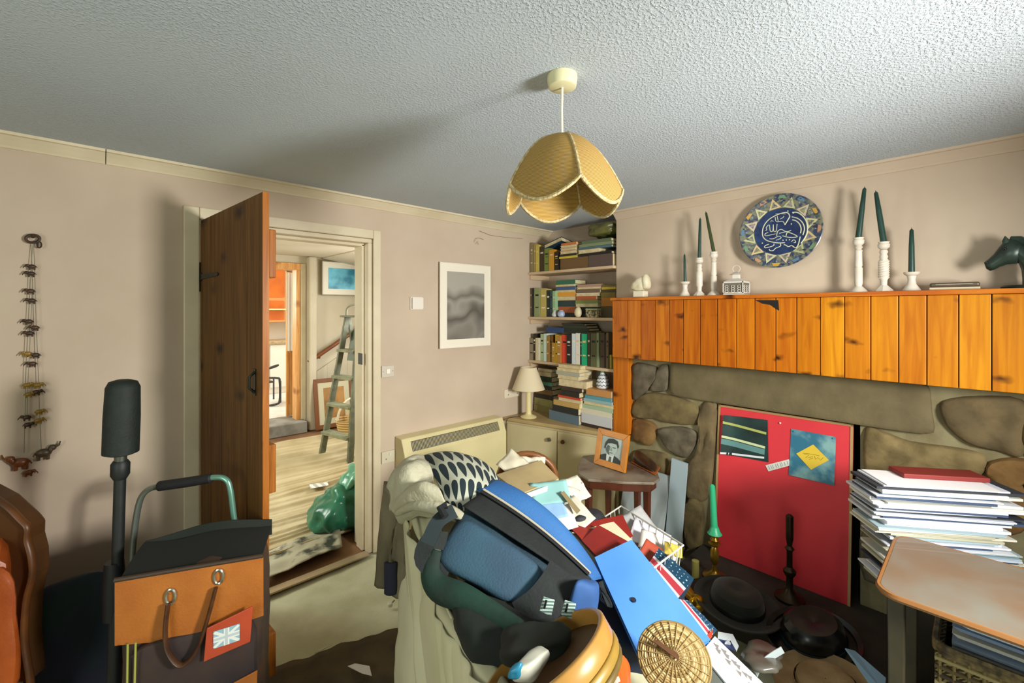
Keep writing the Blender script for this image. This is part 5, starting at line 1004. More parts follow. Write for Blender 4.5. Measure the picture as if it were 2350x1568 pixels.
tagm = M('#B4482A', .45, '#A43C24', 8)
tg = mesh('leather_tag', MB().slab([V((W_*.60, -.046, .43)), V((W_*.62, -.046, .53)), V((W_*.95, -.046, .57)), V((W_*.93, -.046, .46))], V((0, .006, 0))), tagm, t, local=True, bevel=.002, label='red brown leather tag')
fx0, fz0, fw, fh, sh = W_*.67, .465, W_*.185, .052, .12
def FP(u, v, y=-.0475): return V((fx0+u*fw, y, fz0+v*fh+u*fw*sh))
fl = mesh('flag_badge', MB().slab([FP(0, 0), FP(0, 1), FP(1, 1), FP(1, 0)], V((0, .001, 0))), M('#8FB4C4', .4), tg, local=True, label='pale union flag badge')
wh = M('#DDE2DC', .4)
def strip(p, q_, w_, y, m_, nm='flag_stripe'):
    p, q_ = V(p), V(q_); e = (q_-p).normalized(); s_ = V((-e.y, e.x))*w_
    mesh(nm, MB().slab([FP(*(p-s_), y), FP(*(p+s_), y), FP(*(q_+s_), y), FP(*(q_-s_), y)], V((0, .0005, 0))), m_, tg, local=True)
strip((.03, .06), (.97, .94), .07, -.0482, wh); strip((.03, .94), (.97, .06), .07, -.0483, wh)
strip((.5, 0), (.5, 1), .11, -.0485, wh); strip((0, .5), (1, .5), .16, -.0486, wh)
strip((.5, 0), (.5, 1), .05, -.0489, M('#B8C4CC', .4)); strip((0, .5), (1, .5), .07, -.049, M('#B8C4CC', .4))
mesh('lower_panel', MB().slab([V((W_*.7, -.038, .06)), V((W_*.74, -.038, .33)), V((W_*.98, -.038, .36)), V((W_*.96, -.038, .06))], V((0, .005, 0))), leather, t, local=True, bevel=.003)
mesh('lower_panel', MB().slab([V((W_*.22, -.038, .06)), V((W_*.25, -.038, .2)), V((W_*.5, -.038, .27)), V((W_*.6, -.038, .06))], V((0, .005, 0))), leather, t, local=True, bevel=.003)
for k in range(2):
    mesh('piping_cord', MB().tube([V((W_*(.10+.05*k), -.041, .53)), V((W_*(.095+.045*k), -.043, .3)), V((W_*(.08+.05*k), -.042, .06))], .0028, 6), M('#9CA048', .5), t, local=True, smooth=True)
for k in (0, 1): mesh('wheel', MB().lathe([(.0, -.012), (.045, -.012), (.048, 0), (.045, .012), (0, .012)], 20, Matrix.Translation((W_*(.12+.76*k), .12, .049)) @ Matrix.Rotation(R(90), 4, 'Y')), M('#17171A', .6), t, local=True, smooth=True)
inv = TM.inverted(); D2 = 1.66
fr = [inv @ at(*p, D2) for p in [(302, 1300), (306, 1240), (318, 1160), (335, 1128), (366, 1116)]]
mesh('handle_tube', MB().tube(spline(fr+[inv @ at(430, 1107, D2)], 6), .0105, 10), M('#8E9890', .3, metal=.7), t, local=True, smooth=True)
fr = [inv @ at(*p, D2) for p in [(440, 1105), (490, 1096), (517, 1100), (528, 1122), (537, 1190), (546, 1250), (552, 1300)]]
mesh('handle_tube', MB().tube(spline(fr, 6), .0105, 10), M('#7FB4A0', .3, metal=.6), t, local=True, smooth=True)
mesh('handle_grip', MB().tube([inv @ at(*p, D2) for p in [(364, 1117), (366, 1116), (430, 1107), (484, 1098), (487, 1098)]], [.012, .018, .018, .017, .011], 14), M('#17181A', .7), t, local=True, smooth=True, label='black foam handle grip')
mesh('corner_clip', MB().tube([inv @ at(*p, D2) for p in [(540, 1240), (560, 1228), (578, 1215)]], [.012, .014, .008], 8), M('#20241F', .6), t, local=True, smooth=True)
# brown leather armchair at the left edge
t = thing('leather_armchair', 'brown leather armchair with dark wooden edge at the far left', 'armchair', (-.28, 1.95, 0))
def L(px, py, d): return at(px, py, d)
lea = M('#B4571E', .4, '#8A3C14', 4, bump=.3, bscale=60); dwood = M('#4A2C14', .4, '#6A3E1A', 8)
q = [L(-150, 1260, 1.35), L(24, 1290, 1.35), L(30, 1290, 1.7), L(-120, 1260, 1.7)]
for p in q: p.z = .0
def upz(p, z): return V((p.x, p.y, z))
zt_ = L(30, 1250, 1.4).z
mesh('side_panel', MB().blob([upz(q[0], .06), upz(q[1], .06), upz(q[2], .06), upz(q[3], .06), upz(q[0], zt_), upz(q[1], zt_), upz(q[2], zt_), upz(q[3], zt_)], 8, 8, .01, 6), lea, t, smooth=True)
rl = [L(-120, 1080, 1.45), L(0, 1150, 1.45), L(50, 1195, 1.45), L(64, 1212, 1.45), L(63, 1240, 1.45), L(72, 1275, 1.45), L(74, 1320, 1.45), L(60, 1380, 1.45), L(56, 1470, 1.45), L(70, 1568, 1.45), L(76, 1700, 1.45)]
mesh('wooden_arm_rail', MB().tube(spline(rl, 4), .012, 10, flat=.7), dwood, t, smooth=True)
mesh('back_leather', MB().slab([L(-160, 1065, 1.46)]+rl[1:9]+[L(66, 1568, 1.45), L(-160, 1568, 1.46)], V((.04, .05, 0))), M('#5E3A18', .5, '#452A12', 5), t, bevel=.008)
mesh('orange_cushion', MB().blob([L(-150, 1600, 1.3), L(52, 1600, 1.3), L(50, 1590, 1.43), L(-130, 1590, 1.43), L(-150, 1290, 1.35), L(32, 1300, 1.35), L(28, 1290, 1.43), L(-130, 1290, 1.43)], 8, 5, .02, 5), lea, t, smooth=True)
for x_, y_ in ((-.35, 1.9), (-.18, 1.75)): mesh('leg', MB().tube([V((x_, y_, .12)), V((x_, y_, 0))], [.025, .018], 10), dwood, t, smooth=True)
# dark fabric heap, mostly standing in for shadow, between chair and trolley
c8 = [onz(110, 1700, .0), onz(300, 1700, .0), V((.08, 2.28, 0)), V((-.18, 2.25, 0)), onz(110, 1330, .46), onz(265, 1320, .48), V((.08, 2.3, .50)), V((-.2, 2.25, .5))]
t = thing('shade_heap', 'dark teal fabric heap standing in for the shadow behind the pole', 'bag', V((-.05, 1.95, 0)))
mesh('body', MB().blob(c8, 12, 4, .035, 5), M('#16302C', .85, '#20243A', 5), t, smooth=True, angle=0)
mesh('strap', MB().tube(spline([upz(c8[4], .36), upz(c8[4].lerp(c8[5], .4), .43), upz(c8[5], .40)], 6), .014, 8, flat=.4), M('#12161C', .7), t, smooth=True)
# frayed dark rug and floor litter
def rug(u, v):
    A_, B_, C_, D_ = onz(610, 1545, 0), onz(935, 1440, 0), V((.62, 1.0, 0)), V((.25, 1.12, 0))
    p = A_.lerp(B_, u).lerp(D_.lerp(C_, u), v); e = .02*nz(u*9, 2)*(1-v)
    return (p.x+e*.3, p.y+e, .006+.012*max(0, nz(p.x*9, p.y*12))+.01*abs(sin(v*7+u*3))**4)
mesh('rug', MB().sheet(rug, 40, 24, .004), M('#57492F', .95, '#3C3322', 6, bump=.5, bscale=150), smooth=True, angle=0, label='rumpled dark brown rug on the carpet by the armchair', cat='rug')
p4 = [(798, 1530), (815, 1524), (848, 1530), (853, 1552), (830, 1546)]
mesh('paper_scrap', MB().slab([onz(a_, b_, .03+.002*i) for i, (a_, b_) in enumerate(p4)], (0, 0, .002)), M('#D6D2CC', .7), label='torn white paper scrap on the dark rug', cat='paper')
q = onz(895, 1388, .012); t = thing('plastic_bottle_stopper', 'small white plastic stopper on the carpet', 'stopper', q)
mesh('body', MB().lathe([(.012, 0), (.012, .014), (.009, .016), (.004, .016)], 14, Matrix.Translation(q+V((0, 0, -.008)))), M('#CFCFB8', .4), t, smooth=True)
mesh('stalk', MB().tube([q, q+V((.03, .01, .004))], .004, 6), M('#8A8A70', .5), t, smooth=True)
mesh('paper_strip', MB().slab([onz(722, 1500, .008), onz(735, 1490, .012), onz(752, 1482, .012), (onz(751, 1486, .01)), onz(735, 1496, .008)], (0, 0, .002)), M('#CFCBA8', .7), label='thin pale paper strip on the carpet near the door', cat='paper')
# ---------------------------------------------------------------- sheet covered armchair and the heap on it
def leafprint(bg, fg):
    m = bpy.data.materials.new('mat_leaf_print'); m.use_nodes = True
    n, l = m.node_tree.nodes, m.node_tree.links; b = n['Principled BSDF']; b.inputs['Roughness'].default_value = .9
    at_ = n.new('ShaderNodeAttribute'); at_.attribute_name = 'pat'
    sp = n.new('ShaderNodeSeparateXYZ'); l.new(at_.outputs['Vector'], sp.inputs[0])
    def mth(op, a, b_=None):
        k = n.new('ShaderNodeMath'); k.operation = op
        for i, x in enumerate((a, b_)):
            if x is None: continue
            if isinstance(x, (int, float)): k.inputs[i].default_value = x
            else: l.new(x, k.inputs[i])
        return k.outputs[0]
    r = mth('MULTIPLY', sp.outputs[1], 4.0); row_ = mth('FLOOR', r); fr = mth('SUBTRACT', mth('FRACT', r), .5)
    c = mth('ADD', mth('MULTIPLY', sp.outputs[0], 10.0), mth('MULTIPLY', row_, .5)); fc = mth('SUBTRACT', mth('FRACT', c), .5)
    wd_ = mth('ADD', .35, mth('MULTIPLY', fr, .40))
    lf = mth('ADD', mth('POWER', mth('DIVIDE', fc, wd_), 2), mth('POWER', mth('DIVIDE', fr, .46), 2))
    mask = mth('LESS_THAN', lf, 1.0)
    mx = n.new('ShaderNodeMix'); mx.data_type = 'RGBA'; mx.inputs[6].default_value = lin(bg); mx.inputs[7].default_value = lin(fg)
    l.new(mask, mx.inputs[0]); l.new(mx.outputs[2], b.inputs['Base Color'])
    return m
sheetm = M('#D2CEB0', .95, '#C4C09E', 3, bump=.25, bscale=30)
t = thing('covered_armchair', 'armchair covered in a cream dust sheet in front of the heater', 'armchair', (1.0, 1.1, 0))
mesh('left_arm', MB().blob([(.63, .48, .02), (.72, .46, .02), (.90, 1.36, .02), (.83, 1.36, .02), (.595, .48, .56), (.70, .46, .56), (.85, 1.30, .66), (.765, 1.30, .64)], 18, 4, .008, 5), sheetm, t, smooth=True, angle=0)
mesh('right_arm', MB().blob([(1.14, .56, .02), (1.26, .56, .02), (1.29, 1.20, .02), (1.17, 1.20, .02), (1.15, .56, .40), (1.25, .56, .40), (1.28, 1.20, .44), (1.18, 1.20, .44)], 12, 5, .012, 6, 3), sheetm, t, smooth=True, angle=0)
mesh('backrest', MB().blob([(.72, 1.22, .05), (1.28, 1.20, .05), (1.30, 1.42, .05), (.76, 1.50, .05), (.88, 1.42, .77), (1.24, 1.38, .70), (1.26, 1.50, .68), (.89, 1.54, .76)], 16, 5, .018, 6, 5), sheetm, t, smooth=True, angle=0)
mesh('seat', MB().blob([(.72, .52, .02), (1.14, .54, .02), (1.18, 1.24, .02), (.80, 1.26, .02), (.72, .52, .40), (1.14, .54, .40), (1.18, 1.24, .42), (.80, 1.26, .42)], 12, 6, .012, 5, 8), sheetm, t, smooth=True, angle=0)
# hanging folds of the sheet on the open side
def drape(u, v):
    y = (1.27+.22*v)-u*(.75+.22*v); x = .865-.245*(1.5-y); k = max(0, min(1, (y-1.12)/.36)); top = .60+.15*k**.7
    f = .020*(abs(sin(u*15+1.2*sin(u*9)+v*.5))**.6-.5)*2*(1.15-v*.7)+.010*sin(u*71+v*2)*(1-v*.6)+.010*nz(u*14, v*3)
    return (x-.03+f, y, .012+(top-.012)*v)
mesh('hanging_sheet', MB().sheet(drape, 140, 22, .004), sheetm, t, smooth=True, angle=0)
FG = [[at(*p) for p in r_] for r_ in [[(930, 1168, 1.69), (968, 1262, 1.50), (1004, 1362, 1.34), (1035, 1420, 1.24)], [(965, 1180, 1.63), (995, 1262, 1.48), (1030, 1355, 1.34), (1062, 1400, 1.27)], [(1010, 1195, 1.60), (1030, 1270, 1.48), (1062, 1350, 1.36), (1100, 1410, 1.30)]]]
def cr0(P, t_):
    k = min(int(t_*(len(P)-1)), len(P)-2); f = t_*(len(P)-1)-k; return P[k].lerp(P[k+1], f)
mesh('sheet_fold', MB().sheet(lambda u, v: cr0([cr0(r_, u) for r_ in FG], v)+V((0, 0, 1))*(.010*sin(v*9+u*3)+.010*nz(u*7, v*5)), 30, 16, .004), sheetm, t, smooth=True, angle=0)
# grey jumper over the back corner
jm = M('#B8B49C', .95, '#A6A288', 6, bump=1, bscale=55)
t = thing('grey_jumper', 'pale grey knitted jumper slung over the corner of the chair back', 'jumper', at(930, 1200, 1.75))
def J(px, py, d): return at(px, py, d)
JG = [[J(*p) for p in r_] for r_ in [[(915, 1082, 1.80), (935, 1062, 1.84), (960, 1052, 1.87), (985, 1056, 1.87)], [(900, 1102, 1.72), (922, 1074, 1.73), (950, 1064, 1.74), (985, 1076, 1.73)], [(896, 1130, 1.66), (918, 1098, 1.63), (950, 1090, 1.62), (992, 1100, 1.61)], [(900, 1160, 1.64), (926, 1132, 1.58), (962, 1124, 1.54), (1006, 1130, 1.53)], [(912, 1182, 1.64), (940, 1160, 1.57), (985, 1156, 1.52), (1038, 1165, 1.50)], [(925, 1196, 1.66), (955, 1180, 1.60), (1000, 1180, 1.55), (1052, 1190, 1.52)]]]
def knit(u, v):
    p = cr1([cr1(r_, u) for r_ in JG], v); tw = v*23+u*4.5+2.2*nz(u*2.5, v*3)
    return p+V((-.35, -.4, .8))*(.024*sin(tw*.8)*min(1, 5*v)*min(1, 5*(1-v))+.010*nz(u*6, v*7, 2))
def cr1(P, t_):
    k = min(int(t_*(len(P)-1)), len(P)-2); f = t_*(len(P)-1)-k
    a_, b_, c_, d_ = P[max(k-1, 0)], P[k], P[k+1], P[min(k+2, len(P)-1)]
    return .5*((2*b_)+(c_-a_)*f+(2*a_-5*b_+4*c_-d_)*f*f+(3*b_-a_-3*c_+d_)*f**3)
mesh('knitted_body', MB().sheet(knit, 40, 60, .014), jm, t, smooth=True, angle=0)
mesh('knotted_sleeve', MB().tube(spline([J(912, 1178, 1.60), J(950, 1160, 1.54), J(1000, 1165, 1.495), J(1040, 1176, 1.475), J(1062, 1186, 1.47)], 6), [.014+.012*sin(pi*i/24) for i in range(25)], 12, flat=.8), jm, t, smooth=True, angle=0)
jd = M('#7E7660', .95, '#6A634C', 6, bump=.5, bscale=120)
def sleeve(u, v):
    a_, b_, c_, d_ = J(893, 1105, 1.74), J(945, 1150, 1.67), J(934, 1358, 1.69), J(873, 1335, 1.76)
    p = a_.lerp(b_, u).lerp(d_.lerp(c_, u), v); return p+V((-.7, -.7, 0))*(.02*sin(u*7+v*2)+.012*nz(u*6, v*5)+.02*sin(pi*u))
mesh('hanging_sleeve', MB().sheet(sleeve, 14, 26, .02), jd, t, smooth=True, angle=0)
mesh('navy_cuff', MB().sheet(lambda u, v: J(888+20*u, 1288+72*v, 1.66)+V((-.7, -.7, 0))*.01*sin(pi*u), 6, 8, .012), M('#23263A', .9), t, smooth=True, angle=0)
# leaf patterned cloth
c_pts = [[(958, 1052, 1.86), (1010, 1036, 1.9), (1070, 1042, 1.92), (1120, 1066, 1.9), (1150, 1108, 1.85)], [(985, 1078, 1.72), (1030, 1058, 1.74), (1085, 1064, 1.76), (1130, 1092, 1.74), (1158, 1130, 1.7)],
         [(1008, 1120, 1.62), (1050, 1098, 1.62), (1100, 1104, 1.62), (1136, 1128, 1.6), (1160, 1160, 1.58)], [(1020, 1150, 1.56), (1055, 1150, 1.54), (1095, 1155, 1.54), (1130, 1165, 1.54), (1160, 1190, 1.54)], [(1030, 1175, 1.52), (1060, 1190, 1.5), (1095, 1196, 1.5), (1130, 1200, 1.5), (1160, 1210, 1.5)]]
G = [[at(*p) for p in r_] for r_ in c_pts]
def cr1(P, t_):
    k = min(int(t_*(len(P)-1)), len(P)-2); f = t_*(len(P)-1)-k
    a_, b_, c_, d_ = P[max(k-1, 0)], P[k], P[k+1], P[min(k+2, len(P)-1)]
    return .5*((2*b_)+(c_-a_)*f+(2*a_-5*b_+4*c_-d_)*f*f+(3*b_-a_-3*c_+d_)*f**3)
o = mesh('patterned_cloth', MB().sheet(lambda u, v: cr1([cr1(r_, u) for r_ in G], 1-v)+V((0, 0, .006))*nz(u*5, v*5), 40, 30, .006), leafprint('#BFC2AE', '#1E2E34'), label='black and white leaf print cloth draped over the chair back', cat='cloth', smooth=True, angle=0)
uvmap(o, 40, 30)
# ---- blue rucksack
t = thing('blue_rucksack', 'navy blue rucksack with pale zip lying on the covered armchair', 'rucksack', at(1200, 1400, 1.35))
A0, B0, C0, D0 = at(1052, 1165, 1.46), at(1330, 1345, 1.34), at(1250, 1440, 1.26), at(985, 1285, 1.38)
A1, B1 = at(1140, 1105, 1.70), at(1384, 1335, 1.52); C1, D1 = B1+(C0-B0)*.9, A1+(D0-A0)*.9
navy = M('#1E3A46', .8, '#1B2E3C', 6, bump=.4, bscale=160); blk_ = M('#14181A', .85, '#1B2220', 12, bump=.4, bscale=120); blue_ = M('#2E66A0', .75, '#285C96', 5, bump=.3, bscale=160)
mesh('main_compartment', MB().blob([D0, C0, C1, D1, A0, B0, B1, A1], 18, 5, .012, 7), navy, t, smooth=True, angle=0)
nf = (B0-A0).cross(D0-A0).normalized(); nf = nf if nf.dot(-ray(1175, 1250)) > 0 else -nf
def fp(u, v, l=.02): return A0.lerp(B0, u).lerp(D0.lerp(C0, u), v)+nf*l
mesh('front_pocket', MB().blob([fp(.04, 1.02, -.03), fp(.80, 1.02, -.03), fp(.80, .04, -.03), fp(.04, .04, -.03), fp(.06, .98, .045), fp(.77, .98, .045), fp(.77, .08, .045), fp(.06, .08, .045)], 12, 5, .006, 8), M('#2A4C5E', .8, '#2C4056', 6, bump=.4, bscale=160), t, smooth=True, angle=0)
nu_ = (B0-A0).cross(A1-A0).normalized(); nu_ = nu_ if nu_.z > 0 else -nu_
def tp(u, v, l=.012): return A0.lerp(B0, u).lerp(A1.lerp(B1, u), v)+nu_*(l+.02*sin(pi*u)*sin(pi*v))
mesh('black_top_panel', MB().sheet(lambda u, v: tp(.02+.96*u, .02+.52*v), 20, 8, .004), blk_, t, smooth=True, angle=0)
mesh('blue_lid', MB().sheet(lambda u, v: tp(-.02+1.02*u, .5+.62*v, .014)+nu_*.055*sin(pi*v)*sin(pi*min(1, u*1.02))**.6-V((0, 0, .06))*max(0, v-.6), 24, 12, .008), blue_, t, smooth=True, angle=0)
mesh('zip', MB().tube([tp(.02+.94*i/20, .50, .022) for i in range(21)], .0045, 6), M('#B4AE98', .5), t, smooth=True)
mesh('zip_piping', MB().tube([tp(.02+.94*i/20, .44, .02) for i in range(21)], .006, 6), M('#0E1012', .6), t, smooth=True)
def webbing(pts, w_, m_, nm='strap', th=.004):
    pp = spline(pts, 5); sd = [((pp[min(i+1, len(pp)-1)]-pp[max(i-1, 0)]).cross(nf)).normalized()*w_ for i in range(len(pp))]
    mb = MB(); n_ = len(pp)-1
    mb.sheet(lambda u, v: pp[round(u*n_)]+sd[round(u*n_)]*(v-.5), n_, 2, th); return mesh(nm, mb, m_, t, smooth=True)
webbing([fp(.86, -.05, .05), fp(.88, .3, .058), fp(.88, .7, .056), fp(.84, 1.1, .035)], .10, blk_, 'side_panel_band')
for bx, by, bd in ((1255, 1391, 1.165), (1304, 1399, 1.165)):
    def bq(dx, dy, e=0): return at(bx+dx, by+dy, bd-e)
    bk = mesh('buckle', MB().slab([bq(-17, 12), bq(-8, -22), bq(18, -14), bq(10, 24)], nf*.006), stripes('#5E7E74', '#C9D8D2', (1, 1, 1), 70, .4, .5, 0, .2), t, bevel=.002, label='pale ribbed plastic buckle')
    mesh('buckle_slot', MB().slab([bq(-9, 6, .009), bq(-4, -14, .009), bq(1, -13, .009), bq(-4, 8, .009)], nf*.001), M('#101412', .5), bk)
webbing([fp(.06, .6, .03), fp(-.05, .75, .05), fp(-.02, 1.05, .04), fp(.2, 1.1, .02)], .05, blk_)
webbing([fp(.0, .1, .03), fp(-.06, .4, .05), fp(-.05, .8, .05)], .045, M('#1C2A2C', .8), 'strap')
sp1 = spline([at(1000, 1262, 1.37), at(988, 1310, 1.34), at(1006, 1350, 1.31), at(1062, 1372, 1.27), at(1130, 1410, 1.22), at(1196, 1446, 1.17)], 5); n1 = len(sp1)-1
mesh('strap_pad', MB().tube(sp1, [.022+.016*sin(pi*i/n1) for i in range(n1+1)], 12, flat=.7), M('#123A2E', .85, '#18261F', 7, bump=.3), t, smooth=True, angle=0)
mesh('toggle', MB().tube([fp(-.06, .1, .06), fp(-.09, .2, .065), fp(-.02, .28, .07)], .012, 8), blk_, t, smooth=True)
webbing([at(1378, 1335, 1.36), at(1388, 1365, 1.34), at(1398, 1390, 1.33)], .014, blk_, 'hanging_clip')
mesh('clip_hook', MB().tube(spline([at(1380, 1352, 1.345), at(1395, 1372, 1.335), at(1402, 1392, 1.33), at(1388, 1384, 1.335), at(1378, 1372, 1.345)], 4, closed=True), .0045, 6, closed=True), M('#1C2226', .4), t, smooth=True)
mesh('end_pocket', MB().blob([at(1290, 1445, 1.24), at(1362, 1428, 1.26), at(1372, 1400, 1.36), at(1290, 1430, 1.32), at(1318, 1325, 1.235), at(1372, 1345, 1.27), at(1378, 1335, 1.38), at(1330, 1320, 1.34)], 8, 5, .008, 9), M('#2F5A94', .75, '#284E84', 5), t, smooth=True, angle=0)
# ---- dark coat and bentwood hoops at the front of the chair
mesh('dark_coat', MB().blob([at(1080, 1600, 1.10), at(1440, 1600, 1.08), at(1440, 1450, 1.40), at(1010, 1350, 1.40), at(1070, 1470, 1.12), at(1400, 1500, 1.12), at(1380, 1385, 1.38), at(1010, 1300, 1.38)], 18, 3.5, .022, 9, 4), M('#18221C', .9, '#1E1C1A', 7, bump=.3), label='crumpled dark coat under the rucksack', cat='coat', smooth=True, angle=0)
def hoop(name, lab, cx, cy, d, r_, h_, tilt, col, inner, floor=True):
    c_ = at(cx, cy, d); T = Matrix.Translation(c_) @ tilt
    t = thing(name, lab, 'tray', c_)
    mesh('bent_rim', MB().lathe([(r_-.012, 0), (r_-.003, -.002), (r_, .004), (r_, h_-.004), (r_-.004, h_), (r_-.012, h_), (r_-.014, h_-.004), (r_-.014, .004)], 48, T, cap=False), col, t, smooth=True, angle=60)
    mesh('base_panel', MB().lathe([(.001, .003), (r_-.013, .003), (r_-.013, .007), (.001, .007)], 40, T), inner, t, smooth=True)
def tilt_m(ax, ay): return Matrix.Rotation(math.atan2(RT[1], RT[0]), 4, 'Z') @ Matrix.Rotation(R(ax), 4, 'X') @ Matrix.Rotation(R(ay), 4, 'Y')
bw = M('#B98A44', .35, '#A87838', 6, coat=.3)
hoop('bentwood_tray', 'shallow round bentwood tray with varnished rim, uppermost of the stack', 1266, 1546, 1.02, .168, .042, tilt_m(-20, -31), bw, M('#5A3E20', .6, '#4A331A', 8))
hoop('bentwood_tray', 'yellowish round bentwood tray, second in the stack', 1277, 1570, 1.02, .172, .02, tilt_m(-20, -31), M('#A8883C', .4, '#8E702C', 6), M('#5A3E20', .6))
hoop('bentwood_tray', 'thin dark edged round bentwood tray, lowest in the stack', 1286, 1588, 1.02, .17, .014, tilt_m(-20, -31), M('#7E6A34', .4, '#5E4A22', 6), M('#5A3E20', .6))
mesh('dark_scarf', MB().blob([at(1130, 1560, 1.06), at(1290, 1520, 1.05), at(1330, 1450, 1.16), at(1150, 1450, 1.16), at(1135, 1500, 1.03), at(1270, 1480, 1.02), at(1322, 1424, 1.13), at(1160, 1420, 1.14)], 12, 3.5, .02, 10, 9), M('#22201A', .9, '#1A261E', 8), label='dark scarf bundled inside the uppermost wooden tray', cat='scarf', smooth=True, angle=0)
# packet lying in the tray
t = thing('tissue_packet', 'crumpled white and teal tissue packet inside the wooden tray', 'packet', at(1225, 1530, .98))
pk = [at(1172, 1568, .93), at(1225, 1575, .93), at(1266, 1505, .98), at(1240, 1490, 1.0), at(1168, 1535, .92), at(1212, 1530, .92), at(1262, 1490, .97), at(1230, 1482, .99)]
mesh('wrapper', MB().blob(pk, 10, 6, .007, 18), M('#C9C8B8', .35, '#B5B8A8', 8), t, smooth=True, angle=0)
mesh('teal_end', MB().blob([at(1164, 1560, .925), at(1190, 1566, .92), at(1204, 1530, .93), at(1172, 1535, .935), at(1164, 1545, .915), at(1186, 1545, .91), at(1202, 1512, .925), at(1178, 1520, .93)], 6, 3.5, .008, 20), M('#2A7FA0', .4, '#1F6A86', 10), t, smooth=True, angle=0)
t = thing('orange_bag', 'bright orange plastic bag with white print beside the wooden trays', 'bag', at(1400, 1550, 1.1))
mesh('sack', MB().blob([at(1340, 1620, .96), at(1440, 1620, .96), at(1455, 1600, 1.1), at(1370, 1600, 1.1), at(1396, 1515, .98), at(1425, 1500, .98), at(1448, 1516, 1.08), at(1420, 1512, 1.1)], 10, 3.5, .014, 16), M('#E2581A', .35, '#D24A12', 8), t, smooth=True, angle=0)
mesh('white_print', quad([at(1390, 1568, .945), at(1420, 1552, .945), at(1424, 1564, .94), at(1400, 1578, .94)], 6, 4, .001, .002, 30), M('#E6DCD2', .5), t, smooth=True)
# ---- low table and boxes that carry the heap
mesh('cardboard_box', MB().blob([at(1290, 1560, 1.36), at(1560, 1580, 1.34), at(1590, 1400, 1.72), at(1330, 1330, 1.75), at(1300, 1420, 1.40), at(1540, 1520, 1.30), at(1570, 1330, 1.70), at(1330, 1285, 1.72)], 10, 7, .006, 6), M('#1B2A44', .8, '#1A2030', 7), label='dark navy crumpled carton under the blue folder', cat='box', smooth=True)
# blue folder
t = thing('blue_folder', 'large light blue document folder sliding down the heap', 'folder', at(1500, 1500, 1.35))
bf = [at(1364, 1281, 1.56), at(1449, 1240, 1.66), at(1630, 1470, 1.36), at(1478, 1532, 1.24)]
fm = M('#5490E0', .4, '#4A86D6', 4)
mesh('cover', quad(bf, 14, 14, .003, .002, 6, 0, .012), fm, t, smooth=True)
mesh('back_cover', quad([p-V((0, 0, .012)) for p in bf], 4, 4, .003), fm, t)
nb2 = (bf[1]-bf[0]).cross(bf[3]-bf[0]).normalized(); nb2 = nb2 if nb2.z > 0 else -nb2
ce = at(1452, 1383, 1.42); k_ = (bf[0]-ce).dot(nb2)
mesh('finger_hole', MB().lathe([(.001, 0), (.0085, 0), (.0085, .002), (.001, .002)], 16, Matrix.Translation(ce+nb2*(k_+.012)) @ nb2.to_track_quat('Z', 'Y').to_matrix().to_4x4()), M('#10182A', .8), t)
# red folder with papers
rfp = [at(1308, 1212, 1.78), at(1428, 1183, 1.95), at(1452, 1232, 1.80), at(1368, 1278, 1.62)]
t = thing('red_document_folder', 'red card folder with a cream sheet above the blue folder', 'folder', at(1370, 1280, 1.7))
mesh('cover', quad(rfp, 8, 8, .004, .003, 8), M('#9C2A22', .55, '#8A221C', 5), t, smooth=True)
mesh('cream_sheet', quad([at(1312, 1224, 1.75), at(1408, 1198, 1.86), at(1450, 1240, 1.765), at(1430, 1248, 1.74), at(1330, 1226, 1.72)][:4], 8, 8, .0015, .003, 9, 3), M('#D2C9A8', .7), t, smooth=True)
mesh('lower_flap', quad([at(1335, 1242, 1.70), at(1372, 1206, 1.79), at(1440, 1244, 1.72), at(1370, 1279, 1.60)], 8, 8, .003, .002, 9, 6), M('#8A2420', .55, '#761C1A', 5), t, smooth=True)
mesh('box_file', MB().hexa([p-V((0, 0, .09)) for p in rfp]+[p-V((0, 0, .012)) for p in rfp]), M('#B9B4A0', .7), label='grey box file beneath the red folder', cat='box file', bevel=.004)
# wire basket
t = thing('wire_basket', 'white wire tray full of papers in front of the small table', 'basket', at(1490, 1300, 1.85))
wr_ = M('#CFCFC8', .4)
z1_, z0_ = .575, .44
cn = [onz(1330, 1225, z1_), onz(1425, 1162, z1_), onz(1568, 1252, z1_), onz(1480, 1320, z1_)]
lo_ = [V((p.x, p.y, z0_)).lerp(V((sum(q.x for q in cn)/4, sum(q.y for q in cn)/4, z0_)), .08) for p in cn]
mesh('top_wire', MB().tube(cn, .004, 6, closed=True), wr_, t, smooth=True); mesh('bottom_wire', MB().tube(lo_, .003, 6, closed=True), wr_, t, smooth=True)
for i in range(4):
    a_, b_, c_, d_ = cn[i], cn[(i+1) % 4], lo_[i], lo_[(i+1) % 4]
    for j in range(9):
        f = (j+.5)/9; mesh('upright_wire', MB().tube([a_.lerp(b_, f), c_.lerp(d_, f)], .0018, 5), wr_, t)
for j in range(1, 8): mesh('base_wire', MB().tube([lo_[0].lerp(lo_[1], j/8), lo_[3].lerp(lo_[2], j/8)], .0018, 5), wr_, t)
mesh('support_carton', MB().hexa([V((p.x, p.y, .001)) for p in lo_]+[V((p.x, p.y, z0_-.004)) for p in lo_]), M('#3A3226', .85, '#2A241C', 6), label='plain brown carton standing under the wire tray', cat='box', bevel=.004)
random.seed(21)
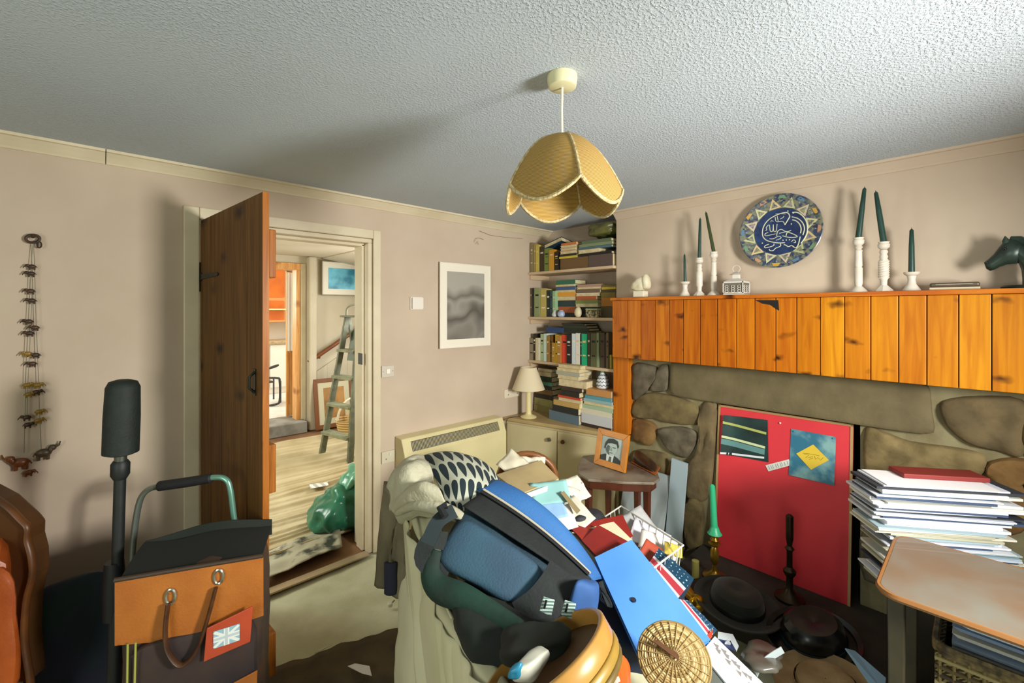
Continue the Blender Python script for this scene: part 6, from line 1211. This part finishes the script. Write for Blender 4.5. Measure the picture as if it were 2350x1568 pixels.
def scrap(i, px, py, d, w_, h_, ang_, col, lab, cat='paper', wr=.008, name='loose_paper', th=.0012):
    c_ = at(px, py, d); a_ = V((RT[0], RT[1], 0)); up_ = V((FW[0]*.8, FW[1]*.8, .6)).normalized()
    e = a_*cos(ang_)+up_*sin(ang_); f = up_*cos(ang_)-a_*sin(ang_); e *= w_/2; f *= h_/2
    return mesh(name, quad([c_-e-f, c_+e-f, c_+e+f, c_-e+f], 9, 9, th, wr, 14, i), M(col, .7), label=lab, cat=cat, smooth=True, angle=0)
scrap(1, 1470, 1205, 2.0, .12, .14, .5, '#A9A9A8', 'grey crumpled sheet at the back of the wire tray', wr=.02)
scrap(2, 1492, 1232, 1.92, .16, .10, -.5, '#D6D2DC', 'white folded letter in the middle of the wire tray', wr=.015)
scrap(3, 1510, 1250, 1.86, .15, .08, -.4, '#D8D4CC', 'white envelope at the front of the wire tray', wr=.012)
scrap(4, 1490, 1272, 1.76, .10, .07, .9, '#A8442A', 'rust coloured card in the wire tray', wr=.004)
scrap(5, 1545, 1262, 1.80, .07, .05, -.3, '#C8B048', 'yellow card at the right corner of the wire tray', wr=.004)
# star and stripe patterned carton
def starprint():
    m = bpy.data.materials.new('mat_star_print'); m.use_nodes = True
    n, l = m.node_tree.nodes, m.node_tree.links; b = n['Principled BSDF']; b.inputs['Roughness'].default_value = .4
    at_ = n.new('ShaderNodeAttribute'); at_.attribute_name = 'pat'; sp = n.new('ShaderNodeSeparateXYZ'); l.new(at_.outputs['Vector'], sp.inputs[0])
    mp_ = n.new('ShaderNodeMapping'); mp_.inputs['Scale'].default_value = (9, 9, 1); l.new(at_.outputs['Vector'], mp_.inputs[0])
    vo = n.new('ShaderNodeTexVoronoi'); vo.inputs['Scale'].default_value = 1; vo.inputs['Randomness'].default_value = .25; l.new(mp_.outputs[0], vo.inputs[0])
    r = n.new('ShaderNodeValToRGB'); r.color_ramp.interpolation = 'CONSTANT'; r.color_ramp.elements[0].color = lin('#B9D6E0'); r.color_ramp.elements[1].position = .2; r.color_ramp.elements[1].color = lin('#1E4A66'); l.new(vo.outputs[0], r.inputs[0])
    r2 = n.new('ShaderNodeValToRGB'); r2.color_ramp.interpolation = 'CONSTANT'; e = r2.color_ramp.elements; e[0].color = lin('#24405E'); e[1].position = .16; e[1].color = lin('#DADAE0')
    for p, c_ in ((.3, '#C8404C'), (.5, '#DADAE0'), (.6, '#1E4A66')): k = e.new(p); k.color = lin(c_)
    l.new(sp.outputs[1], r2.inputs[0])
    gt = n.new('ShaderNodeMath'); gt.operation = 'GREATER_THAN'; gt.inputs[1].default_value = .6; l.new(sp.outputs[1], gt.inputs[0])
    mx = n.new('ShaderNodeMix'); mx.data_type = 'RGBA'; l.new(gt.outputs[0], mx.inputs[0]); l.new(r2.outputs[0], mx.inputs[6]); l.new(r.outputs[0], mx.inputs[7]); l.new(mx.outputs[2], b.inputs['Base Color'])
    return m
sp_ = starprint()
t = thing('gift_bag', 'stars and stripes patterned paper bag under the wire tray', 'bag', at(1540, 1370, 1.6))
fr_ = [at(1483, 1302, 1.66), at(1545, 1385, 1.50), at(1592, 1328, 1.56), at(1512, 1258, 1.74)]
o = mesh('front_face', quad(fr_, 12, 12, .002, .002, 10), sp_, t, smooth=True); uvmap(o, 12, 12)
bk_ = V((.05, .06, -.16))
mesh('bag_body', MB().hexa([p-V((0, 0, .003))+V((.01, .02, 0))+bk_ for p in fr_]+[p-V((0, 0, .004)) for p in fr_]), M('#2A3A4E', .6), t)
mesh('white_edge', MB().slab([at(1478, 1300, 1.655), at(1544, 1390, 1.49), at(1538, 1400, 1.485), at(1470, 1306, 1.65)], (0, 0, -.004)), M('#D6D6D0', .6), t)
t = thing('wrapping_paper', 'piece of starry wrapping paper at the edge of the blue folder', 'wrapping paper', at(1600, 1440, 1.45))
o = mesh('sheet', quad([at(1555, 1375, 1.5), at(1622, 1468, 1.36), at(1646, 1446, 1.40), at(1580, 1378, 1.53)], 8, 8, .002, .003, 12), sp_, t, smooth=True); uvmap(o, 8, 8)
mesh('red_corner', MB().slab([at(1622, 1460, 1.375), at(1636, 1446, 1.39), at(1634, 1462, 1.37), at(1626, 1472, 1.36)], (0, 0, .002)), M('#D0452C', .5), t)
# round woven basket lid
ce = at(1546, 1512, 1.15); nl = (V((0, 0, H))-ce).normalized(); nl = (nl*.75+V((-.15, -.1, .55))).normalized()
LT = Matrix.Translation(ce) @ nl.to_track_quat('Z', 'Y').to_matrix().to_4x4()
t = thing('woven_basket_lid', 'round woven straw basket lid resting on the blue folder', 'basket lid', ce)
ws = M('#A98F5E', .8, '#8A7044', 40, bump=.3)
mesh('base_disc', MB().lathe([(.001, -.012), (.084, -.014), (.09, -.006), (.08, .0), (.04, .010), (.001, .014)], 40, LT @ Matrix.Diagonal((1, .94, 1, 1))), M('#6E5830', .85), t, smooth=True)
straws = [M('#C4AC78', .8), M('#A88F58', .8), M('#8E7646', .8), M('#D0BA88', .8)]
for k in range(15):
    r_ = .008+k*.0057; z_ = .0155-.0155*(r_/.09)**1.6
    mesh('straw_coil', MB().tube([LT @ V((r_*cos(a_)*(1+.012*nz(a_*2, k)), r_*.94*sin(a_), z_+.0012*sin(a_*9+k*2))) for a_ in [2*pi*i/40 for i in range(40)]], .0033, 5, closed=True), straws[k % 4], t, smooth=True)
for k in range(26):
    a_ = 2*pi*k/26; mesh('binding_stitch', MB().tube([LT @ V((r_*cos(a_), r_*.94*sin(a_), .0195-.0155*(r_/.09)**1.6)) for r_ in (.012, .04, .065, .086)], .0016, 4), M('#957C4C', .8), t)
mesh('leather_loop', MB().slab([LT @ V(p) for p in ((-.05, .02, .0235), (-.048, .028, .0235), (.008, .006, .0245), (.012, -.008, .0245), (.0, -.004, .0245))], nl*.003), M('#5E3A1E', .6), t)
# white floral box and packaging at the front
t = thing('floral_box', 'white box with grey floral print at the front of the hearth', 'box', at(1690, 1560, 1.3))
fbp = [at(1608, 1500, 1.30), at(1640, 1463, 1.40), at(1765, 1585, 1.22), at(1720, 1640, 1.12)]
mesh('lid', quad(fbp, 10, 10, .004, .001, 5), M('#C9D2DC', .6, '#B6C2D0', 4), t, smooth=True)
mesh('sides', MB().hexa([p-V((0, 0, .2)) for p in fbp]+[p-V((0, 0, .005)) for p in fbp]), M('#B8C0C8', .6), t)
for k in range(12):
    f = k/11; c_ = fbp[1].lerp(fbp[2], .1+.75*f).lerp(fbp[0].lerp(fbp[3], .1+.75*f), .32+.1*sin(k*2))+V((0, 0, .002))
    mesh('printed_flower', MB().slab([c_+V((.009*cos(a_)*(1+.4*(i % 2)), .009*sin(a_)*(1+.4*(i % 2)), .0)) for i, a_ in enumerate([2*pi*j/10 for j in range(10)])], (0, 0, .0015)), M('#8F8A84', .6), t)
t = thing('printed_tag', 'folded white card with a navy panel beside the felt hat', 'card', at(1670, 1480, 1.5))
mesh('white_panel', MB().slab([at(1648, 1450, 1.55), at(1682, 1456, 1.56), at(1695, 1482, 1.5), at(1690, 1494, 1.47), at(1676, 1470, 1.52), at(1647, 1464, 1.52)], (0, 0, -.004)), M('#B9C2C4', .5), t)
mesh('navy_panel', MB().slab([at(1645, 1466, 1.52), at(1676, 1472, 1.52), at(1688, 1494, 1.47), at(1668, 1486, 1.48)], (0, 0, -.003)), M('#22305A', .5), t)
mesh('white_spot', MB().slab([at(1670+7*cos(a_), 1478+6*sin(a_), 1.497) for a_ in [2*pi*i/14 for i in range(14)]], (0, 0, .001)), M('#D8DCE0', .5), t)
mesh('packing_strap', MB().sheet(lambda u, v: at(1730+62*u+8*v, 1540-56*u**.6+14*v, 1.40), 14, 3, .002), M('#B4C0C2', .5), label='curved white plastic packing strap on the hearth', cat='strap', smooth=True)
mesh('plastic_bag', MB().blob([at(1700, 1545, 1.35), at(1800, 1560, 1.32), at(1800, 1500, 1.5), at(1710, 1490, 1.55), at(1700, 1520, 1.37), at(1785, 1530, 1.34), at(1785, 1470, 1.52), at(1720, 1458, 1.58)], 10, 3.5, .025, 14), M('#4E4A40', .3, '#6A6860', 9, bump=.4, bscale=18), label='crumpled grey plastic bag between the floral box and hats', cat='bag', smooth=True, angle=0)
mesh('blue_leaflet', MB().slab([at(1940, 1488, 1.5), at(1962, 1494, 1.5), at(2033, 1556, 1.42), at(2030, 1590, 1.38), at(2000, 1575, 1.4)], (.004, .002, -.006)), M('#7FA0B8', .5), label='pale blue leaflet standing behind the straw hat', cat='leaflet')
# ---- behind the chair: round backed chair, open box and papers
d = 2.25
t = thing('round_backed_chair', 'brown bentwood chair with rounded back before the cupboard', 'chair', at(1210, 1090, d)-V((0, 0, at(1210, 1090, d).z)))
bwd = M('#6E4220', .4, '#86552A', 10)
arc = [at(1210-65*cos(a_), 1098-56*sin(a_), d) for a_ in [pi*i/16 for i in range(17)]]
mesh('top_rail', MB().tube(arc, .016, 10), bwd, t, smooth=True)
mesh('back_panel', MB().slab([p for p in arc], V((.012, .014, 0))), M('#8A5A2C', .5, '#7A4A22', 6), t)
dn = V((FW[0], FW[1], 0)); c_ = at(1210, 1098, d)
mesh('seat', MB().lathe([(.001, .43), (.19, .43), (.19, .455), (.001, .455)], 24, Matrix.Translation((c_.x+dn.x*.2, c_.y+dn.y*.2, 0))), bwd, t, smooth=True)
for sx_, sy_ in ((-.13, .13), (.13, .13), (-.13, -.13), (.13, -.13)): mesh('leg', MB().tube([V((c_.x+dn.x*.2+sx_, c_.y+dn.y*.2+sy_, .43)), V((c_.x+dn.x*.2+sx_*1.2, c_.y+dn.y*.2+sy_*1.2, 0))], [.017, .013], 8), bwd, t, smooth=True)
for sx_ in (0, -1): mesh('back_post', MB().tube([arc[sx_], V((arc[sx_].x, arc[sx_].y, .45)).lerp(V((c_.x+dn.x*.2, c_.y+dn.y*.2, .45)), .35)], .014, 8), bwd, t, smooth=True)
t = thing('cardboard_box', 'flat buff cardboard box behind the rucksack', 'box', at(1220, 1130, 1.95))
lp = [at(1138, 1092, 2.0), at(1242, 1058, 2.12), at(1282, 1100, 1.98), at(1196, 1135, 1.84)]
mesh('card_base', quad(lp, 6, 6, .004), M('#B9A476', .8, '#A8936A', 6), t)
for i in range(4): mesh('folded_edge', MB().slab([lp[i], lp[(i+1) % 4], lp[(i+1) % 4]-V((0, 0, .035)), lp[i]-V((0, 0, .035))], V((.003, .003, 0))), M('#C2B48E', .8), t)
mesh('white_front_edge', MB().slab([at(1190, 1140, 1.82), at(1290, 1103, 1.95), at(1288, 1116, 1.93), at(1195, 1150, 1.81)], V((.004, .004, 0))), M('#C9D6D2', .6), t)
random.seed(31)
scrap(11, 1180, 1066, 2.1, .11, .13, .9, '#CFC6AE', 'cream crumpled sheet on the flat cardboard box', wr=.02)
scrap(12, 1222, 1066, 2.12, .12, .08, -.1, '#DCD2BC', 'ivory crumpled sheet behind the flat cardboard box', wr=.025)
scrap(13, 1262, 1130, 1.88, .16, .10, .1, '#8FC0BC', 'pale turquoise card below the flat cardboard box', wr=.006)
scrap(14, 1268, 1160, 1.84, .10, .12, .2, '#8FB4D8', 'light blue sheet beside the rucksack', wr=.01)
scrap(15, 1300, 1150, 1.90, .12, .14, -.3, '#D6CFBE', 'white crumpled receipt right of the light blue sheet', wr=.022)
scrap(16, 1315, 1125, 1.95, .11, .12, .4, '#DCD6C6', 'cream crumpled paper ball right of the turquoise card', wr=.03)
scrap(17, 1320, 1180, 1.84, .13, .11, -.9, '#C9C4B2', 'grey white booklet lying near the red folder', wr=.006)
scrap(18, 1290, 1190, 1.80, .10, .10, .3, '#D9D9D4', 'bright white note below the crumpled receipt', wr=.012)
mesh('fawn_strip', quad([at(1286, 1132, 1.86), at(1294, 1128, 1.87), at(1332, 1172, 1.80), at(1324, 1180, 1.79)], 6, 3, .002, .003, 10), M('#8A7A54', .7), label='fawn card strip across the crumpled papers', cat='card', smooth=True)
mesh('dark_pouch', MB().blob([at(1300, 1235, 1.78), at(1385, 1215, 1.85), at(1400, 1200, 2.0), at(1320, 1195, 2.0), at(1315, 1185, 1.80), at(1372, 1178, 1.86), at(1385, 1168, 1.98), at(1330, 1160, 1.98)], 10, 3.2, .015, 14), M('#26262E', .7, '#1C1C22', 8), label='small dark fabric pouch behind the red folder', cat='pouch', smooth=True, angle=0)
mesh('storage_crate', MB().box(1.33, 1.58, 1.24, 1.47, .001, .68), M('#5E5644', .8, '#4A4234', 5), label='drab storage crate under the loose papers', cat='crate', bevel=.01)
# ---- small table with portrait
SZ = .55
t = thing('small_wooden_table', 'small dark wooden table with clipped corners beside the fireplace', 'table', (2.25, 1.5, 0))
tp_ = [onz(1325, 1070, SZ), onz(1338, 1046, SZ), onz(1420, 1040, SZ), onz(1505, 1075, SZ), onz(1514, 1098, SZ), onz(1500, 1108, SZ), onz(1430, 1106, SZ), onz(1350, 1100, SZ), onz(1328, 1086, SZ)]
wtop = M('#8C8272', .4, '#5E4636', 5, lo=.4, hi=.6); rw = M('#5A2C1A', .4, '#43200F', 9)
mesh('top', MB().slab(tp_, (0, 0, -.014)), wtop, t, bevel=.003)
ctr = sum(tp_, V())/len(tp_)
mesh('apron', MB().slab([ctr+(p-ctr)*.93-V((0, 0, .0145)) for p in tp_], (0, 0, -.045)), rw, t, bevel=.003)
for px, py in ((1347, 1108), (1490, 1112), (1395, 1062), (1466, 1085)):
    q = onz(px, py, SZ-.05); q = ctr+(q-ctr)*.94; q.z = 0
    mesh('leg', MB().hexa([q+V((a_*.011, b_*.011, 0)) for a_, b_ in ((-1, -1), (1, -1), (1, 1), (-1, 1))]+[q+V((a_*.018, b_*.018, SZ-.03)) for a_, b_ in ((-1, -1), (1, -1), (1, 1), (-1, 1))]), rw, t, bevel=.002)
# portrait in a wooden frame
b0, b1 = onz(1366, 1063, SZ+.003), onz(1437, 1086, SZ+.003); U_ = (b1-b0); wf = U_.length; U_.normalize(); bkd = V((-U_.y, U_.x, 0)); W__ = (V((0, 0, 1))+bkd*.22).normalized()
hf = .215
t, mx, pc_ = framed('framed_portrait', 'light wood framed black and white portrait on the small table', b0, U_, W__, wf, hf, .036, M('#C77F26', .4, '#B26E1C', 12), M('#A9B0A4', .6), .001, M('#8A9A94', .4, '#A8B4AC', 9), depth=.018, cat='framed photo')
mesh('easel_strut', MB().slab([mx @ V((wf*.4, .0, -.07)), mx @ V((wf*.6, .0, -.07)), mx @ V((wf*.6, hf*.7, -.003)), mx @ V((wf*.4, hf*.7, -.003))], bkd*.003), M('#4A2E16', .6), t)
iw, ih = wf-.074, hf-.074
def PP(pts): return [(.037+u*iw, .037+v*ih) for u, v in pts]
for nm, pts, col, l_ in (('printed_suit', [(0, 0), (0, .16), (.2, .26), (.4, .3), (.62, .3), (.85, .22), (1, .12), (1, 0)], '#1E2A28', 0), ('printed_shirt', [(.32, 0), (.3, .3), (.45, .34), (.66, .3), (.62, 0)], '#C9D2CC', 1), ('printed_tie', [(.42, 0), (.45, .2), (.55, .2), (.56, 0)], '#55504A', 2),
                        ('printed_face', [(.24, .5), (.3, .36), (.42, .25), (.58, .26), (.72, .36), (.78, .55), (.76, .74), (.6, .84), (.36, .82), (.24, .7)], '#A9B8B0', 3), ('printed_hair', [(.16, .5), (.2, .74), (.32, .92), (.55, .97), (.76, .9), (.84, .7), (.8, .6), (.72, .76), (.5, .76), (.32, .72), (.25, .6), (.22, .5)], '#1C2826', 4),
                        ('printed_shading', [(.24, .5), (.32, .66), (.4, .64), (.44, .5), (.4, .38), (.46, .28), (.38, .28), (.3, .37)], '#4A5A56', 4), ('printed_brow', [(.34, .62), (.46, .61), (.46, .585), (.35, .59)], '#26302E', 5), ('printed_brow', [(.56, .61), (.72, .62), (.71, .59), (.57, .585)], '#26302E', 5), ('printed_nose', [(.48, .58), (.52, .58), (.56, .44), (.48, .43)], '#7E8E88', 5), ('printed_mouth', [(.42, .375), (.6, .38), (.59, .355), (.44, .35)], '#4A4A48', 5)):
    mesh(nm, MB().prism(PP(pts), .0004, mx, z0=.0122+l_*.0005), M(col, .5), pc_)
# shoes / leather case on the table
q = [onz(1448, 1062, SZ+.003), onz(1505, 1092, SZ+.003), onz(1515, 1074, SZ+.003), onz(1462, 1050, SZ+.003)]
t = thing('leather_shoe', 'dark brown leather shoe lying behind the portrait', 'shoe', q[0])
mesh('upper', MB().blob([p for p in q]+[q[0]+V((0, 0, .055)), q[1].lerp(q[0], .1)+V((0, 0, .02)), q[2].lerp(q[3], .1)+V((0, 0, .03)), q[3]+V((0, 0, .07))], 9, 3, .006, 16), M('#2E1C12', .3, '#43281A', 10, coat=.3), t, smooth=True, angle=0)
mesh('sole', MB().slab([p+V((0, 0, -.001)) for p in q], (0, 0, .007)), M('#A4581E', .5), t, bevel=.002)
# pale boards leaning behind the small table
mesh('white_board', MB().slab([V((2.46, 1.33, .001)), V((2.46, 1.64, .001)), V((2.60, 1.64, .47)), V((2.60, 1.33, .47))], V((.014, 0, .002))), M('#A9B4B4', .55, '#98A4A6', 3), label='pale grey board leaning on the stone behind the small table', cat='board', bevel=.002)
mesh('white_panel_sheet', MB().slab([V((2.50, 1.225, .001)), V((2.50, 1.325, .001)), V((2.605, 1.325, .585)), V((2.605, 1.225, .575))], V((.012, 0, 0))), M('#A8BAC0', .5), label='narrow white panel standing right of the small table', cat='panel')
